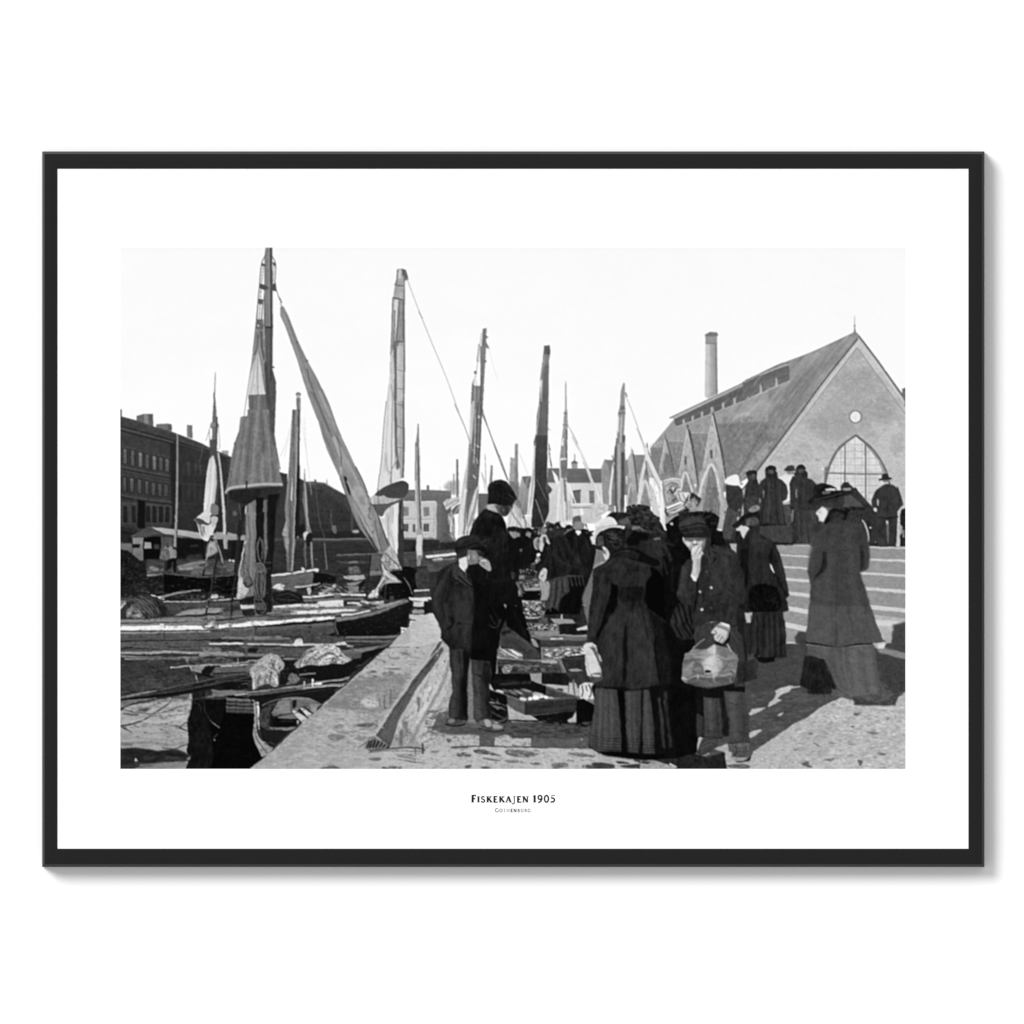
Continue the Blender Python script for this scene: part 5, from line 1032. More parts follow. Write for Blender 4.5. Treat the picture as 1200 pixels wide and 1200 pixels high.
P("862,632 990,672 990,770 870,700", 86, n=14, ns=(6,2,14)); P("990,672 1360,645 1360,740 1040,772 990,768", 46, n=8, ns=(10,2,-4)); L("990,670 1200,655 1360,642", 1.5, 84); L("862,630 990,670", 1.2, 120)
P("1140,565 1360,640 1200,648 1140,630", 66, n=12); L("1140,565 1300,620 1380,640", 1.4, 110); P("1360,640 1380,640 1385,735 1360,740",92)
P("1040,775 1350,740 1300,820 1260,840 1100,815", 16); P("1290,800 1350,775 1352,815 1290,818", 176); P("1352,660 1400,650 1480,700 1480,820 1420,850 1350,835", 10)
P("875,730 1040,808 880,806", 168, n=16); L("860,806 1200,816", 1.8, 22); P("740,680 870,700 880,780 860,830 740,800 740,720", 18, n=10); L("750,690 860,730", 1.6, 76); L("750,740 860,800",1.6,70); L("740,800 840,806 880,770", 1.5, 80); P("755,700 840,712 800,730",96); P("800,640 806,690 790,690",90)
P("840,810 900,810 880,850 850,860",12)
P("790,365 1110,385 1110,480 1030,478 790,476", 62, n=22, ns=(5,1.5,0)); L("790,365 1110,385 1200,384", 1.8, 156); L("792,366 794,476", 1.5, 150); P("800,390 850,430 850,474 800,472", 28); P("830,430 880,410 900,440 870,476 835,470", 130, n=40, sm=1); L("850,425 885,465",1.6,190); P("940,420 1020,430 1020,450 950,440", 110, n=20,sm=1); P("880,400 960,415 940,425",96)
P("785,476 1032,480 1032,524 785,522", 14); P("1030,476 1110,474 1112,545 1034,538", 150, n=12); P("745,520 1040,530 1140,562 1040,545 745,545", 24); P("800,545 1030,530 1040,548 820,560", 44, n=10)
P("805,280 850,275 950,310 975,330 970,372 880,370 800,350", 110, sm=1, n=40, ns=(3,1.5,20)); L("810,290 870,330 940,365", 1.8, 206); L("850,285 920,320 970,350", 1.6, 226); L("820,320 860,345",1.6,180); L("900,320 950,350", 1.4, 236)
# quay stones and crate edges showing behind the boy
Z(480,560,6)
P("0,1030 60,985 120,955 165,955 195,1010 228,1090 228,1150 0,1200", 196, n=14, ns=(7,2,0)); P("30,790 140,780 160,860 30,850", 60, n=20); L("30,795 140,788",1.8,206); L("0,852 150,845", 3, 214, n=10); P("30,870 100,868 102,900 30,905", 200, n=10); P("100,870 150,880 150,950 115,960 100,930", 30); P("20,930 100,925 100,950 20,955", 150); P("0,960 100,958 90,985 0,990", 190); L("30,910 100,906",1.2,40); L("20,958 100,955",1,40)
Z(450,710,6)
C("330,740 1300,800 1500,930 300,930")
P("330,700 1500,700 1500,930 300,930", 150, thr=.38, ns=(6,1.6,0), al=.5); P("330,700 1500,700 1500,930 300,930", 30, thr=.35, ns=(7,1.8,0), al=.5)
C("0,1000 1500,1000 1700,1146 0,1146"); P("0,1000 1700,1000 1700,1146 0,1146", 190, thr=.22, ns=(3.2,1,0), al=.75, n=14); P("0,1000 1700,1000 1700,1146 0,1146", 96, thr=.45, ns=(3,1,0), al=.7); C()
C("250,890 1032,900 1032,995 250,990"); P("250,880 1040,880 1040,1000 250,1000", 110, thr=.3, ns=(3,1.6,0), al=.6); C()
C("330,440 620,380 640,800 330,800"); P("330,380 640,380 640,800 330,800", 112, thr=.2, ns=(3,2,25), al=.55, n=20); P("330,380 640,380 640,800 330,800", 206, thr=.4, ns=(2.4,1.6,25), al=.6); C()
# gutter, repainted whole
Z(290,720,6)
P("1366,225 1200,412 1100,560 1010,690 905,850 1000,938 1150,930 1240,948 1290,820 1370,640 1440,460 1436,300", 186, n=14, ns=(2.4,6,25))
P("1290,480 1340,560 1200,860 1150,925 1010,930 1050,860 1100,760", 172, b=3, al=.5, n=16, ns=(2,5,20))
C("1366,225 1200,412 1100,560 1010,690 905,850 1000,938 1150,930 1240,948 1290,820 1370,640 1440,460 1436,300")
P("1250,560 1300,480 1370,420 1330,560 1230,740 1180,800", 206, b=2, al=.8); P("1000,940 1060,830 1140,800 1200,900 1240,950", 120, b=3, al=.55, n=24, ns=(2,5,10)); P("900,200 1450,200 1450,960 900,960", 130, thr=.25, ns=(2,6,25), al=.4); P("900,200 1450,200 1450,960 900,960", 220, thr=.34, ns=(2,5,25), al=.6)
L("1420,330 1380,470 1300,620 1210,780 1150,900", 3.2, 124, b=1.8, al=.8); L("1440,430 1400,560 1320,700 1250,860", 1.4, 110, b=1, al=.6)
P("1190,580 1215,580 1212,680 1200,700", 84, b=1.2, al=.8, n=20); P("1070,810 1090,800 1090,920 1070,920", 92, b=1.5, al=.8, n=20); E(1385,330,8,5,50,b=.5); E(1270,610,5,5,56,b=.4)
C()
P("1366,225 1200,412 1100,560 1010,690 905,850 1002,936 1022,890 1062,745 1186,530 1282,395 1380,256", 80, n=16, ns=(2.4,10,28), b=.7); P("1200,420 1240,420 1060,760 1000,900 930,850 1010,700", 92, b=2, n=14, ns=(2,8,28), al=.7)
L("1364,222 1196,410 1004,680 900,846", 1.4, 192, n=14); L("1372,240 1210,424 1016,700 920,852", .8, 50, al=.7)
P("815,940 850,858 885,850 1000,932 1000,948 860,962", 120, n=20)
for x,h in ((838,14),(858,6),(880,8),(902,18),(926,30),(950,42),(975,58)): P([(x-7,938),(x+14,866+h),(x+26,876+h),(x+6,940)], 36, n=14, b=.3)
L("770,945 815,915 845,880", 1.2, 96, al=.8); L("858,960 1000,944 1150,934 1250,952", 2, 84, n=24); L("850,972 1000,958 1250,962", 1.4, 118, n=20); P("1225,905 1240,905 1240,980 1228,980", 60, b=.4); L("1180,940 1184,985",1.2,86)
P("20,1090 560,620 980,240 1180,40 1260,0 1360,225 1200,412 905,845 820,940 800,1090", 132, al=.13); 
Z(450,710,6)
P("300,740 470,720 480,805 1500,815 1500,930 700,915 600,905 400,905 280,890", 84, thr=-.12, ns=(7,1.8,0), al=.75, b=1); P("250,905 700,895 1040,905 1500,925 1500,1000 250,995", 84, thr=.22, ns=(4,1.8,0), al=.6); P("0,1000 1600,1000 1600,1146 0,1146", 130, al=.1)
Z(880,710,6); P("0,600 1090,600 1090,1150 0,1150", 130, thr=.05, ns=(10,2.5,-6), al=.22)
# rougher nets
Z(290,720,6)
C(ns2, sm=1); P("10,270 270,270 270,530 10,530", 92, thr=.22, ns=(1.5,1.8,10), al=.6); P("10,270 270,270 270,530 10,530", 232, thr=.34, ns=(1.5,1.5,0), al=.7); C()
C(ns_, sm=1); P("330,190 730,190 730,380 330,380", 70, thr=.26, ns=(2.4,1.5,-30), al=.65); P("330,190 730,190 730,380 330,380", 238, thr=.32, ns=(2.2,1.3,-30), al=.7); C()
P("335,345 380,300 350,376",150,b=.5); P("640,250 690,288 740,320 700,340",206,b=.6,al=.7)
P("270,470 300,420 330,400 360,430 370,460 330,490", 120, thr=.0, ns=(1.8,1.8,0), al=.8)
# ================= the crowd =================
def coat(s, g, g2=None, **k): P(s, g, g2, n=k.pop('n',6), ns=k.pop('ns',(2,4,0)), b=k.pop('b',.45), **k)
Z(560,520,6)
P("205,600 300,590 380,600 470,590 560,570 640,590 760,600 820,700 840,900 760,1000 640,960 420,900 300,900 220,900", 24, n=10, ns=(2,3,0), b=.6)
# small heads at the far end
P("215,640 225,600 250,585 290,590 302,625 290,640 230,650", 34, sm=1); P("235,632 290,630 285,665 245,668", 150, n=24, sm=1,b=.5); P("205,680 240,660 300,650 330,700 340,900 250,900 210,800", 20, n=8); E(308,748,12,10,110,b=1)
P("325,610 350,590 380,600 380,625 330,630", 30, sm=1); P("335,628 375,628 370,660 340,655", 140, n=20); coat("310,650 350,645 380,680 385,880 320,900", 22)
P("385,600 430,590 440,620 400,640", 40, n=14); P("430,590 460,585 490,600 470,640 420,640", 120, n=60, ns=(1.4,1.4,0), b=.4)
E(418,702,30,46,156,n=12); E(424,706,22,38,120,n=10); P("440,650 480,640 510,690 500,710 470,690 450,760 430,740", 190, n=40, ns=(1.6,1.6,0), sm=1); P("458,660 475,655 480,690 455,700", 60, b=.4)
E(424,782,14,12,230); P("405,800 425,790 440,820 410,850",130,n=30); L("395,860 410,820", 2, 236); P("370,850 410,825 400,900 370,900",96,n=24)
E(575,572,40,26,34); 
# far woman's white hat, blob of hats behind
P("545,575 570,552 610,550 630,575 615,590 570,580", 222, sm=1, n=8); P("475,560 490,545 510,555 540,570 500,600 480,590", 70, n=40, sm=1)
P("610,590 640,570 670,590 660,620 620,640", 44, n=20, sm=1); L("610,640 640,610 660,600", 1.6, 130)
# man in pale cap facing away
P("664,590 668,520 690,506 722,510 728,545 742,570 740,600 700,606", 120, n=16, sm=1); P("668,522 690,506 724,510 726,545 690,550 670,560", 92, n=12); P("680,552 735,556 742,590 720,605 680,600", 134, n=14, sm=1); P("684,612 700,608 724,612 728,632 708,646 690,634", 236)
coat("600,650 640,620 684,610 706,650 730,625 770,620 800,680 820,740 800,900 760,930 640,900 600,760", 26)
# stooping woman
coat("480,620 500,580 540,575 590,590 610,640 640,680 680,740 720,830 735,870 640,910 620,930 510,960 480,900 420,960 418,930 440,820 470,740 510,700 490,660", 36, 30)
P("490,610 520,580 570,578 610,600 600,640 540,660 500,650", 46, n=14, sm=1, b=.5); L("520,720 530,860 545,930", 1.4, 18); P("455,880 480,880 488,920 470,970 440,955 430,930", 186, n=24, sm=1)
coat("510,960 560,940 620,930 640,920 760,930 740,1000 720,1120 720,1200 470,1200 500,1060", 60, n=8); P("640,940 760,930 750,1000 730,1060 720,1200 560,1200 580,1090 640,1040", 12, b=1.2); P("470,1170 520,1150 570,1180 570,1200 470,1200", 8)
for x in (650,680,705,730): L([(x,925),(x+14,1000)], 1.6, 66, al=.8, b=.5)
P("440,970 500,965 510,990 490,1100 445,1100 440,1040", 150, n=26, ns=(1.6,5,0), b=.5)
L("442,960 440,1010",1.2,214)
# crates along gap (upper)
for y,w in ((893,50),(938,40),(975,30)): L([(290,y),(330,y-2)], 2, 130)
E(348,886,10,7,240)
P("300,860 420,850 430,940 320,960", 28, n=16, al=.6); P("290,925 330,925 330,950 290,950",120,n=20); SP("310,960 440,960 440,1010 320,1010", 40, 3, 1.4, 30, 170, seed=81, rj=40); P("320,1012 440,1008 440,1026 330,1030", 150, n=10); P("300,1035 440,1030 440,1090 310,1110", 12)
SP("290,1100 480,1105 470,1200 300,1200", 110, 1.8, 1.1, 14, 206, seed=82, rj=50)
P("265,960 290,975 300,1030 320,1080 300,1060 275,1010", 110, n=14, b=.4); P("280,1075 300,1075 325,1150 300,1130", 10)
P("300,580 760,560 820,660 480,700 300,700", 96, thr=.42, ns=(1.8,1.6,0), al=.55); P("300,580 760,560 820,700 300,900", 8, thr=.3, ns=(3,4,0), al=.5)
# ================= the tall man in the dark jersey =================
Z(480,560,6)
coat("690,380 720,400 760,500 780,620 770,700 740,720 720,640", 20)
P("688,360 700,345 760,345 775,370 780,385 700,392", 30, n=8, sm=1); P("700,380 770,385 760,410 730,425", 140, n=20, sm=1, b=.6); P("800,360 830,350 860,360 850,380 810,380", 26, sm=1); P("820,380 855,382 850,410 825,405", 130, n=20)
coat("520,225 545,215 620,240 655,275 680,330 690,420 710,520 750,600 770,700 760,800 780,860 820,1010 850,1110 840,1180 820,1180 740,1120 640,1000 630,1200 440,1200 430,900 420,400 440,330 480,270", 22, 14, n=5)
P("530,222 560,216 640,250 655,275 600,300 540,280 480,300 450,350 425,410 500,420 540,400 560,420 600,330 660,360 690,420 700,520 640,520 560,620 540,540 500,400 430,400 440,330 480,270", 30, b=1.5, al=.7, n=10)
P("545,190 640,188 640,250 600,240 550,222", 166, n=12, sm=0, b=.5); P("600,195 640,190 650,255 690,265 640,262 620,240", 84, b=.5)
P("640,200 718,190 722,215 700,230 690,262 660,270 640,250", 70, n=16, sm=1, b=.5); P("690,195 722,190 720,215 700,218",120,b=.5)
P("548,70 560,40 600,18 640,12 680,25 710,60 735,100 758,150 740,158 700,160 700,185 718,200 700,215 660,200 600,185 548,188 550,130", 30, n=9, b=.4)
P("560,40 640,14 690,40 720,90 690,60 620,40 570,80", 46, b=1.2, al=.8); L("580,50 640,60 700,90", 1, 20); L("690,110 740,150", 1.2, 58)
P("690,140 745,155 735,175 722,200 690,205", 34, b=.4); P("665,200 720,195 718,215 690,262 660,268 645,250", 62, b=.8, n=14, sm=1)
# his hand near the boy's ear
P("490,600 500,575 525,568 555,585 570,620 572,650 545,650 520,630 495,612", 190, n=20, sm=1, b=.4); L("500,600 540,600 560,640", 1, 96); L("510,585 545,590",.9,120)
L("560,420 545,540 548,700", 1.4, 46, al=.6, b=.6); L("640,300 690,420",1.2,12)
L("540,430 500,470 535,480",1.6,60,al=.8,b=.5)
P("715,665 745,670 745,700 720,710", 44, n=20, sm=1); P("760,720 785,790 790,830 775,800 745,740", 104, b=.6, n=14)
# bare forearm / lower legs kneeling stance
P("680,985 720,1020 780,1120 850,1190 860,1200 640,1200 650,1040", 52, n=10, ns=(4,3,40), b=.5)
P("665,885 680,890 678,920 668,910", 170, b=.4); P("740,895 760,900 752,920 742,915", 110); P("590,1040 650,960 670,1000 620,1060", 60, b=1, n=8)
Z(450,710,6)
P("600,0 850,0 860,80 820,180 800,290 790,420 780,520 740,520 735,400 610,380 600,300", 10, b=.5)
P("820,170 860,150 910,175 1000,240 1060,290 1095,330 1100,380 975,380 970,330 880,285 810,275", 60, n=9, ns=(4,2,30), b=.5); P("860,0 950,0 980,100 1030,220 1020,260 970,210 900,170 860,140", 12, b=.5); P("1030,230 1060,240 1090,290 1050,280", 140, n=14, sm=1); P("820,180 890,170 900,185 830,210",30,b=1)
L("720,110 760,150 800,140 820,90", 2, 46, b=.8); L("740,60 780,130",1.6,40,b=.8)
# ================= the boy on the left =================
coat("460,290 610,290 612,330 590,450 584,600 588,800 575,815 460,810 455,700 480,600 475,480 462,420", 40, 24, d='h', n=8, ns=(2,6,0)); P("470,300 560,300 560,420 530,600 520,780 470,790 480,600 480,480", 54, b=1.6, n=8, ns=(2,6,0)); P("560,320 606,330 590,480 586,780 560,780 550,600",14,b=1,al=.8)
coat("612,380 750,390 760,480 740,560 745,680 760,770 740,810 650,820 630,790 625,600 615,480", 58, 44, d='h', n=9, ns=(2,6,0)); P("700,400 755,400 740,560 745,700 750,780 720,790 710,600 690,520", 24, b=1.6, al=.8); L("640,480 700,500 740,480", 1.6, 34); L("650,520 670,640",1.6,70,b=.6); P("625,600 660,680 690,780 640,800",70,b=1.5,al=.8)
P("430,820 450,790 480,785 520,800 570,805 575,825 500,842 450,838", 70, sm=1, n=20); L("430,832 500,845 570,830", 1.6, 24); P("455,800 490,795 500,815 460,822", 120, sm=1, b=.5)
P("650,830 690,800 730,800 780,820 830,840 845,855 820,872 760,880 720,875 680,865 660,850", 92, sm=1, n=20); P("700,805 735,800 755,840 720,850", 160, sm=1, b=.5); P("770,828 830,845 825,865 770,868", 150, sm=1, b=.4, n=10); L("665,862 720,878 790,882 850,870", 1.8, 16); L("680,840 720,862 760,858",1.2,40)
P("440,845 900,865 860,900 500,905", 70, al=.6, b=1.5)
Z(480,560,6)
coat("345,580 400,640 430,700 445,740 460,900 450,1040 430,1200 290,1205 220,1130 220,1080 190,1000 155,930 150,840 180,740 210,650 280,610", 38, 32, n=8, ns=(2.5,3,0))
P("450,700 560,760 560,1200 430,1200 445,1040 470,900", 14, b=.8); P("400,640 450,650 520,700 540,760 480,740 440,720", 20)
P("300,610 345,600 380,680 440,760 400,760 340,720 310,720 300,660", 56, b=.8, n=10, ns=(2,2,0)); L("345,690 400,740 445,770", 1.4, 14); L("310,700 320,720 345,722", 1.4, 16); L("300,620 290,700 320,860 310,1000 300,1020", 1.4, 20, al=.8, b=.5)
P("180,760 250,700 290,800 270,900 290,1010 270,1050 220,1060 165,930 160,850", 46, b=2.5, al=.6, n=8); P("300,760 440,780 430,1000 420,1190 310,1190 330,1000", 48, b=3, al=.6, n=8, ns=(3,3,0))
L("290,980 300,1030 240,1085", 1.4, 14); L("335,1020 360,1010", 1.6, 18); L("280,740 265,840 255,880",1.2,24,b=.5); E(350,1022,8,8,14)
P("220,1080 290,1060 300,1100 240,1130", 34)
P("345,575 355,560 385,545 410,530 405,560 410,620 390,660 352,625", 216, n=6, b=.4); L("350,610 388,655", 1.2, 240)
P("410,520 430,510 500,515 520,560 500,590 460,605 430,610 410,600", 128, n=14, sm=1, b=.5); P("450,515 520,520 525,570 480,600 470,570", 60, b=1, sm=1); P("412,540 428,540 430,580 414,590", 206, sm=1, b=.5); L("425,530 432,570 425,600",.9,50); P("440,560 480,560 480,600 440,606",150,b=1,al=.7)
P("345,530 410,510 400,550 350,570", 54, n=14)
P("316,480 325,440 370,410 420,404 470,410 500,430 510,470 530,480 520,500 470,505 400,510 330,532 322,510", 34, n=8, b=.4, sm=1); L("326,500 400,485 470,460 505,470", 1.2, 14); P("330,450 380,415 440,408 420,430 350,470", 50, b=1.5, al=.8); P("430,490 520,480 560,540 520,560 460,520", 18, b=.8)
L("390,640 400,700",1.5,110,al=.5)
# ================= women in the middle =================
Z(600,600,6)
# pale-skirted figure edge left of the big coat
P("600,290 570,400 520,520 490,600 510,700 530,760 540,900 560,700 575,500 590,400 660,380 640,300", 110, n=10, ns=(2,6,0), b=.5); P("590,262 660,280 670,360 600,380 570,390", 118, n=12); L("575,395 600,370 640,356 670,356", 1.4, 176); L("490,650 520,660",1,150)
coat("640,60 700,0 980,0 1040,60 1080,140 1200,150 1200,1200 800,1200 820,400", 34, n=16, ns=(2.4,2.4,0))
# dark woman behind: shawl, hat with feathers
P("740,60 800,40 860,30 880,20 900,-10 960,-20 990,0 1000,40 1040,50 1020,70 940,75 880,70 880,110 820,120 760,80", 52, n=22, ns=(2,1.5,0), b=.5); P("880,60 920,40 1000,34 1036,44 1038,60 1000,72 940,66 890,78", 48, sm=1, b=.4)
P("740,72 800,40 840,36 870,60 870,80 800,90", 84, n=26, sm=1, b=.6); P("850,100 900,90 960,110 980,140 900,130 850,130", 110, n=30, sm=1, b=.8); P("980,60 1040,110 1090,150 1050,180 1000,150 970,100", 52, n=24, ns=(1.6,1.6,0), b=.6); P("990,180 1050,180 1060,196 1010,200", 120, n=20, b=.6)
coat("830,130 900,120 980,160 1060,210 1130,290 1150,400 1140,520 1160,640 1200,660 1200,1200 1000,1200 980,600 940,400 820,260 810,200", 34, 26, n=5)
P("900,200 1000,190 1080,240 1130,320 1120,500 1060,470 1000,380 900,280", 42, b=2.5, al=.8, n=6, ns=(1.4,5,0)); P("800,200 860,130 950,150 960,200 880,230 820,240", 12, b=1)
P("960,380 1010,400 1100,500 1150,640 1110,780 1050,740 960,680 920,560 930,460", 4, b=1.5)
P("1110,760 1170,660 1200,680 1200,890 1160,890", 50, n=14, ns=(1.2,6,20), b=.6); L("1130,760 1180,890",1.4,16); L("1160,720 1200,820",1.4,16)
# white hat
P("570,200 552,190 560,160 590,120 640,100 720,90 800,100 790,120 760,115 690,110 640,130 600,170 590,230 560,225", 226, n=5, b=.4)
P("600,170 640,120 700,106 760,112 800,130 800,200 780,260 740,280 700,270 640,250 600,230 580,220", 26, n=14, b=.5)
P("640,150 700,130 770,170 760,240 720,270 670,240", 34, n=30, ns=(1.6,1.6,20), b=.6, sm=1); L("660,150 720,170 760,200", 1.6, 70, b=.5); L("680,180 730,190",1.4,76,b=.5); L("690,150 740,160",1,80,b=.4); P("600,180 640,170 650,240 600,240", 70, n=24, b=.8); E(735,225,20,12,14)
P("580,90 600,70 640,46 680,34 715,44 735,70 745,92 700,96 650,104 600,124 585,118", 224, 232, sm=1, n=6); P("552,190 565,150 600,122 640,104 700,94 770,92 800,102 740,104 680,112 620,140 590,180 585,220 570,226", 224, n=5, b=.4); L("586,116 640,100 740,92", 1.1, 170, al=.8); P("590,130 640,106 700,98 640,120 600,160 586,200 578,190", 190, b=.8, al=.7)
P("555,195 575,205 580,225 566,226",206)
P("632,250 650,244 680,270 690,300 670,340 655,330 640,290", 206, n=12, sm=1, b=.4); L("630,250 650,290", 1.6, 50); P("650,270 664,268 666,300 654,296",120,b=.4)
P("585,400 700,330 980,360 940,520 960,700 1040,900 1060,1000 560,1000 540,900 560,560", 12, b=.5)
# main back: big dark coat
P("700,290 760,260 840,250 900,270 960,310 1030,340 1046,366 1030,380 980,376 880,350 800,320 720,330", 14, b=.6)
coat("580,390 640,376 690,340 720,310 800,320 900,350 970,370 980,440 940,500 930,620 960,700 1000,760 1060,900 1100,1050 1110,1200 640,1200 600,1000 596,920 620,850 680,760 740,650 740,520 700,500 680,620 640,720 600,920 560,930 530,900 540,700 560,560 568,440", 37, 40, n=7, ns=(3,3,0))
P("700,500 745,520 742,640 720,700 640,800 600,920 596,860 640,760 690,640", 8, b=1.2)
P("740,340 900,360 960,400 930,500 920,600 760,600 745,500 720,420", 42, b=2.5, al=.7, n=9); P("745,530 930,520 925,620 760,640", 22, b=2.5, al=.7, n=8)
P("680,800 760,660 800,640 830,760 780,900 770,1190 650,1190 620,960", 46, b=3, al=.75, n=6); P("830,700 900,640 960,760 990,900 1010,1190 810,1190 800,950", 48, b=3, al=.75, n=6); P("780,920 800,760 812,920 806,1200 780,1200", 18, b=1.5); 
L("990,760 1040,960 1100,1180", 2, 12, b=.8); L("1020,800 1080,1000",1.6,46,b=.8,al=.7); L("1010,900 1030,1100 1060,1200",1.6,10,b=.8); P("970,700 1060,780 1110,1000 1140,1200 1060,1200 1010,960", 18, b=2, al=.8)
P("570,400 640,390 690,460 690,560 650,700 600,850 560,880 545,760 566,560", 40, b=1.5, al=.7, n=8); P("540,800 590,780 590,900 550,910", 26, b=1.5, al=.8)
L("1000,380 985,440 1010,500",1.6,10)
# glove and parcel
P("510,935 530,922 560,920 590,935 600,990 620,1010 634,1040 630,1070 610,1060 632,1110 630,1140 600,1160 560,1170 540,1150 530,1160 515,1080 512,1000 500,965", 206, n=16, ns=(3,3,0), b=.4); P("545,950 580,955 610,1010 622,1050 612,1070 590,1020 570,980", 92, b=.6, n=16); P("520,1100 560,1090 600,1120 600,1150 545,1160",214,b=1); P("620,1040 636,1060 630,1100 618,1060", 60,b=.5); L("560,940 590,960",1.4,150); L("520,1000 530,1080 545,1140",1,170)
Z(600,710,6)
P("555,480 620,470 625,500 590,510 560,500", 96, sm=1, b=.6); P("560,480 630,488 610,500 570,502", 206, b=.6); P("530,500 640,500 640,560 590,570 560,540", 70, n=16, b=.8)
# coat hem and pleated skirt
coat("560,560 600,540 1110,540 1200,560 1200,1080 980,1080 960,1085 600,1030 540,990 560,800 580,660", 16, n=4)
coat("640,534 1110,534 1120,540 1050,555 860,590 780,575 590,568 590,540 640,520", 36, n=6); P("650,400 760,400 765,565 640,560", 44, b=3, al=.7); P("810,400 980,400 1030,545 870,585 815,580", 48, b=3, al=.7)
for s,g in (("588,575 745,590 760,800 768,1025 600,1024 545,985 550,900 570,760",72),("790,600 905,592 912,800 885,1035 815,1036 800,860",66),("920,590 965,590 990,760 1005,1040 920,1040 915,900 925,760",68),("1022,645 1045,645 1060,760 1080,1000 1060,1000 1040,780",58),("1065,660 1105,656 1125,800 1135,1000 1095,1005 1090,860",62)):
    P(s,g,g-8,d='h',n=6,ns=(2,10,0),b=1.2)
for y in (930,950,970,992,1010):
    L([(560,y-22 if y>990 else y-18),(660,y+2),(768,y+4)], 1.1, 34, al=.8); L([(800,y+6),(900,y+8)], 1.1, 34, al=.7); L([(915,y+8),(1005,y+12)], 1.1, 34, al=.7); L([(1095,y-4),(1135,y-2)], 1, 34, al=.7)
P("745,590 790,600 800,800 800,1030 768,1030 768,800", 8, b=1); P("600,1026 780,1030 1000,1046 1200,1020 1200,1100 1080,1085 960,1090 760,1070 640,1050", 8, b=1)
E(492,940,6,8,150)
for s in ("560,1108 620,1100 700,1115 720,1130 600,1140","730,1095 800,1098 830,1110 760,1112","760,1125 860,1115 940,1110 920,1140 800,1140","860,1080 960,1090 1000,1100 980,1110 880,1100"): P(s,60,sm=1,n=12)
P("1000,1085 1100,1075 1200,1060 1200,1145 1160,1145 1140,1130 1060,1110", 40, b=.6, n=12); L("1110,1110 1160,1135", 2, 206)
# ================= feathered hats, youth with parcel, women to the right =================
Z(740,500,6)
P("-40,590 -10,565 20,570 50,570 90,550 120,560 130,600 200,640 190,660 150,680 240,740 240,800 160,790 60,700 0,690", 36, n=14, ns=(1.6,1.6,0), b=.5)
SP("0,560 130,560 140,640 0,700", 40, 2, 1.4, 22, 66, seed=91, rj=60)
P("40,660 80,620 140,632 180,630 198,650 180,670 120,668 60,676", 50, sm=1, b=.4); P("150,690 200,720 240,760 240,830 180,790 140,740", 40, n=24, ns=(1.5,1.5,0)); P("150,785 200,780 206,795 160,800", 110, b=.5, n=12); L("60,680 100,700 140,740", 1.5, 60, al=.7)
P("170,790 200,830 280,880 300,1200 230,1200 235,900", 20, n=5, b=1)
P("240,690 300,640 340,620 400,600 560,600 620,640 600,730 640,740 660,830 560,840 440,860 340,860 260,800", 16, n=14, ns=(1.8,1.8,0), b=.6)
P("240,830 430,860 440,1000 400,1200 280,1200 300,950", 12, n=6)
P("350,1160 520,1160 520,1700 350,1700", 12); 
Z(750,580,6.667)
P("170,480 450,480 450,1100 640,1100 500,1400 440,2060 200,2060 200,1000", 12, n=4)
P("300,850 430,830 425,1000 415,1080 440,1200 300,1130 235,1060 235,980", 42, n=6, b=.8)
for q in ("300,860 330,980 390,1110","330,850 370,980 425,1100","270,920 300,1020 350,1120","380,850 400,960 425,1040"): L(q, 1.8, 12, b=.7)
P("330,1000 460,1150 440,1300 240,1200 240,1060", 38, b=1.5, n=5)
for q in ("260,1090 330,1240","300,1060 380,1260","350,1080 420,1240"): L(q, 1.8, 12, b=.7)
Z(750,730,6.667)
P("120,0 240,0 330,130 440,130 440,480 150,480 110,200", 12, n=3, b=1.5); P("110,0 160,0 240,240 250,470 150,480", 24, b=2, n=8)
P("230,0 330,0 420,110 330,130 290,110", 40, b=1.5, n=4); L("270,0 330,120",1.6,12,b=.6); L("330,0 400,115",1.6,12,b=.6)
P("250,480 440,520 440,1060 300,1060 260,900", 10, n=4)
Z(740,500,6)
# big striped ribbon hat
P("222,380 240,366 300,362 340,372 352,400 350,440 330,480 290,500 260,500 250,540 240,480 232,420", 196, n=18, ns=(2,2,0), al=.9); 
P("265,430 290,400 330,420 340,450 310,470 320,500 290,530 270,490", 92, n=40, ns=(1.4,1.4,0), sm=1, b=.4); L("225,372 290,362 345,378", 1, 130); L("240,372 235,480 240,560", .8, 150); P("278,430 300,420 310,440 286,450",226); 
P("320,480 360,460 410,465 430,490 420,560 380,570 350,540 330,510", 214, sm=1, n=16, b=.4); P("355,470 395,468 390,490 370,490", 226); P("400,478 415,470 430,462 495,510 470,560 440,560 400,600 340,600", 50, n=20, b=.4); L("410,470 395,530 350,580 270,625", 1.8, 190, w2=1.4); 
P("236,570 300,540 350,520 362,530 330,570 280,610 250,630 232,600", 60, b=.3); L("245,575 310,548 358,528", 3, 236); L("246,596 310,572 360,545", 2, 206); L("255,610 320,590 370,560", 1.6, 214); L("262,626 330,600 380,570",1.2,160)
P("390,540 440,520 450,560 420,580 390,570", 176, n=40, sm=1, b=.4); P("455,580 490,520 500,530 475,585", 150, b=.4); L("440,490 470,530",1.4,90); P("330,600 400,600 420,640 340,660", 40, n=20, ns=(1.4,1.4,0))
SP("340,600 560,590 610,640 600,720 500,640 360,640", 90, 3, .7, 6, 60, seed=92, rot=-30, rj=60)
for i in range(26):
    x=420+170*RNG.rand(); y=600+90*RNG.rand(); L([(x,y),(x+14,y-14*RNG.rand()),(x+26,y-16*RNG.rand())], .8, 14+30*RNG.rand())
P("270,676 295,672 298,690 274,692", 190, b=.5)
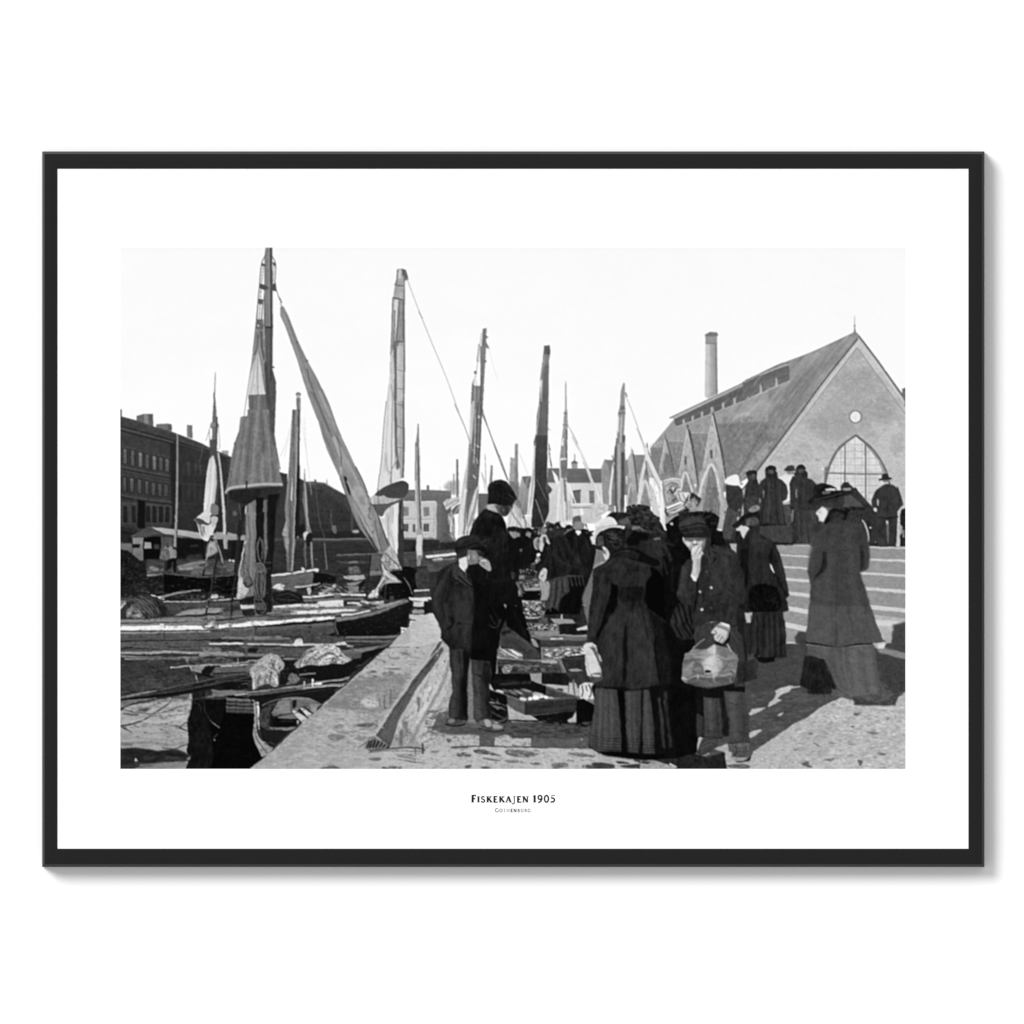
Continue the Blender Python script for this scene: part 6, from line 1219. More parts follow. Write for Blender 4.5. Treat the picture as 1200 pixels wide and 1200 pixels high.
# youth: cap and face
P("360,780 372,770 400,790 440,790 515,785 520,800 505,850 490,880 450,890 400,860 375,820", 190, n=12, b=.4); P("500,760 550,740 560,800 540,860 500,900 490,880 510,820", 50, n=12, b=.8)
P("360,770 370,790 400,795 430,790 460,792 515,785 512,765 440,755 380,750", 34, b=.5); P("428,792 446,788 462,806 455,822 440,818 430,806", 90, b=.8); P("436,800 450,798 460,812 448,818", 150, b=.5); P("470,790 512,786 508,820 490,835 465,815", 186, b=.8); P("395,798 425,800 430,830 400,830", 206, b=1); L("440,832 460,828", 1, 90); L("430,838 466,834",1.2,70,al=.8); P("360,782 374,790 386,826 372,820", 206, sm=1, b=.3); L("366,790 378,815",.8,110); P("420,826 432,830 430,846 418,842",120,b=.8)
P("334,700 340,680 370,650 420,632 470,628 500,640 520,670 525,700 510,720 440,700 400,720 345,725", 52, sm=1, n=8, b=.4); P("345,720 400,700 460,690 520,690 530,720 545,760 515,780 440,755 365,765 355,740", 36, b=.5, n=8); L("340,712 420,690 480,680 520,690", 1.4, 18); P("360,680 420,645 480,640 440,670 380,700", 70, b=2, al=.8); L("350,745 400,745 460,735 500,740", 1.2, 60, al=.8); P("500,720 540,690 560,760 545,790 520,770", 30, b=.8)
# jacket
Z(750,580,6.667)
coat("540,400 580,390 640,410 700,420 750,450 790,520 800,600 820,700 830,880 780,960 770,1030 700,1060 640,1000 560,990 520,1000 430,1070 412,1020 430,900 440,780 430,830 380,860 330,850 295,810 290,770 325,650 330,560 370,500 400,500 440,680 470,580 470,500", 46, 42, n=7, ns=(2.5,3,0))
P("520,440 560,390 620,400 620,440 590,460 570,520 545,540 520,500 500,470", 52, n=10, b=.6); L("560,400 580,450 615,440", 1.4, 20); L("570,520 590,500 580,490", 1.4, 16); L("540,450 500,560 480,700", 1.4, 30, al=.8); L("480,500 450,680 440,800 425,900", 1.6, 16, b=.6)
P("330,560 400,520 420,620 430,700 420,800 370,840 310,800 300,760", 52, b=2.5, al=.6, n=8); P("620,460 760,480 790,640 760,860 700,980 620,950 600,700", 52, b=4, al=.6, n=7); P("690,440 740,460 780,640 760,800 720,900 700,700", 42, b=2,al=.6); P("700,760 690,900 650,980 640,900", 34, b=2, al=.7)
L("460,860 560,870 650,850", 1.4, 36, al=.6); L("470,720 560,740",1.2,36,al=.5)
for x,y,r in ((517,600,7),(553,722,12),(465,758,10),(483,895,12),(555,880,6)): E(x,y,r,r,206 if r>8 else 110,b=.4)
P("480,440 500,470 510,560 480,640 460,560", 40, b=1)
# raised hand
P("398,420 408,405 425,398 440,400 452,396 470,400 484,404 486,420 470,440 490,450 498,458 480,475 470,490 472,560 465,600 450,650 440,676 420,670 396,630 408,590 412,540 402,480", 196, n=10, b=.4); 
L("416,412 412,460 410,500", 1.6, 214, b=.3); L("436,404 424,430 420,452", 1.5, 220, b=.3); L("458,400 444,424 436,446", 1.5, 220, b=.3); L("478,408 464,430 452,452", 1.5, 216, b=.3); L("424,408 420,430 418,450", .9, 100); L("447,402 436,424 430,446", .9, 96); L("468,404 456,424 446,448", .9, 96); L("490,456 474,474 462,490", 1.5, 206); L("465,480 486,464", .8, 110); P("402,620 440,640 438,676 420,670 396,634", 226); L("404,540 420,570 452,560",.8,160,al=.7); P("440,500 472,490 470,580 452,640 442,600", 160, b=1.5, al=.8); L("412,520 424,580",1,214)
# trousers, lower hand
coat("440,1060 520,1000 640,990 700,1040 780,1040 800,1200 430,1200", 58, n=8)
Z(750,730,6.667)
coat("440,30 540,0 770,40 830,160 830,330 820,480 820,540 430,480 440,200 420,100", 58, n=8, ns=(2,5,0)); P("700,40 800,60 830,300 760,300 740,200", 54, b=2); P("760,300 830,300 900,360 910,430 830,460 760,480", 40, b=1.5, n=8)
P("560,60 580,40 600,20 630,0 660,0 700,20 704,60 690,110 670,150 645,165 620,150 600,145 580,130 574,100 595,75 575,84 552,80", 190, n=10, b=.4, sm=0); P("630,-8 700,14 700,30 640,6", 236, b=.4); L("600,120 618,100 630,90", 1, 110); L("615,145 635,120 648,100", 1, 96); L("640,158 655,130 665,110", 1, 96); L("580,60 600,70 595,90", 1, 96); P("600,30 660,20 680,60 640,90 600,80", 206, b=1.5, al=.7); L("690,60 680,120 660,150", 1.4, 120, b=.5); P("575,130 600,148 640,168 690,110 704,60 712,90 700,140 650,180 600,170", 20, b=.5)
# parcel
pk="356,240 400,225 430,200 480,210 520,205 575,168 620,185 700,200 760,250 768,280 756,340 735,470 640,490 540,515 440,500 350,465 326,440 326,360 340,300"
P(pk, 132, n=20, ns=(5,4,-30), b=.4)
C(pk)
P("340,300 440,290 500,310 500,400 460,430 340,450", 106, n=20, b=1.5); P("340,340 420,300 400,440 340,450", 140, b=1.5, n=16); P("480,300 560,250 600,260 640,300 660,330 600,320 560,400 500,380", 206, b=3, n=12); P("500,300 560,250 570,340 520,360", 240, b=3, al=.8); P("560,340 600,320 625,370 600,430 575,430 560,400", 206, b=1.5); P("520,210 575,168 600,200 580,240 520,240", 216, b=1, n=10); P("590,190 700,205 700,250 640,270 590,250", 120, b=1, n=12); P("640,270 768,270 750,360 700,370 640,330", 120, b=1.5, n=20); P("600,290 650,300 640,350 600,340",176,b=1.5)
P("360,420 460,400 560,430 700,420 740,430 730,500 350,500", 92, b=1.5, n=24, ns=(4,1.6,-5)); P("326,420 370,430 370,470 340,460", 226, b=.6); P("440,480 740,465 640,500 540,520 440,505", 130, b=1)
for q,w,t in (("350,250 440,240 520,235 600,250 680,280 760,270",1.4,176),("350,300 420,285 500,290",1.6,90),("700,300 640,380 600,440",1.4,80),("380,330 440,300 470,340",1.2,150),("430,300 480,340 490,400",1.4,70),("340,370 380,350 400,320",1.6,170),("370,440 450,410 520,425 600,420 700,400 740,370",1.4,190),("575,170 575,250 560,300",1.6,244),("460,430 520,450 640,440 720,450",1.2,66),("700,370 730,400 725,470",1.6,66),("620,400 700,360 745,380",1.2,160),("380,470 480,450 560,480",1.2,150),("585,400 575,450 600,470",1.4,214),("450,400 450,440",2,206),("420,300 400,360",1,190),("680,280 740,250",2,160),("700,430 720,470",2.2,206)): L(q,w,t,b=.5,al=.9)
C()
E(520,378,16,12,14); E(541,380,12,9,20)
L("510,125 460,160 400,220 350,280", 1.6, 130); L("430,180 400,230", 1, 170); L("680,165 700,200 715,225", 1.6, 176); L("500,130 560,150",1,70,al=.6)
P("330,460 440,500 540,518 640,495 740,470 740,500 640,530 500,560 330,500", 14, b=1.5)
# legs of the youth
coat("430,500 820,500 820,560 830,700 860,940 700,940 680,700 650,640 645,890 600,900 440,890 440,700", 16, n=4)
coat("496,580 640,590 640,700 644,890 560,905 498,890 500,740", 66, 58, d='h', n=8, ns=(2.4,6,0)); coat("656,530 740,535 820,545 832,640 845,760 858,935 800,945 692,938 680,800 664,640", 70, 62, d='h', n=7, ns=(2.4,8,0)); P("620,600 656,560 690,760 696,880 650,890 645,700", 28, b=1); P("440,700 496,730 500,880 440,890", 52, n=12, b=1); L("500,890 640,900", 1.6, 30, al=.8); L("690,938 856,932", 1.6, 34, al=.8); P("680,560 720,540 760,560 740,640 700,640", 80, b=2, al=.6)
P("430,1020 450,1000 490,930 520,895 600,905 605,960 570,990 545,1020 500,1045 440,1048", 58, n=16, sm=1, b=.4); L("440,1020 460,1040 490,1042 545,1018", 1.8, 130, n=20); L("470,990 520,960 560,950", 1.3, 90, al=.7)
P("700,950 730,940 855,935 858,1000 862,1040 840,1068 780,1080 730,1076 715,1050", 84, n=30, ns=(2,2,0), sm=1, b=.4); P("718,1045 780,1050 840,1050 830,1070 760,1080 720,1070", 150, n=20, b=.6); L("690,1072 740,1086 820,1086 866,1050", 1.6, 16); L("740,960 760,1000 740,1040", 1.4, 50); L("820,950 830,1000", 1.4, 60)
P("575,985 690,940 700,1000 670,1010 600,995", 168, n=24, ns=(3,1.4,0), b=.4); P("665,1000 720,1010 715,1050 760,1090 860,1080 900,1000 1200,820 1200,1140 670,1140", 176, n=18, ns=(3,1.4,0), b=.5); P("690,1110 800,1100 860,1120 840,1135 700,1130", 90, n=14, sm=1)
C("665,1000 720,1010 715,1050 760,1090 860,1080 900,1000 1200,820 1200,1140 670,1140"); P("665,1000 1200,820 1200,1140 670,1140", 118, thr=.34, ns=(4,1.1,-4), al=.7); P("665,1000 1200,820 1200,1140 670,1140", 226, thr=.34, ns=(3,1,-4), al=.6); C()
P("280,1060 430,1020 520,1050 660,1010 680,1140 320,1140 280,1090", 36, n=10, ns=(5,2,0), b=.8); P("0,1075 100,1070 180,1095 290,1125 280,1140 0,1140", 150, n=40, ns=(4,1.4,0), b=.4); P("20,1075 90,1085 60,1100 0,1095",60)
for s in ("846,715 880,672 975,665 940,690 860,722","1000,650 1030,610 1070,580 1060,530 1100,510 1160,495 1200,492 1170,540 1100,565 1075,590 1110,606 1060,630 1005,655","1070,724 1100,704 1120,704 1095,726","856,860 880,845 960,836 920,865 880,890 860,900"): P(s,186,n=16,ns=(3,1.4,0),b=.4)
# woman with white collar (centre right)
Z(750,580,6.667)
P("760,860 850,860 850,1100 830,1400 800,1100 760,1050", 30, n=5, b=.5)
coat("760,290 800,280 860,270 920,290 1000,340 1040,360 1070,400 1110,520 1150,700 1165,780 1140,810 1165,900 1120,915 1060,915 840,915 820,880 820,700 800,560 750,440", 36, 36, n=7, ns=(3,3,0))
P("860,300 1000,340 1040,420 1020,560 1060,700 1050,800 900,720 850,640 870,460", 44, b=3, al=.6, n=7); P("780,430 850,420 850,560 830,620 800,560", 22, b=1.5); L("1030,420 1015,540", 1.4, 14); L("1060,620 1110,720 1150,800", 1.4, 20, b=.4); P("1010,535 1030,550 1055,600 1050,612 1020,570", 214, b=.3); P("820,620 850,560 840,700 820,740",14,b=1)
P("850,760 880,710 960,695 1040,710 1090,760 1100,860 1060,915 900,920 850,860", 12, n=14, ns=(1.4,1.4,0), sm=1, b=1); SP("850,720 1080,720 1080,910 860,910", 90, 2.4, .6, 6, 34, seed=93, rj=90)
P("720,240 760,200 800,160 850,140 920,130 940,160 930,200 880,190 800,230 750,260", 30, sm=1, b=.5, n=10); P("850,115 900,80 930,85 935,110 880,135", 140, sm=1, n=36, ns=(2.4,1.4,-20), b=.6); P("760,120 800,130 790,170 770,180",60,b=1); P("830,190 880,180 920,200 920,240 850,260 820,240", 92, n=26, b=1, sm=1); P("850,190 890,196 860,230", 140, b=1.5, al=.6); P("840,240 930,230 940,290 860,290", 38, n=14, b=.8)
P("775,255 800,240 850,256 845,270 825,290 810,340 790,310", 230, b=.4); P("790,205 830,200 830,240 800,245", 40, b=.8)
coat("820,915 1120,910 1130,1000 1145,1200 820,1200", 40, n=8, ns=(1.6,10,0)); 
P("820,920 880,918 870,990 835,1038 818,1030 830,990", 178, n=12, b=.4, sm=0); L("830,1030 860,980", 1.4, 214)
Z(750,730,6.667)
coat("810,0 1130,-20 1146,270 1050,275 1060,300 960,300 900,280 890,240 830,240", 40, n=7, ns=(1.6,10,0))
for x in (870,920,965,1010,1050,1095): L([(x,-60),(x+(x-980)*.06,120),(x+(x-980)*.1,262)], 1.5, 26, al=.8, b=.7); 
for x in (895,990,1030,1075): L([(x,-60),(x+4,255)], 1.5, 56, al=.6, b=.7)
P("915,256 935,258 970,280 940,282 920,275", 214, b=.3); P("880,260 915,262 925,300 970,310 1050,300 1060,260 1000,270 940,262 900,250", 14, b=.6)
P("830,300 905,280 930,330 900,400 905,430 830,450", 46, n=10, b=1.5)
# ================= walking woman in long coat at right =================
Z(880,520,6)
coat("505,560 540,500 600,440 690,450 770,520 800,570 820,650 832,720 836,800 826,880 780,905 770,900 790,980 820,1080 855,1200 405,1200 420,1000 408,960 395,900 410,840 430,740 425,660 450,610", 58, 68, n=6, ns=(3,3,0), b=1)
P("520,640 560,760 500,900 420,960 410,900 430,800 440,680", 62, b=2, al=.7); P("500,760 540,760 530,880 460,940 430,960 500,860", 34, b=1.5); P("760,700 790,720 800,860 770,900 768,800", 40, b=1.5); P("690,560 780,580 820,700 780,760 700,700", 54, b=2.5, al=.6, n=7)
P("540,560 700,560 740,640 700,760 560,760", 62, b=3, al=.7, n=10); L("640,760 640,1000 620,1200", 1.6, 60, al=.6, b=1); L("560,730 650,750 760,740",1.2,52,al=.7,b=.6)
P("456,490 480,460 520,450 550,470 550,510 520,540 505,556 490,530 470,505", 222, sm=1, n=8, b=.8)
P("500,440 560,410 640,400 700,440 700,520 640,500 600,460 560,520 520,560 510,550 540,500 545,460", 60, n=20, b=1); P("560,470 620,430 690,450 700,510 660,540 600,520 540,560 520,560", 24, sm=1, b=1, n=12); P("510,430 560,420 580,440 540,470",90,b=1,n=18)
P("330,470 400,400 500,370 660,360 660,470 560,450 500,440 470,470", 52, n=8, b=.8)
P("400,410 440,370 430,330 450,290 500,275 560,290 600,310 600,330 680,330 720,330 700,350 600,380 500,400 420,425", 28, n=8, b=.8); P("520,320 560,312 600,316 590,330 530,332", 214, b=.8, n=20); L("405,416 500,388 600,362 716,334", 4.5, 26, w2=2.5, b=1); L("410,420 500,385 600,360 720,330", 1.2, 60, al=.6, b=1); L("440,395 560,370 640,345", 1, 80, al=.6); P("410,415 480,400 560,395 640,385 520,420 430,440", 44, b=1); P("500,335 560,330 560,350 500,355", 100, b=1.2, n=20)
P("660,370 700,360 760,410 790,440 770,462 700,456 650,440", 78, n=10, b=.8); P("690,440 800,448 800,468 700,466", 34, b=.6); P("700,470 760,470 790,520 770,560 700,560 670,560", 52, n=34, ns=(1.4,3,20), b=.8)
for i in range(12): L([(690+i*8,480),(670+i*9,550)], 1.1, 28 if i%2 else 70, al=.8)
P("550,500 600,470 660,500 640,560 560,560", 50, n=14, b=1.5, al=.7)
Z(880,710,6)
coat("410,0 840,0 870,80 900,160 925,230 945,250 880,262 720,275 600,290 500,275 380,258 385,200 400,120", 78, 78, n=6, ns=(3,4,0), b=.8); P("310,220 340,180 390,185 390,290 350,275 315,260", 62, b=1, n=10)
L("385,260 480,274 560,286 640,290 740,272 860,268", 1.8, 22, b=.6); L("600,110 605,200 600,280", 2.6, 60, b=1.2, al=.8); L("700,80 720,200", 2.6, 66, b=1.2, al=.7); L("820,60 880,220",2,88,b=1.5,al=.6); P("420,0 560,0 560,260 400,240", 82, b=4, al=.6)
P("385,270 560,292 700,286 870,274 880,380 900,500 960,640 940,690 760,690 700,640 640,600 600,560 560,440 520,380 400,350 380,320", 84, 88, n=9, ns=(3,6,0), b=1.4)
P("560,290 640,290 660,480 690,600 630,580 580,460 520,370 540,340", 74, b=2, al=.8); P("680,300 860,290 880,500 900,640 720,640 690,480", 96, b=4, al=.7, n=10, ns=(3,7,0)); L("650,300 650,420 690,560", 2, 112, al=.5, b=1.5); L("760,300 760,480 800,620",2,72,al=.5,b=1.5)
P("380,350 420,350 510,375 540,430 580,530 600,578 570,600 420,600 400,585 345,560 355,480", 32, 26, n=7, b=1); P("395,590 580,585 560,620 400,620", 34, b=1.2); P("560,580 660,610 700,650 600,640", 86, b=1.5, n=12); P("374,268 400,290 395,350 378,320", 60, b=.8)
P("700,640 900,620 1000,640 1030,660 1010,698 740,695", 62, n=14, ns=(4,2,0), b=2)
P("640,540 760,560 960,600 1000,650 960,670 700,640", 96, b=4, al=.35); P("860,300 900,420 920,560 980,640 900,660 860,500", 72, b=4, al=.5)
Z(880,520,6)
P("395,880 400,840 430,740 425,660 415,700 400,800", 110, b=2, al=.35); L("440,640 420,760 402,880", 2, 88, b=1.5, al=.5); L("826,700 836,800 826,880",1.5,84,b=1,al=.5)
# ================= second pass: modelling and small things =================
# boats lower left
Z(130,720,6)
P("575,490 660,492 668,620 690,730 700,800 720,1000 700,1090 520,1090 560,1000 530,960 560,830 535,760 570,640", 22, n=20, ns=(3,6,10), al=.7)
P("660,598 812,598 790,700 766,795 700,740 668,680", 12, n=8); P("66,592 300,562 560,522 980,442 985,464 600,547 300,592 66,614", 20, n=10, ns=(10,1.4,-8)); L("70,590 300,560 560,520 978,440", 1.1, 78, n=20); L("340,538 600,482 970,414", 2.6, 30, n=8); L("345,532 600,477 968,410", .9, 104, n=20)
L("70,660 200,620 360,590 480,570", 1.4, 40); L("66,610 200,600 320,590",1,130,n=30)
C("66,620 560,590 550,760 540,930 66,930")
for q,w,t in (("66,640 160,660 300,650 420,660 540,640",2,120),("80,750 200,742 330,760 470,742 545,752",1.6,196),("66,830 190,820 300,838 430,825 545,836",2,150),("66,880 200,868 340,884 545,870",3,140),("100,705 180,722 280,712 400,728",1.4,110),("300,690 420,700 545,688",1.2,196),("66,915 260,898 400,918 545,900",3,118),("200,770 320,785 440,775",1.4,140)): L(q,w,t,b=1,al=.6,n=16,ns=(5,1.4,0))
C()
P("66,950 180,935 330,958 460,948 552,985 540,1010 400,1004 300,1030 160,1040 66,1060", 34, n=18, ns=(8,2,-4), b=1, al=.8); P("66,1060 200,1040 320,1030 400,1012 530,1008 545,1030 380,1040 260,1066 120,1090 66,1090", 40, n=26, ns=(9,1.8,-4), b=1); L("200,1062 330,1050 520,1044", 2, 120, n=30, ns=(6,1,0), b=.6); P("176,1003 190,1030 168,1032", 190)
for y,g in ((596,100),(624,80),(652,88),(678,62)): L([(812,y),(920,y+4),(1020,y+14)], 1, g+26, n=14)
for x in (830,880,935,985): L([(x,600),(x-4,690)], .6, 24, al=.7)
# clutter between hulls: thin spars, ropes
for q,w,t in (("66,748 300,742 520,734",.8,176),("150,228 420,238 700,232",.9,130),("66,262 260,262 470,256",.8,150),("250,330 420,318 540,316",.8,92),("600,300 760,330 880,334",.7,120),("640,330 760,316 900,326",.7,90),("730,430 860,420 985,424",.8,96),("860,470 930,466 985,470",1,84),("560,610 620,640 640,700",.8,60),("1000,600 1010,640 1004,700",.9,196)): L(q,w,t,al=.8)
P("530,305 560,300 660,300 760,312 860,300 850,345 700,350 580,350", 70, n=50, ns=(3,1.3,0), al=.5)
Z(290,720,6)
for q,w,t in (("100,640 200,600 330,584 440,594 520,632",1,150),("180,700 300,700 440,660",.8,70),("220,640 300,630 430,640",.7,90),("190,660 300,650 460,664",.7,84),("330,600 332,650",.8,30),("230,750 330,748",.9,60),("110,660 90,740 100,790",1,96),("250,810 300,812",1,150),("400,650 430,690",.8,60),("150,900 190,910",1,90)): L(q,w,t,al=.85)
P("95,700 140,640 170,620 160,700 150,790 110,800", 60, n=50, ns=(2,2,0), al=.7, b=.6); P("230,640 300,610 300,690 200,700", 136, n=22, ns=(5,2,-6), al=.7, b=1.5); P("340,600 440,600 500,630 430,650 350,650", 104, n=22, ns=(5,2,0), b=1, al=.8)
P("316,607 344,604 342,648 322,656", 26, b=.6)
for i in range(40):
    x=370+RNG.rand()*260; y=235+RNG.rand()*110; t=40 if RNG.rand()<.5 else 232
    if (x-370)*.4+y>300: L([(x,y),(x+12+10*RNG.rand(),y-10*RNG.rand()),(x+30*RNG.rand()+14,y-4)], .8, t, al=.6, b=.3)
for i in range(30):
    x=40+RNG.rand()*170; y=300+RNG.rand()*190; t=70 if RNG.rand()<.5 else 226
    L([(x,y),(x+6*RNG.rand(),y+14),(x+8*RNG.rand()-4,y+30)], .9, t, al=.5, b=.4)
P("390,150 690,190 660,200 400,195", 66, n=30, ns=(1.6,3,0), al=.6)
# quay details
L("765,772 752,795 780,813 860,815 905,797 915,790", 2.4, 138, b=.4); L("756,800 790,818 860,818", .8, 206); L("770,776 830,766 890,776", 1.2, 104)
C("20,1090 560,620 980,240 1180,40 1300,100 1200,420 930,840 800,950 900,1090")
for (yy,yb,a) in ((250,440,.6),(690,950,.55),(950,1090,.4)):
    P([(20,yy),(1300,yy),(1300,yb),(20,yb)], 200, thr=.16, ns=(6,1.5,0), al=a, n=10); P([(20,yy),(1300,yy),(1300,yb),(20,yb)], 104, thr=.4, ns=(5,1.3,0), al=a)
P("600,420 1150,400 1000,690 540,650", 116, thr=.1, ns=(14,4,0), al=.35, b=3); P("20,640 560,620 420,900 200,1090 20,1090", 150, thr=.0, ns=(20,6,-20), al=.4, b=3)
C()
Z(450,710,6)
C("0,850 60,760 200,560 400,235 420,260 290,480 130,720 30,950 0,930")
P("0,230 430,230 430,960 0,960", 100, thr=.2, ns=(2,6,28), al=.5); P("0,230 430,230 430,960 0,960", 44, thr=.2, ns=(2,8,28), al=.5); C()
C("410,250 465,300 460,420 380,560 300,700 200,880 160,950 60,950 130,800 240,600 330,430")
P("60,250 465,250 465,960 60,960", 120, thr=.15, ns=(2,7,25), al=.5); P("60,250 465,250 465,960 60,960", 220, thr=.3, ns=(2,6,25), al=.5); P("60,760 160,700 190,900 60,960", 96, thr=.0, ns=(2,4,10), al=.6); C()
L("470,860 350,870 300,890 270,905", 1.2, 110, n=20)
P("330,840 470,860 700,870 690,905 430,900 340,880", 76, thr=-.1, ns=(6,1.8,0), al=.7)
Z(740,500,6)
P("236,380 345,378 352,440 320,490 250,545", 170, n=70, ns=(1.8,1.8,0), al=.55); L("228,378 290,364 340,372 356,400 350,440", 1.2, 226); L("240,420 270,400 300,396 330,410", .9, 90); L("250,470 270,440 290,470 310,430", 1.1, 60); L("300,480 330,440 350,450", 1.4, 236); L("330,470 350,520 400,540 440,560", 1.2, 110); L("360,470 380,520 370,560", .9, 110)
P("390,520 440,500 470,540 420,590 390,570", 150, n=60, ns=(1.8,1.8,0), al=.8)
L("240,600 262,632 300,618 360,590 420,560",1,70)
# people on the top step
Z(880,520,6)
for (x,y,w,h) in ((140,166,38,14),(18,196,26,10),(352,160,34,14)):
    E(x,y,w*.7,h,36,b=.3); L([(x-w,y+14),(x,y+17),(x+w,y+10)], 1.9, 32); P([(x-w*.5,y+16),(x+w*.45,y+16),(x+w*.4,y+44),(x-w*.4,y+44)], 84, n=20, b=.8)
P("250,188 306,186 302,218 262,218", 128, n=16, b=.5); L("234,184 270,188 312,182", 1.6, 50); P("250,214 300,214 310,228 246,228", 206)
P("924,250 968,250 966,276 930,278", 120, n=10, b=.4); L("926,276 966,276", 1, 226); L("900,252 940,250 990,244", 1.8, 36)
L("1030,300 1046,380 1034,470", 1, 36, al=.8); L("885,320 880,400 890,470", 1, 36, al=.8); L("890,516 960,522 1034,512", 1.6, 34); P("952,560 972,560 968,700 960,700", 150, al=.55, b=.5); L("960,300 962,510", .7, 40, al=.8)
for q in ("110,260 90,400 66,560","170,250 176,400 190,560","220,430 240,560","84,440 74,560","350,250 340,450","420,280 430,440","380,470 400,600 410,700","310,480 300,600"): L(q, 1.3, 34, al=.6, b=.5)
for q in ("130,260 126,400 120,550","200,280 206,400 222,560","370,250 372,440","330,480 350,700","440,470 456,560","150,600 150,680","240,600 250,680"): L(q, 1.6, 78, al=.5, b=.8)
P("468,545 506,548 500,606 440,630 430,596", 56, n=6, b=.6)
P("470,468 500,460 500,500 480,500", 206, b=.6); E(478,480,6,5,120,b=.4); L("456,496 470,506 470,516", 1, 120)
# far crowd: heads and shoulders
Z(560,520,6)
for (x,y,r) in ((228,606,13),(262,598,18),(352,602,15),(404,600,13),(512,578,20),(560,566,18),(632,588,16),(770,612,12),(796,640,12)):
    E(x,y,r,r*.8,30,b=.4); L([(x-r-4,y+r*.6),(x+r+4,y+r*.6)], 1.5, 26); E(x,y+r*1.15,r*.5,r*.5,126,b=.6,al=.7)
for q in ("500,720 480,820 450,880","560,680 600,780 640,850","620,700 680,790 720,840","530,760 600,840 700,870"): L(q, 2, 52, al=.6, b=1)
for q in ("540,970 520,1080 505,1180","580,960 570,1060 550,1150","610,950 610,1040"): L(q, 1.8, 84, al=.7, b=.8)
for q in ("560,965 548,1060 530,1160","598,955 592,1050"): L(q, 1.2, 34, al=.8, b=.5)
for q in ("640,700 640,800","690,660 700,760 730,860","760,660 780,760"): L(q, 1.6, 46, al=.6, b=.8)
# sails behind the tall man
Z(480,560,6)
for q,w,t in (("700,200 740,280 790,350",1.6,110),("770,160 800,260 820,350",1.8,96),("720,240 700,340",1.4,176),("760,260 750,350",1.6,170),("800,280 850,350",1.2,150),("830,0 800,160 780,260",2,150),("850,40 840,200 830,260",1.4,226),("350,200 345,400",1,176),("380,100 360,400",1.2,190),("400,240 385,400",1.2,150)): L(q,w,t,al=.8,b=.4)
# boy and tall man: faces, hands, cloth
P("412,512 440,508 500,516 518,560 498,594 460,604 425,608 408,590", 118, n=14, sm=1, b=.6); P("470,512 530,522 522,556 490,556", 40, b=1.4); E(456,560,14,18,156,b=1.6,al=.8); E(420,560,8,18,200,b=.6); L("424,545 430,562 424,578", 1, 70); L("492,556 504,566 498,574", 1.2, 150, b=.3); L("480,586 496,584", 1, 60); P("350,515 410,508 404,550 360,560", 40, b=.8, n=10); E(446,590,12,8,90,b=1,al=.6)
P("492,602 500,578 520,568 545,578 560,600 572,650 548,652 530,632 500,614", 150, n=18, sm=1, b=.5); L("500,590 520,582 540,592", 1.4, 214, b=.3); L("498,604 520,600 545,612", 1.3, 206, b=.3); L("506,616 530,618", 1.1, 190); L("500,597 540,602", .8, 70); L("504,611 536,614", .8, 70)
P("640,200 700,196 720,192 722,214 702,232 692,260 662,270 645,250", 58, n=16, sm=1, b=.6); E(660,226,8,12,110,b=1.2,al=.8); L("706,204 716,216 706,226", 1.2, 120, b=.4); L("690,246 700,244", 1, 24); E(556,206,20,14,196,b=2,al=.6)
for q,w,t in (("232,715 182,830 186,950",5,60),("260,760 230,880 250,1000",2,22),("330,800 330,960 320,1100",5,56),("400,800 396,1000 380,1180",5,54),("250,1000 290,1030",1.4,70),("300,620 270,660 230,700",3,58),("360,1020 430,1030",1,20),("230,900 200,980",2,26),("470,300 445,380 438,420",4,46),("540,250 600,270 640,310",4,40),("590,340 640,360 680,420",2.4,34),("560,480 580,560 600,640",3,32),("620,500 650,600 660,700",2.6,30),("540,700 600,720 700,710",2,30),("520,300 540,380 530,420",1.4,10)): L(q,w,t,al=.6,b=w*.6)
Z(450,710,6)
for q,w,t in (("490,320 500,450 490,600 480,760",3.4,64),("530,320 540,480 520,640 510,770",2,30),("640,400 650,520 660,660 670,780",4,72),("700,400 690,520 700,680",2,32),("625,470 690,490",1.2,34),("470,640 520,660",1.2,30),("640,600 690,620",1.2,34),("480,720 530,735",1.2,30),("660,720 710,735",1.2,34),("860,200 960,230 1040,300",2.4,80),("840,250 920,260 1000,330",2,44),("760,0 800,100 790,200",2,36),("900,20 950,120 1000,220",2,30)): L(q,w,t,al=.6,b=w*.5)
P("345,455 470,455 470,470 350,475",150,al=0)
# middle women
Z(600,600,6)
for q,w,t in (("700,720 690,860 660,1000 650,1180",8,54),("760,700 770,900 740,1180",5,50),("860,690 880,900 880,1180",8,54),("930,700 960,900 980,1180",5,52),("640,430 620,560 585,760 565,880",6,56),("725,330 650,378 596,402",3,60),("800,340 880,360 940,380",4,54),("700,400 760,380 800,420",4,52),("770,540 850,535 920,540",2,18),("750,560 760,620",2,20),("900,210 1000,206 1080,260 1120,350",4,56),("1000,260 1060,330 1090,440",3,52),("680,460 660,600 600,800",2,22),("610,470 600,600",2,26),("840,620 850,760",1.6,24),("900,640 930,760 960,900",1.8,24),("870,130 940,130 980,150",2,90),("1020,110 1070,160",2,84),("830,40 870,36",1.4,96),("900,44 1000,40",1.2,84),("1130,380 1130,560",3,36)): L(q,w,t,al=.55,b=w*.5)
for i in range(34):
    x=735+300*RNG.rand(); y=10+120*RNG.rand()
    L([(x,y),(x+12*RNG.rand(),y-10*RNG.rand()),(x+22*RNG.rand(),y+6*RNG.rand())], 1, 20+80*RNG.rand(), al=.55)
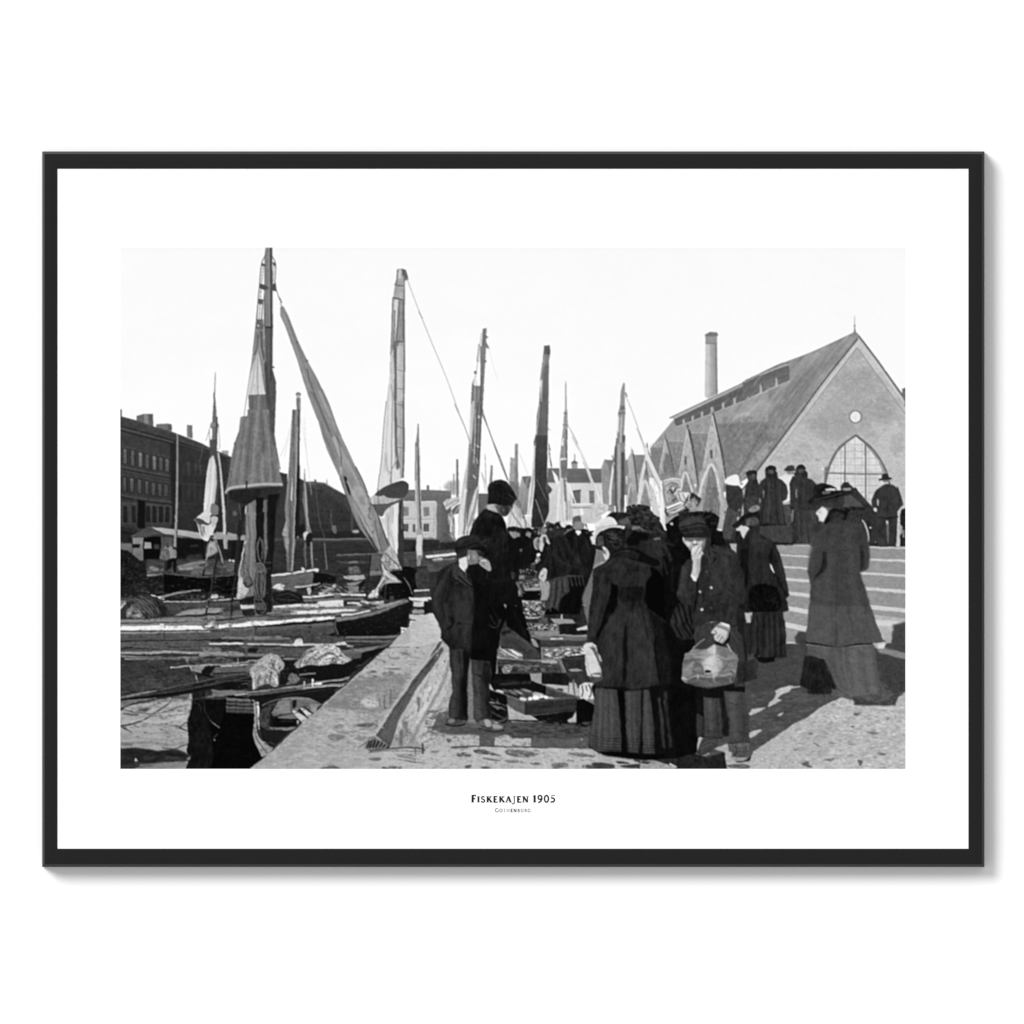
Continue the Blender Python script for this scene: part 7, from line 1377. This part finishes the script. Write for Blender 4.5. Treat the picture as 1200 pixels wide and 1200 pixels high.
for i in range(16):
    x=660+100*RNG.rand(); y=130+120*RNG.rand(); L([(x,y),(x+14,y-6),(x+30,y+4)], .8, 18+60*RNG.rand(), al=.6)
L("590,132 640,108 700,98 760,98", 1, 150, al=.7); P("600,108 640,70 700,56 730,90 650,104", 206, b=2, al=.5)
Z(600,710,6)
for x,a,t in ((620,.6,88),(660,.5,84),(700,.5,84),(730,.4,48),(600,.4,52),(820,.5,84),(850,.5,78),(940,.5,86),(1080,.5,76)): L([(x,600),(x+(x-700)*.04,800),(x+(x-700)*.1,1000)], 3, t, al=a, b=2)
for x in (640,682,838,880): L([(x,600),(x+(x-700)*.04,800),(x+(x-700)*.1,1010)], 1.6, 52, al=.35, b=1.5)
# crates: planks, shadows, fish
for q,w,t in (("0,420 320,425",.8,96),("0,445 330,450",.8,40),("240,575 400,628",.8,96),("-150,655 90,765",.8,130),("100,680 460,650",.9,76),("100,715 460,690",.8,30),("100,745 440,715",.8,60),("330,372 380,470",1,150),("345,370 500,366",.8,90),("385,400 500,395",.8,30)): L(q,w,t,al=.8)
for i in range(40):
    x=-100+RNG.rand()*400; y=400+60*RNG.rand(); L([(x,y),(x+14,y+4*RNG.rand()),(x+28,y-3)], 1, 30 if RNG.rand()<.5 else 150, al=.6)
Z(600,600,6)
for i in range(60):
    x=75+RNG.rand()*140; y=628+105*RNG.rand(); L([(x,y),(x+8,y+3),(x+16,y)], .9, 20 if RNG.rand()<.5 else 226, al=.7)
for i in range(40):
    x=100+RNG.rand()*210; y=786+40*RNG.rand(); L([(x,y),(x+8,y+5),(x+16,y+1)], .9, 24 if RNG.rand()<.5 else 214, al=.7)
for i in range(46):
    x=220+RNG.rand()*275; y=962+62*RNG.rand(); L([(x,y),(x+12,y+4),(x+26,y+1)], 1, 46 if RNG.rand()<.45 else 236, al=.75, w2=.5)
for i in range(40):
    x=60+RNG.rand()*170; y=400+180*RNG.rand(); L([(x,y),(x+10,y+2)], 1.2, 24 if RNG.rand()<.5 else 190, al=.6)
# youth: face and jacket
Z(740,500,6)
P("366,786 400,784 515,784 518,800 500,850 480,880 440,880 405,862 380,830", 172, n=10, b=.6)
L("372,788 430,796 515,788", 2.6, 70, b=1); E(398,818,16,18,214,b=1.6,al=.8); E(490,812,18,16,204,b=1.6,al=.8); E(440,812,7,14,220,b=.8); L("428,824 440,832 456,826", 1.4, 84, b=.4); E(412,800,9,4,84,b=.8); E(472,800,10,4,80,b=.8); L("425,850 460,846", 1.3, 92, b=.3); P("500,800 520,790 518,830 496,866 486,860", 110, b=1, al=.8); E(366,800,6,14,206,b=.4); L("366,794 370,810", .7, 110)
P("430,850 446,838 462,836 486,846 500,880 505,900 480,920 430,910 422,880", 186, b=.6, n=8)
for q in ("436,850 426,880 424,905","450,842 438,868 434,892","466,838 452,862 446,888","484,848 468,872 458,896"): L(q, 1.3, 222, b=.3)
for q in ("443,848 431,876 429,896","458,842 445,868 440,890","475,844 460,868 452,892"): L(q, .8, 96)
L("500,886 486,900 474,916", 1.3, 214); L("490,880 476,896", .7, 110)
Z(750,580,6.667)
for q,w,t in (("352,560 322,680 308,780",6,66),("400,560 380,640 360,740",3,34),("560,560 600,680 580,820",7,60),("660,480 700,620 690,760",6,60),("760,520 790,640 780,800",4,34),("440,780 540,790 640,770",1.6,30),("450,900 540,920 640,900",1.4,30),("600,440 680,450 730,470",3,64),("500,600 480,760 470,860",2,60),("640,900 700,860 760,820",2,32),("330,800 380,820 420,790",2,34),("700,700 740,720",1.4,30),("690,740 740,770",1.4,30),("520,470 540,520 530,560",2,60),("880,360 940,350 1000,370",3,56),("900,420 890,560 880,680",5,50),("980,420 980,560 1000,680",5,50),("1060,420 1100,560 1140,740",2.6,58),("1010,460 1000,520",1.2,18),("900,700 960,692 1040,706",1,36)): L(q,w,t,al=.55,b=w*.5)
L("560,420 600,450 618,440", 1, 90, al=.5)
Z(750,730,6.667)
for q,w,t in (("540,600 550,720 560,860",5,82),("600,600 600,720 610,860",3,46),("720,560 730,700 750,900",6,86),("790,560 800,720 820,900",4,50),("680,700 700,760",1.4,40),("500,740 560,760 620,740",1.2,44),("690,620 760,640 820,620",1.2,48),("700,860 770,850 840,870",1.3,48),("510,840 570,850 630,840",1.2,44),("480,960 540,920 590,930",1.6,96),("760,950 800,960 840,950",1.4,120),("730,1000 770,1010 840,1000",1.2,60),("600,20 700,60 780,160",3,68)): L(q,w,t,al=.6,b=w*.45)
C(pk)
for i in range(46):
    x=340+400*RNG.rand(); y=230+240*RNG.rand(); d=40*(RNG.rand()-.5); t=70 if RNG.rand()<.5 else 214
    L([(x,y),(x+30*RNG.rand()+10,y+d*.6),(x+50+20*RNG.rand(),y+d)], 1.2, t, w2=.5, al=.45, b=.6)
P("326,440 350,465 440,500 540,515 640,490 735,470 745,400 600,440 450,430", 70, b=3, al=.45)
C()
E(520,378,16,12,14); E(541,380,12,9,20)
# walking woman: blurred folds
Z(880,520,6)
for q,w,t in (("560,780 540,960 520,1200",8,78),("700,780 720,960 760,1200",8,78),("620,700 610,900 600,1180",5,56),("760,920 800,1060 820,1200",5,60),("470,620 440,760 420,900",5,74),("600,590 680,600 740,640",5,64),("540,600 530,700",3,48),("480,960 460,1100",5,80),("680,1000 690,1200",3,60)): L(q,w,t,al=.5,b=w*.6)
Z(880,710,6)
for q,w,t in (("600,320 620,440 660,560",6,96),("720,320 740,460 780,620",7,100),("820,320 840,460 880,620",6,100),("660,320 700,460 720,600",4,72),("780,320 800,500 830,620",4,78),("440,300 500,310 540,340",4,92),("400,370 390,460 370,540",3,44),("480,400 520,500 560,570",3,20)): L(q,w,t,al=.5,b=w*.6)
P("660,560 960,560 1010,640 1000,690 700,690", 120, thr=.1, ns=(4,2,0), al=.35, b=2)
# ropes on the great mast foot
Z(130,600,6)
P("1000,380 1085,370 1090,600 1010,610", 86, n=60, ns=(1.3,4,5), al=.45, b=1)
for q in ("1012,400 1004,480 1016,590","1075,400 1088,480 1072,590","1030,420 1022,500 1034,580","1058,420 1066,500 1054,585","1040,200 1034,260 1052,350"): L(q, 1, 136, al=.6, b=.3); 
for q,w,t in (("965,20 975,200 965,400",2.4,86),("990,20 995,200 985,330",2,140),("1000,60 1004,260",1.4,90),("955,100 950,300",1.4,150),("940,420 960,500 980,560",1.6,84),("1110,20 1112,300 1108,600",2,34),("1085,60 1090,300",1.4,120),("895,560 930,590 970,580",1.4,110),("920,460 905,540 900,600",1.6,226)): L(q,w,t,al=.6,b=.6)
for i in range(40):
    x=100+RNG.rand()*190; y=590+RNG.rand()*90; L([(x,y),(x+30+30*RNG.rand(),y+20*RNG.rand()),(x+60+60*RNG.rand(),y+90)], .7, 20+120*RNG.rand(), al=.6)
P("345,255 380,240 400,260 396,330 350,330", 110, n=50, ns=(2,2,0), al=.7, b=1)
# jib foot folds
Z(300,620,6)
for q,w,t in (("900,170 920,230 900,290",1.2,110),("930,130 960,200 1000,240",1.3,206),("950,200 930,260 960,295",1.2,120),("890,250 905,320 880,380",1.4,226),("915,330 950,350 990,372",1.2,206),("925,340 900,390 870,420",1.2,120),("980,250 1000,280",1,226),("850,420 835,450",1.2,110),("880,210 900,230",1,226)): L(q,w,t,al=.75,b=.4)
# cloth creases on the sails in the sky
Z(250,480,6)
for q,w,t in (("880,200 960,360 1030,500",1.4,116),("840,180 900,320 960,440",1.2,176),("820,60 870,180 900,280",1.2,116),("1000,640 1060,760 1120,880",1.6,110),("960,600 1030,740 1110,900",1.4,176),("1060,560 1100,660 1150,800",1.4,116),("760,80 800,220 860,360",1.3,106),("790,260 850,380 900,480",1.2,150)): L(q,w,t,al=.6,b=.6)
# last touches on the youth's face and cap, and the hat beside him
Z(740,500,6)
P("372,790 392,786 436,792 440,806 420,812 390,806", 96, b=1.2, al=.7); P("452,794 512,788 510,802 480,808 456,806", 90, b=1.2, al=.7); L("444,798 446,822", 1.2, 226, b=.5); L("446,824 458,828", 1, 70); E(402,824,12,12,220,b=1.4,al=.7)
L("345,722 400,704 470,694 522,698", 1.1, 80, al=.6, b=.5); P("370,660 430,640 480,642 500,670 440,668 390,690", 66, b=2, al=.6)
E(865,572,26,14,130,n=40,b=1); L("735,690 800,640 880,600", 2.4, 26, b=.6); P("840,640 886,640 890,690 830,690", 74, n=24, b=1, sm=1); P("756,700 800,700 826,712 810,740 790,780 768,745", 206, b=.8)
Z(600,600,6)
P("690,305 760,268 830,262 905,300 880,332 800,318 720,322", 32, b=1.2, al=.8); L("700,300 760,276 830,272",1.6,52,al=.6,b=.8)
Z(740,500,6)
SP("-40,562 0,548 60,546 130,560 140,612 -40,612", 70, 2.4, 1.5, 16, 66, seed=121, rj=90); L("-40,640 20,625 80,632 150,640 190,632", 2, 78, al=.6, b=.8); SP("-10,600 200,640 240,760 60,700", 60, 2.2, 1.3, 14, 70, seed=122, rj=90, al=.7)
SP("420,590 560,600 610,650 600,720 540,640", 60, 2.6, .9, 10, 52, seed=123, rj=80)
P("488,828 514,818 506,858 490,880", 112, b=1, al=.9); P("400,848 424,852 420,880 404,868", 132, b=1, al=.8); L("419,868 424,900 430,950 424,1000", .8, 84, al=.8); L("505,890 488,920 486,990", .9, 70, al=.8)
for q in ("434,848 424,880 424,900","449,840 436,868 433,890","465,837 451,862 445,888","483,846 467,870 457,894"): L(q, 1.5, 228, b=.2)
Z(750,730,6.667)
C(pk); P("320,160 780,160 780,520 320,520", 84, al=.26); P("480,210 600,200 640,330 600,400 520,400 480,320", 226, b=6, al=.35); P("330,440 450,480 540,500 740,460 740,520 330,520", 50, b=3, al=.45); C()
E(520,378,16,12,14); E(541,380,12,9,20)
# ================= finishing =================
def finish(A):
    """hand-drawn wobble of edges, print softness, grain"""
    H, W = A.shape
    X, Y = np.meshgrid(np.arange(W)/SS, np.arange(H)/SS)
    amp = np.clip((Y-330)/60, 0, 1)*.14+.18
    amp = np.where((X > 570) & (Y < 250), .18, amp)*SS
    big = np.clip((Y-270)/60, 0, 1)*.9*SS
    dx = vnoise(X, Y, 4, 4, 0, 501, 2)*amp*1.4+vnoise(X, Y, 13, 13, 0, 502, 2)*big
    dy = vnoise(X, Y, 4, 4, 0, 777, 2)*amp*1.1+vnoise(X, Y, 13, 13, 0, 778, 2)*big*.7
    ix = np.clip(np.round(X*SS+dx), 0, W-1).astype(int); iy = np.clip(np.round(Y*SS+dy), 0, H-1).astype(int)
    A = A[iy, ix]
    A = boxb(A, 1)
    B = A.reshape(PH, SS, PW, SS).mean((1, 3))
    x, y = np.meshgrid(np.arange(PW, dtype=float), np.arange(PH, dtype=float))
    mid = np.clip(B/60, .4, 1)*np.clip((256-B)/60, 0.12, 1)
    B = B+mid*(6.5*vnoise(x, y, 2.1, 2.1, 0, 31, 2)+5*vnoise(x, y, 6, 6, 20, 57, 2)+3*vnoise(x, y, 25, 25, 0, 91, 2)+RNG.normal(0, 1.6, B.shape))
    low = np.clip((y-300)/40, 0, 1)*np.clip((B-60)/60, 0, 1)*np.clip((235-B)/40, 0, 1)
    B = B+low*7*vnoise(x, y, 4.5, 1.3, -4, 63, 2)
    B = B-5*np.clip(1-B/85, 0, 1)*np.clip(B/24, .3, 1)*(x > 330)-3*np.clip(1-B/85, 0, 1)
    dk = np.clip((74-B)/40, 0, 1)*np.clip(B/22, 0, 1)*(x > 340)
    B = B+dk*(11*vnoise(x, y, 10, 14, 10, 204, 2)+9*vnoise(x, y, 2.4, 8, 6, 205, 2))
    return np.clip(B, 2, 254)
ART = finish(SH)
# ======================= the printed picture as a sheet of inked paper =======================
def picture():
    H, W = ART.shape
    d = (PD+.06)*MM
    gx = np.linspace(141, 1061, W+1); gy = np.linspace(290, 901, H+1)
    k = (DIST-d)/DIST
    vx = (gx-600)*MM*k-pic.location.x; vz = (600-gy)*MM*k-pic.location.z
    VX, VZ = np.meshgrid(vx, vz)
    co = np.stack([VX, np.full_like(VX, -d-pic.location.y), VZ], -1).reshape(-1, 3)
    nv = len(co); idx = np.arange((H+1)*(W+1)).reshape(H+1, W+1)
    q = np.stack([idx[:-1, :-1], idx[1:, :-1], idx[1:, 1:], idx[:-1, 1:]], -1).reshape(-1, 4)
    me = bpy.data.meshes.new('photograph')
    me.vertices.add(nv); me.vertices.foreach_set('co', co.astype(np.float32).ravel())
    nf = len(q); me.loops.add(nf*4); me.loops.foreach_set('vertex_index', q.astype(np.int32).ravel())
    me.polygons.add(nf); me.polygons.foreach_set('loop_start', np.arange(0, nf*4, 4, dtype=np.int32))
    me.polygons.foreach_set('loop_total', np.full(nf, 4, np.int32))
    me.update(calc_edges=True)
    # tone at the vertices = mean of the four cells that meet there
    P_ = np.pad(ART, 1, mode='edge'); V = (P_[:-1, :-1]+P_[1:, :-1]+P_[:-1, 1:]+P_[1:, 1:])/4
    V = V+.65*(V-boxb(V.astype(np.float32), 1))
    s = np.clip(V/255, 0, 1); lin = np.where(s <= .04045, s/12.92, ((s+.055)/1.055)**2.4)*.762
    a = me.color_attributes.new('ink_density', 'FLOAT_COLOR', 'POINT')
    buf = np.ones((nv, 4), np.float32); buf[:, :3] = lin.reshape(-1, 1)
    a.data.foreach_set('color', buf.ravel())
    m = bpy.data.materials.new('monochrome_ink'); m.use_nodes = True; nt = m.node_tree; b = nt.nodes['Principled BSDF']
    at_ = nt.nodes.new('ShaderNodeAttribute'); at_.attribute_name = 'ink_density'
    nt.links.new(at_.outputs['Color'], b.inputs['Base Color'])
    b.inputs['Roughness'].default_value = .9; b.inputs['Specular IOR Level'].default_value = 0.03
    o = link('photograph', me, m, paper)
    o['label'] = 'black and white photograph of sailing boats, a quay with fish crates and a crowd in dark clothes beside a gabled market hall'
    return o
picture()

# ======================= lettering, drawn as outlines (small capitals with serifs) =======================
def quads_to(name, quads, m, parent, d):
    vs, fs = [], []
    for qd in quads:
        n = len(vs); vs += [loc(x, y, d*MM) for x, y in qd]; fs.append(tuple(range(n, n+len(qd))))
    me = mesh(name, vs, fs); bm = bmesh.new(); bm.from_mesh(me)
    for f in bm.faces:
        f.normal_update()
        if f.normal.y > 0: f.normal_flip()
    bm.to_mesh(me); bm.free()
    return link(name, me, m, parent)
# strokes in a box 0..1 high (0 = cap height, 1 = baseline), x in the same unit: (x0,y0,x1,y1,width)
T_, N_ = .31, .19
def arcpts(cx, cy, rx, ry, a0, a1, n=14): return [(cx+rx*math.cos(math.radians(a0+(a1-a0)*i/n)), cy+ry*math.sin(math.radians(a0+(a1-a0)*i/n))) for i in range(n+1)]
def ser(x, y, h=.17): return ('l', [(x-h, y), (x+h, y)], .07)
G = {
 'F': (.58, [('l', [(.2, 0), (.2, 1)], T_), ('l', [(.1, .035), (.58, .035)], N_), ('l', [(.2, .48), (.46, .48)], N_), ('l', [(.56, 0), (.56, .2)], .07), ('l', [(.46, .38), (.46, .6)], .06), ser(.2, .97)]),
 'I': (.38, [('l', [(.19, 0), (.19, 1)], T_), ser(.19, .03), ser(.19, .97)]),
 'S': (.56, [('c', arcpts(.28, .26, .17, .22, -50, -250)+arcpts(.27, .73, .2, .23, -60, 150), .21), ('l', [(.45, .04), (.45, .27)], .06), ('l', [(.06, .72), (.06, .96)], .06)]),
 'K': (.74, [('l', [(.2, 0), (.2, 1)], T_), ser(.2, .03), ser(.2, .97), ('l', [(.62, .03), (.24, .54)], N_), ('l', [(.34, .42), (.68, .97)], T_*.95), ser(.6, .03, .19), ser(.67, .97, .19)]),
 'E': (.62, [('l', [(.2, 0), (.2, 1)], T_), ('l', [(.1, .035), (.56, .035)], N_), ('l', [(.2, .48), (.46, .48)], N_), ('l', [(.1, .965), (.6, .965)], N_), ('l', [(.54, 0), (.54, .2)], .06), ('l', [(.58, .8), (.58, 1)], .06), ('l', [(.45, .38), (.45, .6)], .06)]),
 'A': (.78, [('l', [(.38, 0), (.12, .98)], N_), ('l', [(.38, 0), (.66, .98)], T_), ('l', [(.2, .66), (.56, .66)], .07), ser(.12, .97, .2), ser(.66, .97, .15)]),
 'J': (.40, [('c', [(.24, 0), (.24, .5), (.24, .95), (.2, 1.21), (.06, 1.24), (-.05, 1.2)], .16), ser(.24, .03)]),
 'N': (.82, [('l', [(.16, 0), (.16, 1)], N_), ('l', [(.14, 0), (.66, 1)], T_), ('l', [(.66, 0), (.66, 1)], N_), ser(.12, .03, .19), ser(.16, .97, .2), ser(.66, .03, .2)]),
 '1': (.40, [('l', [(.2, 0), (.2, 1)], T_), ser(.2, .97), ('l', [(.2, .02), (.04, .19)], .08)]),
 '9': (.60, [('c', arcpts(.29, .31, .2, .27, 0, 360, 22), .2), ('c', [(.49, .3), (.48, .6), (.36, .86), (.14, 1.02)], .21)]),
 '0': (.64, [('c', arcpts(.31, .5, .22, .46, 0, 360, 24), .21)]),
 '5': (.54, [('l', [(.16, .02), (.5, .02)], .11), ('l', [(.16, .02), (.14, .44)], .08), ('c', arcpts(.22, .66, .24, .27, -110, 110), .21), ('l', [(.14, .93), (.02, .98)], .19)]),
 'G': (.74, [('c', arcpts(.38, .5, .3, .46, -50, -320, 22), .19), ('l', [(.62, .56), (.62, .9)], .15), ('l', [(.48, .56), (.72, .56)], .06), ('l', [(.6, .06), (.6, .28)], .05)]),
 'O': (.80, [('c', arcpts(.39, .5, .31, .46, 0, 360, 24), .19)]),
 'T': (.66, [('l', [(.32, 0), (.32, 1)], .16), ('l', [(.04, .035), (.6, .035)], .07), ('l', [(.05, 0), (.05, .22)], .05), ('l', [(.59, 0), (.59, .22)], .05), ser(.32, .97)]),
 'H': (.84, [('l', [(.18, 0), (.18, 1)], .15), ('l', [(.64, 0), (.64, 1)], .15), ('l', [(.18, .48), (.64, .48)], .06), ser(.18, .03), ser(.18, .97), ser(.64, .03), ser(.64, .97)]),
 'M': (.94, [('l', [(.16, 0), (.12, 1)], .07), ('l', [(.17, 0), (.44, .94)], .15), ('l', [(.72, 0), (.44, .94)], .06), ('l', [(.72, 0), (.76, 1)], .15), ser(.12, .97, .19), ser(.76, .97)]),
 'B': (.64, [('l', [(.2, 0), (.2, 1)], .16), ('c', [(.1, .035), (.34, .035)]+arcpts(.36, .25, .14, .215, -80, 80)+[(.2, .47)], .16), ('c', [(.2, .49), (.36, .49)]+arcpts(.38, .73, .18, .235, -80, 80)+[(.1, .965)], .16)]),
 'U': (.80, [('c', [(.18, 0), (.18, .62), (.24, .88), (.4, .97), (.56, .88), (.62, .62), (.62, 0)], .16), ('l', [(.18, 0), (.18, .7)], .15), ser(.18, .03), ser(.62, .03, .19)]),
 'R': (.72, [('l', [(.2, 0), (.2, 1)], .16), ser(.2, .97), ('c', [(.1, .035), (.34, .035)]+arcpts(.36, .27, .16, .235, -80, 80)+[(.2, .51)], .16), ('l', [(.38, .5), (.68, .97)], .15)]),
}
def text(name, parts, m, d):
    """parts: (string, start x, end x, top y, baseline y) laid along the line"""
    for s, x0, x1, yt, yb in parts:
        h = yb-yt; tot = sum(G[c][0] for c in s)+.1*(len(s)-1); sx = (x1-x0)/tot; x = x0
        for c in s:
            quads = []
            for kind, ps, wd in G[c][1]:
                ps = [(x+px*sx, yt+py*h) for px, py in ps]
                for (a, b2) in zip(ps[:-1], ps[1:]):
                    dx, dy = b2[0]-a[0], b2[1]-a[1]; L_ = math.hypot(dx, dy) or 1
                    nx, ny = -dy/L_*wd*h/2, dx/L_*wd*h/2; ex, ey = (dx/L_*wd*h*.25, dy/L_*wd*h*.25) if kind == 'c' else (0, 0)
                    dd = .0004*len(quads)
                    quads.append([(a[0]+nx-ex, a[1]+ny-ey), (b2[0]+nx+ex, b2[1]+ny+ey), (b2[0]-nx+ex, b2[1]-ny+ey), (a[0]-nx-ex, a[1]-ny-ey)])
            letter_quads.setdefault(name, []).extend(quads)
            x += (G[c][0]+.1)*sx
letter_quads = {}
# FISKEKAJEN 1905 : large F and figures, small capitals between
text('title_lettering', [('F', 551.8, 557.8, 931.9, 940.3), ('ISKEKAJEN', 558.9, 619.6, 933.2, 940.3), ('1905', 624.4, 650.6, 931.9, 940.3)], M_ink, PD+.1)
text('subtitle_lettering', [('G', 580.0, 584.6, 947.3, 951.7), ('OTHENBURG', 585.1, 622.0, 947.9, 951.7)], M_grey_ink, PD+.1)
for nm, m in (('title_lettering', M_ink), ('subtitle_lettering', M_grey_ink)):
    vs, fs = [], []
    for j, qd in enumerate(letter_quads[nm]):
        n = len(vs); vs += [loc(x, y, (PD+.06+.002*(j % 40))*MM) for x, y in qd]; fs.append((n, n+1, n+2, n+3))
    me = mesh(nm, vs, fs); bm = bmesh.new(); bm.from_mesh(me)
    for f in bm.faces:
        f.normal_update()
        if f.normal.y > 0: f.normal_flip()
    bm.to_mesh(me); bm.free()
    o = link(nm, me, m, paper)
    o['label'] = 'black serif title reading FISKEKAJEN 1905' if nm[0] == 't' else 'tiny grey serif line reading GOTHENBURG'
